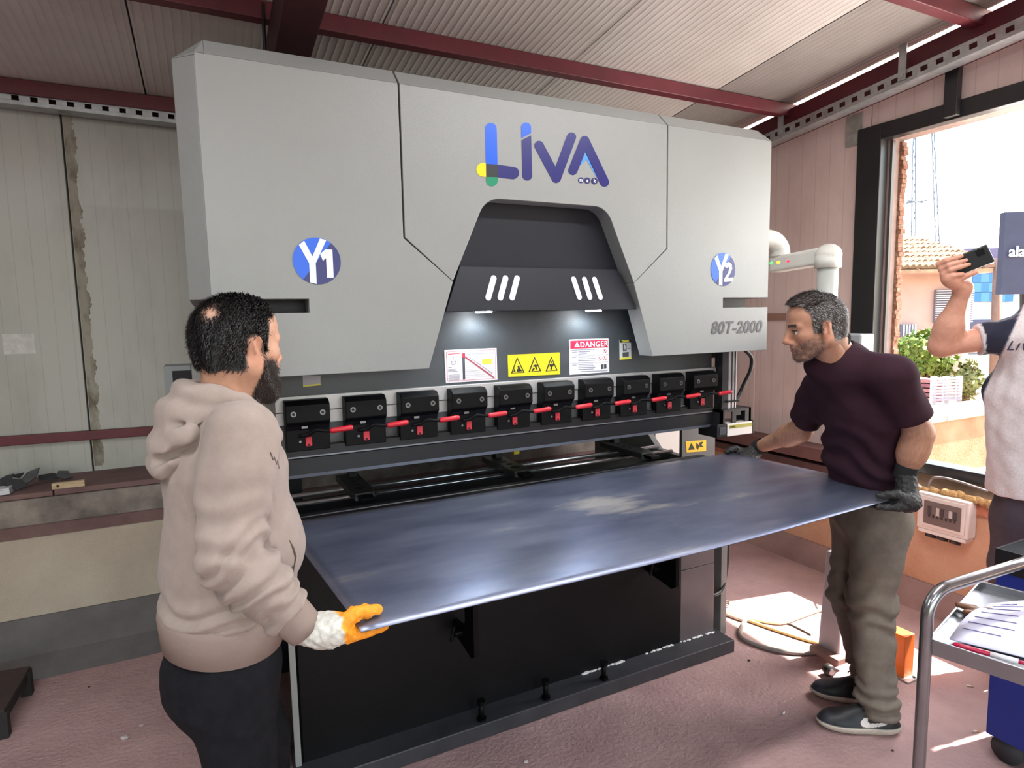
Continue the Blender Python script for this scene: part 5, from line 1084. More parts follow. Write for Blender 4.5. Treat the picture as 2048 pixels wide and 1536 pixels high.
# ---------------------------------------------------------------- head
def head_parts(jaw=1.0, beard=0.0, nb=(-0.058, 0, -0.20)):
    p = []
    ad = lambda pr, k=0.012: p.append((pr, k, 1)); sb = lambda pr, k=0.006: p.append((pr, k, -1))
    ad(ell((-0.014, 0, 0.042), (0.099, 0.078, 0.086))); ad(ell((0.030, 0, 0.048), (0.062, 0.066, 0.066)), 0.03); ad(ell((0.030, 0, -0.028), (0.061, 0.060*jaw, 0.076)), 0.03)
    ad(ell((-0.075, 0, 0.01), (0.035, 0.055, 0.06)), 0.03)
    for s in (-1, 1):
        ad(cap((-0.012, s*0.056*jaw, -0.048), (0.058, s*0.024, -0.094), 0.024, 0.021), 0.025); ad(ell((0.055, s*0.045, -0.014), (0.026, 0.020, 0.020)), 0.025)
        ad(cap((0.086, s*0.012, 0.026), (0.070, s*0.050, 0.026), 0.010, 0.009), 0.016); sb(ell((0.097, s*0.033, 0.006), (0.018, 0.019, 0.0125)), 0.016); ad(ell((0.0735, s*0.033, 0.004), (0.0145, 0.0145, 0.0145)), 0.003)
        ad(cap((0.086, s*0.020, 0.012), (0.079, s*0.046, 0.012), 0.0045, 0.004), 0.006); ad(cap((0.084, s*0.022, -0.007), (0.077, s*0.044, -0.006), 0.004, 0.0035), 0.006)
        ad(ell((0.098, s*0.0145, -0.036), (0.012, 0.009, 0.009)), 0.010)
        ca, sa = math.cos(-0.30), math.sin(-0.30); Re = np.array([[ca, 0, sa], [0, 1, 0], [-sa, 0, ca]])@np.array([[math.cos(s*0.35), -math.sin(s*0.35), 0], [math.sin(s*0.35), math.cos(s*0.35), 0], [0, 0, 1]])
        ad(ell((-0.014, s*0.082, 0.002), (0.021, 0.009, 0.034), Re), 0.008); sb(ell((-0.008, s*0.0925, 0.004), (0.0125, 0.0085, 0.021), Re), 0.003); ad(cap((-0.022, s*0.089, 0.010), (-0.018, s*0.089, -0.012), 0.0035, 0.003), 0.004); ad(ell((-0.003, s*0.079, -0.027), (0.010, 0.007, 0.011)), 0.006); ad(ell((0.004, s*0.077, -0.003), (0.006, 0.006, 0.009)), 0.006)
    ad(cap((0.090, 0, 0.020), (0.113, 0, -0.024), 0.0085, 0.011), 0.014); ad(ell((0.1125, 0, -0.029), (0.0135, 0.0135, 0.011)), 0.010)
    ad(ell((0.080, 0, -0.098), (0.020, 0.028, 0.019)), 0.022); ad(ell((0.082, 0, -0.062), (0.016, 0.032, 0.024)), 0.018)
    ad(ell((0.0955, 0, -0.0575), (0.0085, 0.023, 0.0052)), 0.005); ad(ell((0.0945, 0, -0.0690), (0.0095, 0.020, 0.0062)), 0.005); sb(ell((0.103, 0, -0.0630), (0.012, 0.022, 0.0012)), 0.003)
    nb = A3(nb); ad(cap((-0.035, 0, -0.04), nb, 0.058, 0.062), 0.035)
    for s in (-1, 1): ad(cap((-0.02, s*0.055, -0.04), nb+(0.045, s*0.025, 0.01), 0.016, 0.014), 0.03)
    if beard > 0:
        for s in (-1, 1): ad(cap((0.004, s*0.060*jaw, -0.05), (0.062, s*0.028, -0.108), 0.022+beard, 0.022+beard), 0.02)
        ad(ell((0.078, 0, -0.108), (0.026+beard*0.6, 0.032, 0.026+beard)), 0.02); ad(ell((0.102, 0, -0.0515), (0.009+beard*0.3, 0.027, 0.006)), 0.006)
    return p
def hair_mask(P, front=0.062, recess=0.0, nape=-0.055):
    x, y, z = P.T; ay = np.abs(y)
    fl_ = front+0.0+0.9*np.maximum(0, 0.040-ay)*0+recess*sstep(ay, 0.02, 0.045)*(1-sstep(ay, 0.055, 0.07))   # front hairline x limit
    top = sstep(z, 0.058+0.22*np.maximum(0, x-0.0), 0.075+0.22*np.maximum(0, x)); front_ok = 1-sstep(x, 0.058-recess*sstep(ay, 0.02, 0.05), 0.072-recess*sstep(ay, 0.02, 0.05))
    side = (1-sstep(x, 0.018, 0.030))*sstep(z, 0.022, 0.034)*sstep(ay, 0.03, 0.05)
    burn = (1-sstep(np.abs(x-0.016), 0.010, 0.018))*sstep(z, -0.016, -0.004)*sstep(ay, 0.05, 0.058)
    back = (1-sstep(x, -0.040, -0.030))*sstep(z, nape-0.006, nape+0.012)
    return np.clip(np.maximum.reduce([top*front_ok, side, burn, back]), 0, 1)
def beard_mask(P):
    x, y, z = P.T; ay = np.abs(y)
    j = (1-sstep(z, -0.060, -0.004))*sstep(x, -0.004, 0.010)*sstep(z, -0.150, -0.128)
    cheek = 1-sstep(z+0.9*np.maximum(0, x-0.02)*0.55, -0.022, -0.004)
    lipzone = (ay < 0.023)*(x > 0.085)*(z > -0.0785)*(z < -0.0535)
    under = 1-sstep(-z, 0.118, 0.150)*(x < 0.04)
    return np.clip(j*cheek*under*(1-lipzone)*(1-sstep(z, -0.048, -0.038)*(ay < 0.03)*(x > 0.088)), 0, 1)
def make_head(origin, yaw, pitch, roll, skin, hair_rgb, beard_rgb, scale, front, recess, bald, beard, beard_w, seed, hair_len, parent, grey=None, jaw=1.0, lip=(168, 98, 92), neck_to=None):
    cy, sy, cp, sp, cr_, sr = math.cos(yaw), math.sin(yaw), math.cos(pitch), math.sin(pitch), math.cos(roll), math.sin(roll)
    Rm = np.array([[cy, -sy, 0], [sy, cy, 0], [0, 0, 1]])@np.array([[cp, 0, sp], [0, 1, 0], [-sp, 0, cp]])@np.array([[1, 0, 0], [0, cr_, -sr], [0, sr, cr_]])
    nb = (-0.058, 0, -0.20) if neck_to is None else Rm.T@(A3(neck_to)-A3(origin))/scale
    parts = head_parts(jaw, beard, nb); fd = solid(parts, 0.0032, 0.012); P, F_ = fd.mesh(); P = relax(P, F_, 1, 0.4)
    N_ = vnormals(P, F_); x, y, z = P.T; ay = np.abs(y)
    C = np.tile(np.array(skin, float), (len(P), 1))
    C = mixc(C, np.array(skin)*np.array([1.02, 0.86, 0.84]), 0.6*np.exp(-((x-0.11)**2+y**2+(z+0.03)**2)/0.0004)+0.30*sstep(ay, 0.072, 0.082)*(np.abs(z) < 0.05)+0.25*np.exp(-((x-0.07)**2+(ay-0.045)**2+(z+0.03)**2)/0.0006))
    lips = ((x > 0.088)*(ay < 0.022)*(z > -0.076)*(z < -0.0535)); C = mixc(C, lip, 0.75*lips)
    bm = beard_mask(P)*np.clip(0.8+0.25*sines(P, 0.018, seed), 0, 1); C = mixc(C, beard_rgb, beard_w*bm)
    hm = hair_mask(P, front, recess)
    if bald is not None: hm = hm*(1-bald[1]*np.exp(-(((P-np.array(bald[0]))/np.array(bald[2]))**2).sum(1)))
    C = mixc(C, hair_rgb, 0.92*hm)
    br = (np.abs(z-0.031+0.10*(ay-0.03)**2/0.03) < 0.0055)*(ay > 0.010)*(ay < 0.053)*(x > 0.055); C = mixc(C, np.array(hair_rgb)*0.8, 0.9*br)
    for s in (-1, 1):
        d = np.sqrt((x-0.0735)**2+(y-s*0.033)**2+(z-0.004)**2); eye = (d < 0.0154)*(x > 0.078)*(np.abs(z-0.003) < 0.0075)
        C = mixc(C, (206, 200, 194), 0.9*eye); di = np.hypot(y-s*0.033, z-0.003); C = mixc(C, (40, 28, 24), eye*(di < 0.0062)*0.97)
        lash = (x > 0.074)*(np.abs(y-s*0.033) < 0.017)*(np.abs(z-0.0105) < 0.0022); C = mixc(C, (46, 34, 30), 0.85*lash)
        ns = (np.hypot(y-s*0.008, x-0.104) < 0.0055)*(z < -0.036)*(z > -0.046); C = mixc(C, (70, 40, 34), 0.8*ns)
    cy, sy, cp, sp, cr_, sr = math.cos(yaw), math.sin(yaw), math.cos(pitch), math.sin(pitch), math.cos(roll), math.sin(roll)
    Rm = np.array([[cy, -sy, 0], [sy, cy, 0], [0, 0, 1]])@np.array([[cp, 0, sp], [0, 1, 0], [-sp, 0, cp]])@np.array([[1, 0, 0], [0, cr_, -sr], [0, sr, cr_]])
    T = lambda Q: (Q*scale)@Rm.T+origin
    # hair: a soft cap plus short locks
    rng = np.random.RandomState(seed); locks_v = []; locks_f = []
    def locks(w, n_, L, width, comb, lift, rgbs):
        pr = w/w.sum(); ids = rng.choice(len(P), n_, p=pr); b0 = P[ids]+rng.normal(size=(n_, 3))*0.0015; nn = N_[ids]; cd = comb(b0); cd = cd-nn*(cd*nn).sum(1)[:, None]; cd /= np.linalg.norm(cd, axis=1)[:, None]+1e-6
        ln = L*rng.uniform(0.6, 1.25, n_)[:, None]; sdv = np.cross(nn, cd)*width; mid = b0+nn*ln*lift*0.75+cd*ln*0.5+rng.normal(size=(n_, 3))*0.002; tip = b0+nn*ln*lift+cd*ln+rng.normal(size=(n_, 3))*0.003
        V_ = np.stack([b0-sdv, b0+sdv, mid+sdv*0.8, tip, mid-sdv*0.8], 1).reshape(-1, 3); return T(V_), np.array([[5*k, 5*k+1, 5*k+2, 5*k+4] for k in range(n_)]+[[5*k+4, 5*k+2, 5*k+3, 5*k+3] for k in range(n_)])
    hair_c = hair_rgb
    return P, F_, N_, C, hm, bm, T, locks, Rm
def add_hair(name, hd, w, n_, L, width, comb, lift, rgb, parent, rgb2=None, f2=0.0, rough=0.45):
    P, F_, N_, C, hm, bm, T, locks, Rm = hd; V_, Q = locks(np.clip(w, 0, 1)**1.5+1e-9, n_, L, width, comb, lift, None)
    tri = []
    faces = [tuple(q[:4]) if len(set(q)) == 4 else tuple(q[:3]) for q in Q.tolist()]
    me = bpy.data.meshes.new(name); me.from_pydata(V_.tolist(), [], faces); me.update()
    c = np.tile(np.array(rgb, float), (n_, 1)); r = np.random.RandomState(3); c *= r.uniform(0.75, 1.25, (n_, 1))
    if rgb2 is not None: k = r.uniform(size=n_) < f2; c[k] = np.array(rgb2)*r.uniform(0.8, 1.1, (k.sum(), 1))
    c = np.repeat(np.clip(c, 0, 255), 5, 0)/255.0; c = np.where(c <= 0.04045, c/12.92, ((c+0.055)/1.055)**2.4); at_ = me.color_attributes.new('Col', 'FLOAT_COLOR', 'POINT'); at_.data.foreach_set('color', np.concatenate([c, np.ones((len(c), 1))], 1).astype(np.float32).ravel())
    return link(name, me, mat('hair', (30, 28, 28), rough, attr='Col', spec=0.35), parent, True)
def to_body(pieces):             # join pieces of one body into one mesh
    P = []; F_ = []; C = []; n_ = 0
    for p, f, c in pieces: P.append(p); F_.append(np.asarray(f)+n_); C.append(c); n_ += len(p)
    return np.concatenate(P), np.concatenate(F_), np.concatenate(C)
# ---------------------------------------------------------------- a hand gripping the edge of the sheet: fingers below, thumb on top
def grip(C0, e1_, sgn, wrist, fat=1.0, z0=None, fl_=(0.066, 0.078, 0.074, 0.058)):
    e1_ = nrm(e1_); up_ = np.array([0, 0, 1.0]); e2_ = np.cross(up_, e1_); p = []; ad = lambda pr, k=0.010: p.append((pr, k, 1))
    R_ = np.stack([e1_, e2_, up_], 1); pc = C0-e1_*0.040-up_*0.016
    ad(ell(pc, (0.052*fat, 0.044*fat, 0.025*fat), R_)); ad(cap(pc-e1_*0.02, wrist, 0.033*fat, 0.031*fat), 0.03); ad(ell(pc-e1_*0.005+e2_*sgn*0.026+up_*0.008, (0.036, 0.022, 0.024), R_), 0.02)
    for k, off in enumerate((-0.034, -0.0115, 0.0115, 0.034)):
        off *= -sgn; a = C0-e1_*0.008+e2_*off-up_*0.028; b = C0+e1_*fl_[k]*0.55+e2_*off*1.02-up_*0.0255; c = C0+e1_*fl_[k]+e2_*off*0.95-up_*0.0240; r = (0.0112 if k < 3 else 0.0098)*fat
        ad(cap(pc+e2_*off*0.9, a, r*1.25, r*1.1), 0.010); ad(cap(a, b, r*1.08, r), 0.004); ad(cap(b, c, r, r*0.88), 0.004)
    t0 = pc-e1_*0.004+e2_*sgn*0.032+up_*0.012; t1 = C0-e1_*0.002+e2_*sgn*0.030+up_*0.021; t2 = C0+e1_*0.028+e2_*sgn*0.024+up_*0.0165; t3 = C0+e1_*0.056+e2_*sgn*0.018+up_*0.0125
    ad(cap(t0, t1, 0.018*fat, 0.0150*fat), 0.012); ad(cap(t1, t2, 0.0145*fat, 0.0138*fat), 0.006); ad(cap(t2, t3, 0.0138*fat, 0.0105*fat), 0.004)
    return p

# ================================================================== the man in the hoodie (left)
def JA(px_, py_, Y): return onY(px_, py_, Y)
fa = math.radians(9); uA = np.array([math.cos(fa), math.sin(fa), 0]); lA = np.array([-math.sin(fa), math.cos(fa), 0]); UPV = np.array([0, 0, 1.0])
hips = JA(447, 1262, -0.56); waist = JA(456, 1110, -0.55); chest = JA(452, 940, -0.54); neckb = JA(448, 795, -0.53)
headA = JA(478, 694, -0.535)
shR = JA(486, 876, -0.715); shL = neckb+lA*0.18-UPV*0.075+uA*0.05
elR = JA(458, 1112, -0.80)
CA_R = s_nl+(s_fl-s_nl)*0.078; CA_L = onZ(588, 1036, SZ); tL = (CA_L[1]-s_nl[1])/(s_fl[1]-s_nl[1]); CA_L = s_nl+(s_fl-s_nl)*tL
eR = nrm((1, 0.05, 0)); eL = nrm((1, 0.10, 0))
wrR = CA_R-eR*0.104+np.array([0, 0.010, -0.004]); wrL = CA_L-eL*0.105+np.array([0, -0.02, -0.005]); elL = (shL+wrL)/2+np.array([-0.06, 0.02, -0.10])
kneeR = np.array([hips[0]+0.02, hips[1]-0.10, 0.49]); kneeL = np.array([hips[0]+0.07, hips[1]+0.10, 0.49]); ankR = np.array([hips[0]+0.0, hips[1]-0.12, 0.085]); ankL = np.array([hips[0]+0.06, hips[1]+0.12, 0.085])
gz = lambda p: np.array([p[0], p[1], 0.0])
PA_ = thing('person', 'bearded man in a taupe hoodie and black jeans holding the left end of the sheet', 'person', (hips[0], hips[1], 0))
SKA = (192, 146, 121)
hdA = make_head(headA, math.radians(33), math.radians(4), 0.0, SKA, (22, 20, 21), (46, 34, 28), 0.985, 0.06, 0.012, ((-0.094, -0.030, 0.078), 1.0, (0.026, 0.028, 0.026)), 0.006, 0.88, 11, 0.02, PA_, neck_to=neckb-UPV*0.06+uA*0.01)
# body: head with neck, trunk, arms and legs (mostly under the clothes)
bp_ = []
def bd(pr, k=0.03): bp_.append((pr, k, 1))
bd(ecap(hips-UPV*0.02, waist, (0.155, 0.11), (0.14, 0.10), lA)); bd(ecap(waist, chest+UPV*0.03, (0.14, 0.10), (0.165, 0.105), lA)); bd(ecap(chest, neckb-UPV*0.05, (0.15, 0.10), (0.11, 0.07), lA)); bd(cap(neckb-UPV*0.06, headA-uA*0.03-UPV*0.05, 0.06, 0.052))
for s_, e_, w_ in ((shR, elR, wrR), (shL, elL, wrL)): bd(cap(s_, e_, 0.050, 0.042)); bd(cap(e_, w_, 0.042, 0.028))
for sg, kn, an in ((-1, kneeR, ankR), (1, kneeL, ankL)): bd(cap(hips+lA*sg*0.085, kn, 0.082, 0.055)); bd(cap(kn, an, 0.055, 0.036)); bd(cap(an, gz(an)+uA*0.12+UPV*0.035, 0.036, 0.03))
PbA, FbA = solid(bp_, 0.012).mesh(); CbA = np.tile(np.array(SKA, float), (len(PbA), 1))
PA0, FA0 = hdA[6](hdA[0]), hdA[1]
P, F_, C = to_body([(PA0, FA0, hdA[3]), (PbA, FbA, CbA)]); bodyA = npmesh('body', P, F_, M_SKIN, PA_, C)
cb_back = lambda b0: np.stack([-0.5+0*b0[:, 0], 0.25*np.sign(b0[:, 1]), -0.9*np.sign(-b0[:, 0]+0.02)*0-0.55+0*b0[:, 0]], 1)
add_hair('hair', hdA, hdA[4], 15000, 0.012, 0.0011, cb_back, 0.45, (24, 22, 23), bodyA)
add_hair('beard', hdA, hdA[5]*(hdA[0][:, 2] < -0.02), 9000, 0.011, 0.0007, lambda b0: np.stack([0.35+0*b0[:, 0], 0*b0[:, 0], -1+0*b0[:, 0]], 1), 0.45, (44, 33, 28), bodyA)
# hoodie
hp_ = []
def hd_(pr, k=0.035, s=1): hp_.append((pr, k, s))
hemc = JA(446, 1258, -0.56)
hd_(ecap(hemc+UPV*0.03, waist+UPV*0.02+uA*0.012, (0.180, 0.140), (0.185, 0.152), lA)); hd_(ecap(waist+UPV*0.02+uA*0.012, chest, (0.185, 0.152), (0.180, 0.130), lA)); hd_(ecap(chest, neckb-UPV*0.085-uA*0.010, (0.180, 0.128), (0.125, 0.086), lA), 0.05)
hd_(cap(shR, neckb-UPV*0.055, 0.066, 0.060), 0.06); hd_(cap(shL, neckb-UPV*0.055, 0.066, 0.060), 0.06)
hd_(ell(waist+uA*0.065+UPV*0.03, (0.095, 0.13, 0.12), np.stack([uA, lA, UPV], 1)), 0.06)
for s_, e_, w_, cuf in ((shR, elR, wrR, eR), (shL, elL, wrL, eL)):
    fw = nrm(w_-e_); hd_(cap(s_, s_+(e_-s_)*0.35, 0.080, 0.078), 0.035); hd_(cap(s_+(e_-s_)*0.3, e_, 0.078, 0.066), 0.010); hd_(cap(e_, e_+fw*0.09, 0.066, 0.066), 0.010); hd_(cap(e_+fw*0.07, w_-fw*0.055, 0.066, 0.050), 0.010)
hd_(ell(neckb+UPV*0.06, (0.066, 0.068, 0.14)), 0.012, -1)
# hood: thick rolled collar and the bag hanging behind
ringc = neckb-UPV*0.025+uA*0.018; ring = []; qp = []
for k in range(33):
    a = -math.pi+2*math.pi*k/32; fx, fy = math.cos(a), math.sin(a); ring.append(ringc+uA*(0.100*fx)+lA*(0.096*fy)+UPV*(0.020-0.105*max(0, fx)**1.2+0.022*max(0, -fx))-uA*0.012*max(0, fx))
for k in range(32):
    fr_ = max(0.0, float((ring[k]-ringc)@uA/0.1)); bk_ = max(0.0, float((ring[k]-ringc)@(-uA)/0.1)); qp.append((cap(ring[k], ring[k+1], 0.021+0.010*bk_, 0.021+0.010*bk_), 0.014, 1)); qp.append((cap(ring[k]-uA*0.024*bk_-UPV*0.045+(ring[k]-ringc)*0.10, ring[k+1]-uA*0.024*bk_-UPV*0.045+(ring[k+1]-ringc)*0.10, 0.020+0.012*bk_-0.008*fr_), 0.016, 1))
RB_ = np.stack([nrm(uA+0.35*UPV), lA, nrm(UPV-0.35*uA)], 1)
qp += [(ell(neckb-uA*0.098-UPV*0.075, (0.055, 0.140, 0.052), RB_), 0.020, 1), (ell(neckb-uA*0.130-UPV*0.115, (0.042, 0.105, 0.055), RB_), 0.016, 1), (cap(neckb-uA*0.145+lA*0.05-UPV*0.150, neckb-uA*0.145-lA*0.06-UPV*0.145, 0.030, 0.026), 0.014, 1)]
qp += [(cap(neckb-uA*0.075-lA*0.145-UPV*0.085, neckb-uA*0.160-lA*0.06-UPV*0.125, 0.012), 0.014, -1), (cap(neckb-uA*0.02-lA*0.120-UPV*0.055, neckb-uA*0.150-lA*0.075-UPV*0.040, 0.007), 0.016, -1), (ell(neckb+UPV*0.07, (0.070, 0.070, 0.15)), 0.012, -1)]
hf = solid(hp_, 0.0062, 0.02)
cutp = hemc-UPV*0.020
hf.clip(half(hemc+UPV*0.050, -UPV), 0.03)
for w_, cuf, e_ in ((wrR, eR, elR), (wrL, eL, elL)):
    fw = nrm(w_-e_); g = half(w_-fw*0.055, fw); fn0 = g
    q = hf.sl(w_-0.10, w_+0.10, 0.0); d = g(*hf.grid(q)); hf.V[q] = np.maximum(hf.V[q], d)
P, F_ = hf.mesh(); P = relax(P, F_, 2, 0.5); N_ = vnormals(P, F_)
def axis_t(P, a, b): ab = b-a; return ((P-a)@ab)/(ab@ab), np.linalg.norm((P-a)-np.outer(((P-a)@ab)/(ab@ab), ab), axis=1)
disp = np.zeros(len(P))
for s_, e_, w_ in ((shR, elR, wrR), (shL, elL, wrL)):
    t, r = axis_t(P, e_, w_); near = (r < 0.11)*sstep(t, -0.25, 0.0)*(1-sstep(t, 0.75, 0.9)); L = np.linalg.norm(w_-e_)
    disp += 0.0052*near*np.sin(t*L*2*math.pi/0.044+1.6*sines(P, 0.16, 5)+1.2*sines(P, 0.09, 6))
    t, r = axis_t(P, s_, e_); near = (r < 0.11)*sstep(t, 0.30, 0.7)*(1-sstep(t, 1.0, 1.15)); disp += 0.004*near*np.sin(t*0.28*2*math.pi/0.07+2.0*sines(P, 0.2, 8))
zz_ = P[:, 2]-cutp[2]
disp += 0.006*np.exp(-((zz_-0.115)/0.045)**2)*np.sin(zz_*2*math.pi/0.052+1.8*sines(P, 0.22, 9))+0.0026*sines(P, 0.13, 12)+0.0035*np.maximum(0, np.abs(sines(P*np.array([1, 1, 0.55]), 0.16, 15))-0.8)
disp -= 0.007*sstep(-zz_, -0.085, -0.070)*0
disp -= 0.004*np.exp(-((zz_-0.082)/0.008)**2)
# armhole seam and pocket slit
pk0, pk1 = JA(583, 1080, -0.93), JA(598, 1150, -0.93)
P = P+N_*disp[:, None]
M_HOOD = mat('hoodie_cloth', (156, 141, 133), 0.92, var=0.06, vscale=30, bump=0.22, bscale=700, spec=0.15); M_HOOD.node_tree.nodes['Principled BSDF'].inputs['Sheen Weight'].default_value = 0.15
hood_o = npmesh('hoodie', P, F_, M_HOOD, PA_); hood_P, hood_F = P, F_
P, F_ = solid(qp, 0.005, 0.02).mesh(); P = relax(P, F_, 2); N_ = vnormals(P, F_); P = P+N_*(0.0018*sines(P, 0.06, 17)+0.003*np.maximum(0, np.abs(sines(P, 0.11, 18))-0.7))[:, None]; npmesh('hood', P, F_, M_HOOD, hood_o)
# ribbed cuffs, separate knitted bands
M_RIB = mat('hoodie_rib', (150, 133, 125), 0.95, bump=0.35, bscale=900, spec=0.15)
for w_, e_ in ((wrR, elR), (wrL, elL)):
    fw = nrm(w_-e_); a_ = w_-fw*0.075; b_ = w_+fw*0.005; n_ = 28; mcf = MB(); mcf.tube([a_, a_+fw*0.012, a_+fw*0.055, b_, b_-fw*0.006], [0.043, 0.0475, 0.044, 0.041, 0.034], n_, False); mcf.build('cuff', M_RIB, hood_o, True)
hb_ = []; HN = 64
prof = [(0.150, 0.110, 0.072), (0.176, 0.137, 0.070), (0.180, 0.141, 0.050), (0.176, 0.136, -0.022), (0.162, 0.122, -0.026)]
mh = MB(); vv = []
for (a_, b_, dz) in prof:
    for k in range(HN): t = 2*math.pi*k/HN; vv.append(hemc+lA*a_*math.cos(t)+uA*b_*math.sin(t)+UPV*(dz-0.012*math.sin(t)))
mh.add(vv, [(i*HN+k, i*HN+(k+1) % HN, (i+1)*HN+(k+1) % HN, (i+1)*HN+k) for i in range(4) for k in range(HN)]); mh.build('hem_band', M_RIB, hood_o, True)
# embroidery strokes on the chest, pocket slit
def surf_stroke(name, pts, Y0, r, m, parent): MB().tube([JA(*q, Y0) for q in pts], r, 5).build(name, m, parent)
# small marks drawn along the cloth surface
def to_px(P): q = (np.asarray(P)-CAM); z_ = q@CF; return np.stack([1024+F_PX*(q@CR)/z_, 768+F_PX*(q@CD)/z_], -1)
def surf_pts(P, N_, pts, lift):
    fr = np.einsum('ij,ij->i', N_, P-CAM) < 0; idx = np.where(fr)[0]; U = to_px(P[idx]); dist = np.linalg.norm(P[idx]-CAM, axis=1); out = []
    for q in pts: d = np.hypot(U[:, 0]-q[0], U[:, 1]-q[1]); c = np.where(d < d.min()+6)[0]; k = idx[c[np.argmin(dist[c])]]; out.append(P[k]+N_[k]*lift)
    return out
HP, HNv = hood_P, vnormals(hood_P, hood_F)
MB().tube(surf_pts(HP, HNv, [(586, 1082), (592, 1098), (595, 1118), (592, 1136), (588, 1150)], 0.0005), [0.001, 0.003, 0.0035, 0.003, 0.001], 6).build('pocket_slit', mat('slit_dark', (88, 76, 70), 0.9), hood_o, True)
for st in ([(548, 905), (552, 922)], [(554, 912), (558, 930)], [(559, 922), (563, 938)]): MB().tube(surf_pts(HP, HNv, st, 0.0005), 0.0016, 5).build('embroidery', mat('thread_dark', (96, 84, 80), 0.9), hood_o)
# jeans
M_JEAN = mat('jeans_black', (22, 23, 28), 0.85, var=0.25, vscale=40, bump=0.2, bscale=500, spec=0.2)
jp = []
def jd(pr, k=0.03, s=1): jp.append((pr, k, s))
jd(ecap(hips+UPV*0.06, hips-UPV*0.08, (0.150, 0.112), (0.168, 0.130), lA)); jd(ell(hips-uA*0.06-UPV*0.11, (0.085, 0.150, 0.10), np.stack([uA, lA, UPV], 1)), 0.04)
for sg, kn, an in ((-1, kneeR, ankR), (1, kneeL, ankL)): jd(cap(hips+lA*sg*0.085-UPV*0.07, kn, 0.100, 0.076), 0.03); jd(cap(kn, an, 0.076, 0.064), 0.03)
jf = solid(jp, 0.009, 0.02); jf.clip(half((0, 0, 0.06), (0, 0, -1)), 0.006); P, F_ = jf.mesh(); P = relax(P, F_, 2); N_ = vnormals(P, F_)
P = P+N_*(0.004*np.maximum(0, np.abs(sines(P*np.array([1, 1, 0.6]), 0.14, 31))-0.5)*sstep(-P[:, 2], -0.95, -0.7)+0.002*sines(P, 0.07, 33))[:, None]; jeanA = npmesh('jeans', P, F_, M_JEAN, PA_)
# work gloves: white cotton back, orange coated front
def glove(name, C0, e1_, sgn, wrist, two, m, h=0.0036):
    pp2 = grip(C0, e1_, sgn, wrist, 1.08); gf = solid(pp2, h, 0.012); P, F_ = gf.mesh(); P = relax(P, F_, 1, 0.4); N_ = vnormals(P, F_); P = P+N_*(0.0012*sines(P, 0.02, 41)+0.0009*sines(P, 0.011, 43))[:, None]
    if two: t = (P-C0)@nrm(e1_)+0.10*(P[:, 2]-C0[2])+0.004*sines(P, 0.03, 44); w = sstep(t, -0.034, -0.027); cols = mixc(np.tile(np.array([206, 204, 196.]), (len(P), 1)), (246, 152, 24), w); cols = mixc(cols, (170, 164, 150), 0.35*(sines(P, 0.03, 46) > 0.9)*(1-w))
    else: cols = np.tile(np.array([30., 29, 30]), (len(P), 1)); cols = mixc(cols, (150, 146, 140), 0.5*(sines(P, 0.016, 47) > 2.1))
    return npmesh(name, P, F_, m, PA_ if two else PB_, cols)
M_GLV = mat('glove_rubber', (200, 180, 160), 0.55, attr='Col', var=0.08, vscale=80, bump=0.25, bscale=260)
PB_ = None
gR = glove('glove', CA_R, eR, -1, wrR, True, M_GLV); gL = glove('glove', CA_L, eL, 1, wrL, True, M_GLV)
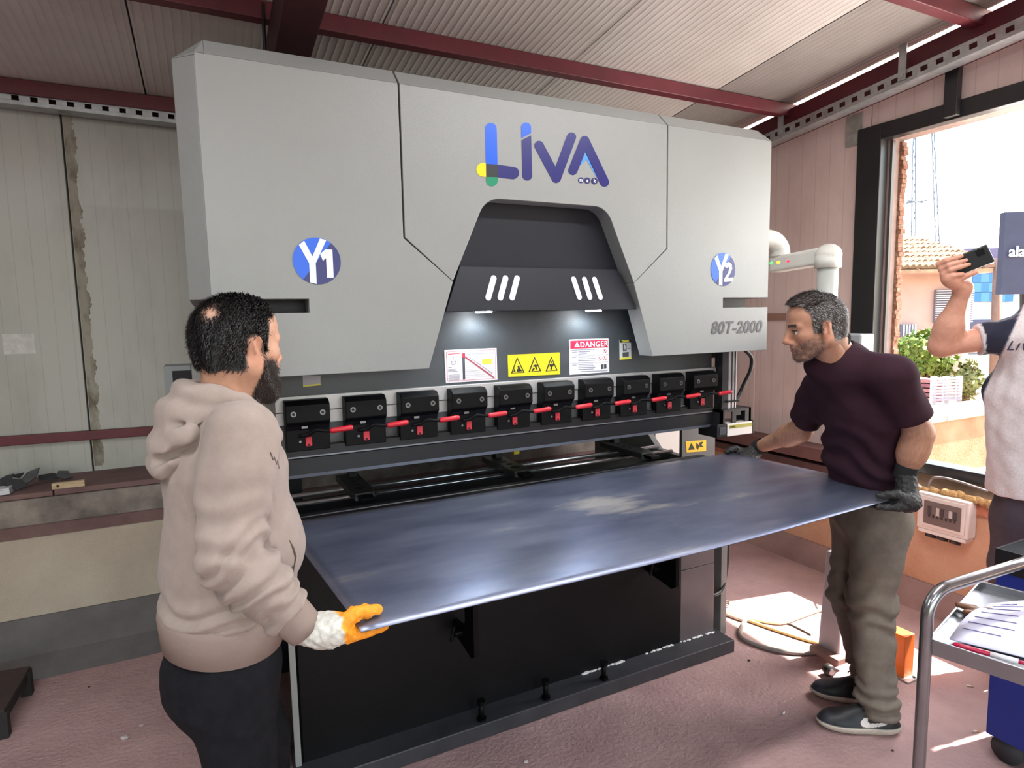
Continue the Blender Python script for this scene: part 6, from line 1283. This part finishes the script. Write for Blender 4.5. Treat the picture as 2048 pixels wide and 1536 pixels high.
# shoes
def shoe(name, heel, toe, parent, lat, swoosh=True, h=0.0026):
    heel, toe = A3(heel), A3(toe); fw = nrm(toe-heel); sd = np.array([-fw[1], fw[0], 0]); L = np.linalg.norm(toe-heel); R_ = np.stack([fw, sd, UPV], 1); K = lambda f, s, z: heel+fw*f*L+sd*s+UPV*z; p = []; ad = lambda pr, k=0.02: p.append((pr, k, 1))
    ad(ell(K(0.20, 0, 0.030), (0.068, 0.040, 0.030), R_)); ad(ell(K(0.70, 0.004*lat, 0.028), (0.098, 0.049, 0.028), R_)); ad(ell(K(0.45, 0, 0.028), (0.11, 0.040, 0.028), R_), 0.03)
    ad(ell(K(0.22, 0, 0.065), (0.058, 0.034, 0.045), R_), 0.025); ad(cap(K(0.32, 0, 0.085), K(0.66, 0, 0.052), 0.034, 0.030), 0.03); ad(ell(K(0.80, 0.002, 0.042), (0.056, 0.042, 0.026), R_), 0.025); p.append((cap(K(0.16, 0, 0.115), K(0.34, 0, 0.150), 0.030, 0.034), 0.008, -1))
    fdl = solid(p, h, 0.012); fdl.clip(half((0, 0, 0.002), (0, 0, -1)), 0.003); P, F_ = fdl.mesh(); P = relax(P, F_, 1, 0.4); f_ = ((P-heel)@fw)/L; z_ = P[:, 2]; s_ = (P-heel)@sd
    N_ = vnormals(P, F_); sole = 1-sstep(z_, 0.0325, 0.0345); P = P+N_*(0.004*sole)[:, None]
    cols = mixc(np.tile(np.array([26., 25, 27]), (len(P), 1)), (206, 196, 178), sole); cols = mixc(cols, (58, 60, 70), 0.8*sstep(f_, 0.86, 0.93)*(1-sole))
    if swoosh:
        pg = [(0.02, 0.086), (0.16, 0.064), (0.30, 0.054), (0.40, 0.050), (0.435, 0.056), (0.43, 0.072), (0.48, 0.067), (0.53, 0.052), (0.52, 0.041), (0.46, 0.036), (0.37, 0.036), (0.22, 0.047), (0.10, 0.064)]
        inn = np.zeros(len(P), bool)
        for k in range(len(pg)):
            (x1, y1), (x2, y2) = pg[k], pg[k-1]; inn ^= ((y1 > z_) != (y2 > z_)) & (f_ < (x2-x1)*(z_-y1)/(y2-y1+1e-12)+x1)
        cols = mixc(cols, (226, 216, 208), inn*(np.abs(s_) > 0.015)*1.0)
    o = npmesh(name, P, F_, mat('shoe_leather', (40, 40, 40), 0.5, attr='Col', var=0.12, vscale=60, bump=0.08, bscale=200), parent, cols)
    lc = MB()
    for k in range(5):
        c = K(0.42+0.055*k, 0, 0.121-0.0115*k); lc.tube([c-sd*0.022-UPV*0.012, c, c+sd*0.022-UPV*0.012], 0.0028, 6)
    lc.tube(smooth_path([K(0.40, 0, 0.122), K(0.44, 0.03, 0.125), K(0.52, 0.036, 0.10)], 4), 0.0025, 6); lc.tube(smooth_path([K(0.40, 0, 0.122), K(0.43, -0.03, 0.122), K(0.52, -0.04, 0.095)], 4), 0.0025, 6); lc.build('laces', mat('laces_black', (34, 33, 34), 0.7), o, True)
    return o
for an in (ankR, ankL): shoe('shoe', gz(an)-uA*0.07, gz(an)+uA*0.21, PA_, 1, False, 0.006)
# ================================================================== the man in the maroon shirt (right)
JB = at_range
fb = math.radians(150); uB = np.array([math.cos(fb), math.sin(fb), 0]); lB = np.array([-math.sin(fb), math.cos(fb), 0])
hipB = JB(1742, 1000, 2.86); chB = JB(1722, 818, 2.74); nkB = JB(1680, 704, 2.66); headB = JB(1630, 655, 2.56)
shBL = JB(1784, 752, 2.54); shBR = JB(1642, 778, 2.84)
CB_L = onZ(1782, 995, SZ); CB_R = onZ(1478, 908, SZ)
tB = lambda p: s_nr+(s_fr-s_nr)*np.clip(((p-s_nr)@(s_fr-s_nr))/((s_fr-s_nr)@(s_fr-s_nr)), 0.03, 0.97)
CB_R = tB(CB_R); eBL = nrm((-0.88, 0.48, 0)); eBR = nrm((-1, 0.22, 0))
wrBL = CB_L-eBL*0.050+np.array([0.03, 0.02, 0.085]); wrBR = CB_R-eBR*0.10+np.array([0.0, -0.01, 0.028])
elBL = JB(1838, 866, 2.62); elBR = JB(1600, 862, 2.97)
hlN, toN = onZ(1792, 1463, 0.0), onZ(1642, 1450, 0.0); fwN = nrm(toN-hlN); toF = onZ(1628, 1388, 0.0); hlF = toF-nrm(fwN+np.array([0.1, 0.05, 0]))*0.285
ankN = hlN+fwN*0.07+UPV*0.10; ankF = hlF+fwN*0.07+UPV*0.10
knN = JB(1742, 1192, 2.70); knF = JB(1700, 1190, 2.86)
PB_ = thing('person', 'grey-haired man in a maroon t-shirt and khaki trousers holding the right end of the sheet', 'person', (hipB[0], hipB[1], 0))
SKB = (178, 130, 106)
hdB = make_head(headB, math.radians(146), math.radians(13), math.radians(-3), SKB, (62, 56, 54), (84, 66, 58), 0.965, 0.06, 0.022, None, 0.0, 0.52, 23, 0.02, PB_, jaw=1.08, neck_to=nkB-UPV*0.035-uB*0.01)
bp_ = []
bd(ecap(hipB-UPV*0.02, (hipB+chB)/2, (0.155, 0.12), (0.15, 0.115), lB)); bd(ecap((hipB+chB)/2, chB, (0.15, 0.115), (0.165, 0.115), lB)); bd(ecap(chB, nkB-UPV*0.05, (0.16, 0.10), (0.10, 0.07), lB)); bd(cap(nkB-UPV*0.06, headB-uB*0.04-UPV*0.06, 0.062, 0.056))
for sg, kn, an in ((1, knN, ankN), (-1, knF, ankF)): bd(cap(hipB+lB*sg*0.085, kn, 0.08, 0.055)); bd(cap(kn, an, 0.05, 0.036))
for (q, toe) in ((ankN, toN), (ankF, toF)): bd(cap(q, q*0.5+toe*0.5-UPV*0.012, 0.032, 0.022))
armp = []
for s_, e_, w_ in ((shBL, elBL, wrBL), (shBR, elBR, wrBR)):
    fwd = nrm(w_-e_); armp += [(cap(s_, e_, 0.054, 0.044), 0.03, 1), (cap(e_, e_+fwd*0.08, 0.045, 0.047), 0.03, 1), (cap(e_+fwd*0.06, w_, 0.046, 0.029), 0.03, 1), (cap(w_, w_+fwd*0.03, 0.028, 0.026), 0.01, 1)]
PbB, FbB = solid(bp_, 0.012).mesh(); Pa, Fa = solid(armp, 0.006).mesh(); Pa = relax(Pa, Fa, 2)
Ca = mixc(np.tile(np.array(SKB, float), (len(Pa), 1)), np.array(SKB)*0.62, 0.28*np.clip(sines(Pa*np.array([2, 2, 0.8]), 0.02, 61)*0.5+0.4, 0, 1))
P, F_, C = to_body([(hdB[6](hdB[0]), hdB[1], hdB[3]), (PbB, FbB, np.tile(np.array(SKB, float), (len(PbB), 1))), (Pa, Fa, Ca)]); bodyB = npmesh('body', P, F_, M_SKIN, PB_, C)
cbB = lambda b0: np.stack([0.75*sstep(b0[:, 2], 0.08, 0.11)-0.4, 0.5*np.sign(b0[:, 1])*0.3, -0.8+0.9*sstep(b0[:, 2], 0.08, 0.11)], 1)
hx_ = hdB[0]; topm = hdB[4]*sstep(hx_[:, 2], 0.085, 0.11)*sstep(hx_[:, 0], -0.06, 0.0)
add_hair('hair', hdB, hdB[4], 13000, 0.009, 0.0009, cbB, 0.35, (70, 64, 62), bodyB, (150, 146, 144), 0.24)
add_hair('hair_top', hdB, topm, 5000, 0.020, 0.0010, lambda b0: np.stack([0.9+0*b0[:, 0], 0.2+0*b0[:, 0], 0.15+0*b0[:, 0]], 1), 0.75, (64, 56, 54), bodyB, (140, 134, 132), 0.15)
add_hair('beard', hdB, hdB[5]*(hdB[0][:, 2] < -0.03), 2600, 0.0028, 0.0005, lambda b0: np.stack([0.3+0*b0[:, 0], 0*b0[:, 0], -1+0*b0[:, 0]], 1), 0.6, (70, 56, 52), bodyB, (150, 140, 136), 0.2)
# t-shirt
M_TEE = mat('tee_maroon', (50, 29, 38), 0.9, var=0.08, vscale=30, bump=0.2, bscale=700, spec=0.15)
tp_ = []
def td(pr, k=0.04, s=1): tp_.append((pr, k, s))
hemB = JB(1742, 985, 2.87); midB = JB(1735, 910, 2.82)
td(ecap(hemB, midB, (0.180, 0.135), (0.180, 0.138), lB)); td(ecap(midB, chB+UPV*0.01, (0.180, 0.138), (0.188, 0.128), lB)); td(ecap(chB, nkB-UPV*0.075, (0.185, 0.122), (0.12, 0.080), lB), 0.05); td(ell(midB+uB*0.045, (0.09, 0.13, 0.12), np.stack([uB, lB, UPV], 1)), 0.06)
td(cap(shBL, nkB-UPV*0.045, 0.070, 0.062), 0.06); td(cap(shBR, nkB-UPV*0.045, 0.070, 0.062), 0.06)
ndh = nrm(headB-nkB); td(cap(nkB-UPV*0.035, nkB+uB*0.062-UPV*0.040, 0.082, 0.064), 0.045)
slv = [(s_, e_-s_) for s_, e_ in ((shBL, elBL), (shBR, elBR))]
def tee_field(tp, hem, slv, neck_cut, h, frac):
    for s_, d in slv: tp.append((cap(s_+d*0.5, s_+d, 0.09, 0.09), 0.001, 0))
    lo = np.min([p[0][1] for p in tp if p[2] >= 0], 0)-0.02; hi = np.max([p[0][2] for p in tp if p[2] >= 0], 0)+0.02; tf = Field(lo, hi, h)
    for pr, k, sg in tp:
        if sg > 0: tf.add(pr, k)
        elif sg < 0: tf.sub(pr, k)
    for s_, d in slv:
        t2 = Field(lo, hi, h); t2.add(cap(s_, s_+d*1.0, 0.071, 0.066), 0.01); t2.clip(half(s_+d*frac, d), 0.004); k = 0.035; hh = np.maximum(k-np.abs(tf.V-t2.V), 0)/k; tf.V = (np.minimum(tf.V, t2.V)-hh*hh*k*0.25).astype(np.float32)
    tf.sub(neck_cut, 0.010); tf.clip(half(hem, -UPV), 0.008); return tf
tf = tee_field(tp_, hemB, slv, cap(nkB+ndh*0.035, nkB+ndh*0.17, 0.058, 0.088), 0.007, 0.74)
P, F_ = tf.mesh(); P = relax(P, F_, 2); N_ = vnormals(P, F_)
zz_ = (P-hemB)[:, 2]; diag = P@nrm(np.array([0.35, -0.25, 0.9])); disp = 0.0065*sstep(zz_, 0.0, 0.05)*(1-sstep(zz_, 0.25, 0.36))*np.sin(diag*2*math.pi/0.075+1.7*sines(P, 0.25, 71))+0.003*sines(P, 0.12, 72)+0.004*np.maximum(0, np.abs(sines(P, 0.17, 74))-0.9)
P = P+N_*disp[:, None]; teeB = npmesh('t_shirt', P, F_, M_TEE, PB_)
# neckline band
rb = []; cN = nkB+ndh*0.026+uB*0.004; ndir = nrm(nrm(headB-nkB)+uB*0.05); s1_ = lB; s2_ = np.cross(ndir, s1_)
MB().tube([cN+s1_*0.068*math.cos(t)+s2_*0.070*math.sin(t)-UPV*0.0 for t in np.linspace(0, 2*math.pi, 33)], 0.0075, 8, False).build('collar', mat('collar_dark', (26, 18, 24), 0.9), teeB, True)
# trousers
M_KHA = mat('trouser_khaki', (122, 112, 102), 0.9, var=0.08, vscale=40, bump=0.2, bscale=600, spec=0.15)
kp = []
def kd(pr, k=0.035, s=1): kp.append((pr, k, s))
kd(ecap(hipB+UPV*0.06, hipB-UPV*0.08, (0.175, 0.135), (0.180, 0.138), lB))
for sg, kn, an in ((1, knN, ankN), (-1, knF, ankF)):
    kd(cap(hipB+lB*sg*0.085-UPV*0.06, kn, 0.104, 0.080), 0.03); kd(cap(kn, an, 0.080, 0.066), 0.03); kd(cap(an+UPV*0.02, an-UPV*0.035-uB*0.02, 0.068, 0.066), 0.02)
kf = solid(kp, 0.0068, 0.02); kf.clip(half((0, 0, 0.072), (0, 0, -1)), 0.008); kf.clip(half(hipB+UPV*0.10, UPV), 0.006); P, F_ = kf.mesh(); P = relax(P, F_, 2); N_ = vnormals(P, F_); z_ = P[:, 2]
disp = 0.0028*sines(P, 0.10, 81)
for kn, an, sd_ in ((knN, ankN, 82), (knF, ankF, 83)):
    near = np.hypot(P[:, 0]-(kn[0]+an[0])/2, P[:, 1]-(kn[1]+an[1])/2) < 0.17
    disp += near*(0.008*np.exp(-((z_-0.13)/0.07)**2)*np.sin(z_*2*math.pi/0.055+1.6*sines(P, 0.13, sd_))+0.007*np.exp(-((z_-0.48)/0.11)**2)*np.sin(z_*2*math.pi/0.07+1.8*sines(P, 0.16, sd_+3)))
disp += 0.005*np.maximum(0, np.abs(sines(P*np.array([1, 1, 0.45]), 0.12, 86))-0.8)
P = P+N_*disp[:, None]; troB = npmesh('trousers', P, F_, M_KHA, PB_)
gBL = glove('glove', CB_L, eBL, 1, wrBL, False, mat('glove_black', (30, 30, 30), 0.55, attr='Col', bump=0.3, bscale=240)); gBR = glove('glove', CB_R, eBR, -1, wrBR, False, MATS['glove_black'])
for g_, w_, e_ in ((gBL, wrBL, elBL), (gBR, wrBR, elBR)): d = nrm(w_-e_); MB().tube([w_-d*0.035, w_-d*0.03, w_+d*0.02], [0.036, 0.0385, 0.036], 20, False).build('glove_cuff', mat('glove_knit', (20, 20, 22), 0.9), g_, True)
shoe('shoe', hlN, toN, PB_, 1); shoe('shoe', hlF, toF, PB_, 1)

# ================================================================== the person raising a phone (right edge)
hipC = JB(2094, 1010, 3.42); chC = JB(2092, 790, 3.38); nkC = JB(2112, 600, 3.38); shC = JB(2046, 668, 3.30); elC = JB(1884, 690, 3.22); wrC = JB(1923, 588, 3.16); hdC0 = JB(1928, 535, 3.14)
fc = math.radians(205); uC = np.array([math.cos(fc), math.sin(fc), 0]); lC = np.array([-math.sin(fc), math.cos(fc), 0]); shC2 = 2*(nkC-UPV*0.08)-shC; shC2[2] = shC[2]
feC = [np.array([hipC[0], hipC[1], 0])+lC*0.10*s for s in (-1, 1)]
PC_ = thing('person', 'person in a white and navy raglan t-shirt raising a phone by the window', 'person', (hipC[0], hipC[1], 0))
SKC = (206, 150, 128)
hdC = make_head(nkC+UPV*0.15+uC*0.04, fc, 0.0, 0.0, SKC, (40, 34, 32), (60, 46, 40), 1.0, 0.06, 0.0, None, 0.0, 0.4, 29, 0.02, PC_)
bp_ = []; bd(ecap(hipC, chC, (0.16, 0.11), (0.17, 0.11), lC)); bd(ecap(chC, nkC-UPV*0.06, (0.16, 0.10), (0.10, 0.07), lC)); bd(cap(nkC-UPV*0.07, nkC+UPV*0.09, 0.06, 0.055)); bd(cap(shC2, shC2-UPV*0.29, 0.05, 0.042)); bd(cap(shC2-UPV*0.29, shC2-UPV*0.52+uC*0.08, 0.042, 0.03))
for fo_, s in zip(feC, (-1, 1)): bd(cap(hipC+lC*s*0.085, fo_+UPV*0.5, 0.08, 0.055)); bd(cap(fo_+UPV*0.5, fo_+UPV*0.09, 0.055, 0.036))
ap = []; dF = nrm(wrC-elC)
ap += [(cap(shC, elC, 0.054, 0.047), 0.03, 1), (cap(elC, elC+dF*0.09, 0.047, 0.050), 0.03, 1), (cap(elC+dF*0.07, wrC, 0.049, 0.030), 0.03, 1), (cap(wrC, wrC+dF*0.03, 0.029, 0.030), 0.012, 1)]
# phone, tilted, its dark back towards the photographer
phc = JB(1938, 523, 3.10); vdir = nrm(phc-CAM); px_dir = nrm(JB(1968, 512, 3.10)-JB(1908, 536, 3.10)); pn_ = nrm(-vdir-px_dir*(-vdir@px_dir)); pu = np.cross(pn_, px_dir); pu = pu if pu[2] > 0 else -pu
PHN = thing('phone', 'dark smartphone held up sideways in the raised hand', 'phone', tuple(phc))
MB().obox(phc, (px_dir, pu, pn_), (0.074, 0.038, 0.0045)).build('phone_case', mat('phone_dark', (30, 32, 34), 0.35), PHN, bevel=0.006, seg=3)
MB().obox(phc-pn_*0.005, (px_dir, pu, pn_), (0.070, 0.034, 0.0008)).build('phone_screen', mat('phone_glass', (14, 15, 18), 0.1), PHN)
MB().obox(phc+px_dir*0.045+pu*0.018+pn_*0.0055, (px_dir, pu, pn_), (0.014, 0.014, 0.0015)).build('camera_bump', mat('phone_cam', (18, 18, 20), 0.2), PHN, bevel=0.003)
# hand: palm behind the left half of the phone, fingers across its back, thumb below
pal = phc-px_dir*0.078-pu*0.034-pn_*0.004
ap += [(cap(wrC+dF*0.02, pal, 0.028, 0.031), 0.02, 1), (ell(pal, (0.030, 0.044, 0.020), np.stack([px_dir, pu, pn_], 1)), 0.015, 1)]
for k, (o0_, o1_, ln_f) in enumerate(((0.036, 0.034, 0.052), (0.012, 0.012, 0.060), (-0.010, -0.008, 0.062), (-0.034, -0.034, 0.030))):
    a_ = phc-px_dir*0.092+pu*o0_+pn_*0.004; b_ = phc-px_dir*0.066+pu*(o1_+0.004)+pn_*0.020; c_ = phc-px_dir*(0.066-ln_f*0.55)+pu*o1_+pn_*0.0165; d_f = phc-px_dir*(0.066-ln_f)+pu*(o1_-0.003)+pn_*0.0135
    ap += [(cap(pal+pu*o0_*0.7, a_, 0.014, 0.012), 0.01, 1), (cap(a_, b_, 0.0115, 0.0105), 0.005, 1), (cap(b_, c_, 0.0102, 0.0095), 0.004, 1), (cap(c_, d_f, 0.0095, 0.0078), 0.004, 1)]
ap += [(cap(pal-pu*0.02, phc-px_dir*0.045-pu*0.050, 0.015, 0.0125), 0.010, 1), (cap(phc-px_dir*0.045-pu*0.050, phc+px_dir*0.005-pu*0.050, 0.0122, 0.0098), 0.004, 1)]
Pb, Fb = solid(bp_, 0.012).mesh(); Pa, Fa = solid(ap, 0.0042).mesh(); Pa = relax(Pa, Fa, 1, 0.4)
P, F_, C = to_body([(hdC[6](hdC[0]), hdC[1], hdC[3]), (Pb, Fb, np.tile(np.array(SKC, float), (len(Pb), 1))), (Pa, Fa, np.tile(np.array(SKC, float), (len(Pa), 1)))]); bodyC = npmesh('body', P, F_, M_SKIN, PC_, C)
add_hair('hair', hdC, hdC[4], 5000, 0.02, 0.001, cb_back, 0.5, (36, 30, 28), bodyC)
tp_ = []
hemC = hipC+UPV*0.03
td(ecap(hemC, chC, (0.205, 0.145), (0.205, 0.135), lC)); td(ecap(chC, nkC-UPV*0.075, (0.20, 0.13), (0.12, 0.085), lC), 0.05); td(cap(shC, nkC-UPV*0.045, 0.072, 0.062), 0.06); td(cap(shC2, nkC-UPV*0.045, 0.072, 0.062), 0.06)
dS = elC-shC; td(cap(shC-UPV*0.03, chC, 0.075, 0.10), 0.06); dS2 = -UPV*0.29
tf = tee_field(tp_, hemC, [(shC, dS), (shC2, dS2)], cap(nkC-UPV*0.045, nkC+UPV*0.1, 0.062, 0.08), 0.0075, 0.56)
P, F_ = tf.mesh(); P = relax(P, F_, 2); N_ = vnormals(P, F_); P = P+N_*(0.004*sines(P*np.array([1, 1, 0.5]), 0.12, 91)+0.003*sines(P, 0.07, 93))[:, None]
# raglan: navy sleeve panels run from the neck to the side seam, white body, pale sleeve hem
lat = np.abs((P-chC)@lC); hgt = (P-chC)[:, 2]; fr = (P-chC)@uC; w = sstep(lat-(0.206-0.30*np.maximum(0, hgt)), -0.004, 0.004)*sstep(hgt, -0.16, -0.12)
cols = mixc(np.tile(np.array([214., 204, 206]), (len(P), 1)), (24, 26, 48), w); band = ((P-(shC+dS*0.515))@nrm(dS) > 0)*(np.linalg.norm(P-(shC+dS*0.55), axis=1) < 0.12); cols = mixc(cols, (206, 200, 204), band*1.0)
teeC = npmesh('t_shirt', P, F_, M_ATTR, PC_, cols)
pt = chC+uC*0.155+UPV*0.10-lC*0.03
Nt = vnormals(P, F_); fr_ = np.einsum('ij,ij->i', Nt, P-CAM) < 0; U_ = to_px(P); kk = np.argmin(np.hypot(U_[:, 0]-2046, U_[:, 1]-692)+1e4*(~fr_)); nn_ = nrm(Nt[kk]*np.array([1, 1, 0.2])); xd_ = np.cross(UPV, nn_)
text_on('shirt_text', 'LIVA', 0.055, tuple(P[kk]+nn_*0.005), tuple(xd_), (0, 0, 1), mat('ink_navy', (40, 40, 66), 0.8), teeC, shear=0.4)
kp = []; kd(ecap(hipC+UPV*0.05, hipC-UPV*0.08, (0.178, 0.130), (0.180, 0.132), lC))
for fo_, s in zip(feC, (-1, 1)): kd(cap(hipC+lC*s*0.085-UPV*0.06, fo_+UPV*0.5, 0.104, 0.082), 0.03); kd(cap(fo_+UPV*0.5, fo_+UPV*0.09, 0.082, 0.07), 0.03)
kf = solid(kp, 0.010, 0.02); kf.clip(half((0, 0, 0.055), (0, 0, -1)), 0.008); P, F_ = kf.mesh(); P = relax(P, F_, 2); N_ = vnormals(P, F_); P = P+N_*(0.005*sines(P*np.array([1, 1, 0.6]), 0.11, 95))[:, None]; npmesh('trousers', P, F_, mat('trouser_dark', (66, 56, 64), 0.9, var=0.1, vscale=30), PC_)
for fo_ in feC: shoe('shoe', fo_-uC*0.07, fo_+uC*0.21, PC_, 1, False, 0.006)
# ---- limp brown work glove on the trolley shelf
cG = onS(1958, 1224, 0.010); dG = nrm(onS(1922, 1221, 0.010)-cG); sG = np.array([-dG[1], dG[0], 0]); gp2 = [(ell(cG-dG*0.03, (0.035, 0.030, 0.009), np.stack([dG, sG, UPV], 1)), 0.01, 1)]
for k, off in enumerate((-0.024, -0.008, 0.008, 0.024)):
    a_ = cG+sG*off; b_ = a_+dG*(0.036+0.009*(k % 2))+UPV*0.012*(k % 2)+sG*0.006*(k-1.5); gp2.append((cap(a_, b_, 0.0092, 0.0078), 0.004, 1))
gp2.append((cap(cG-dG*0.02+sG*0.028, cG+dG*0.012+sG*0.046, 0.0092, 0.0078), 0.008, 1))
P, F_ = solid(gp2, 0.0032, 0.012).mesh(); P = relax(P, F_, 1, 0.4); cw = sstep((P-cG)@dG+0.006*sines(P, 0.02, 5), 0.01, 0.02)
wg = npmesh('work_glove', P, F_, M_GLV, None, mixc(np.tile(np.array([118., 92, 74]), (len(P), 1)), (112, 70, 44), cw)); tag(wg, 'worn brown work glove lying behind the form on the trolley shelf', 'glove')
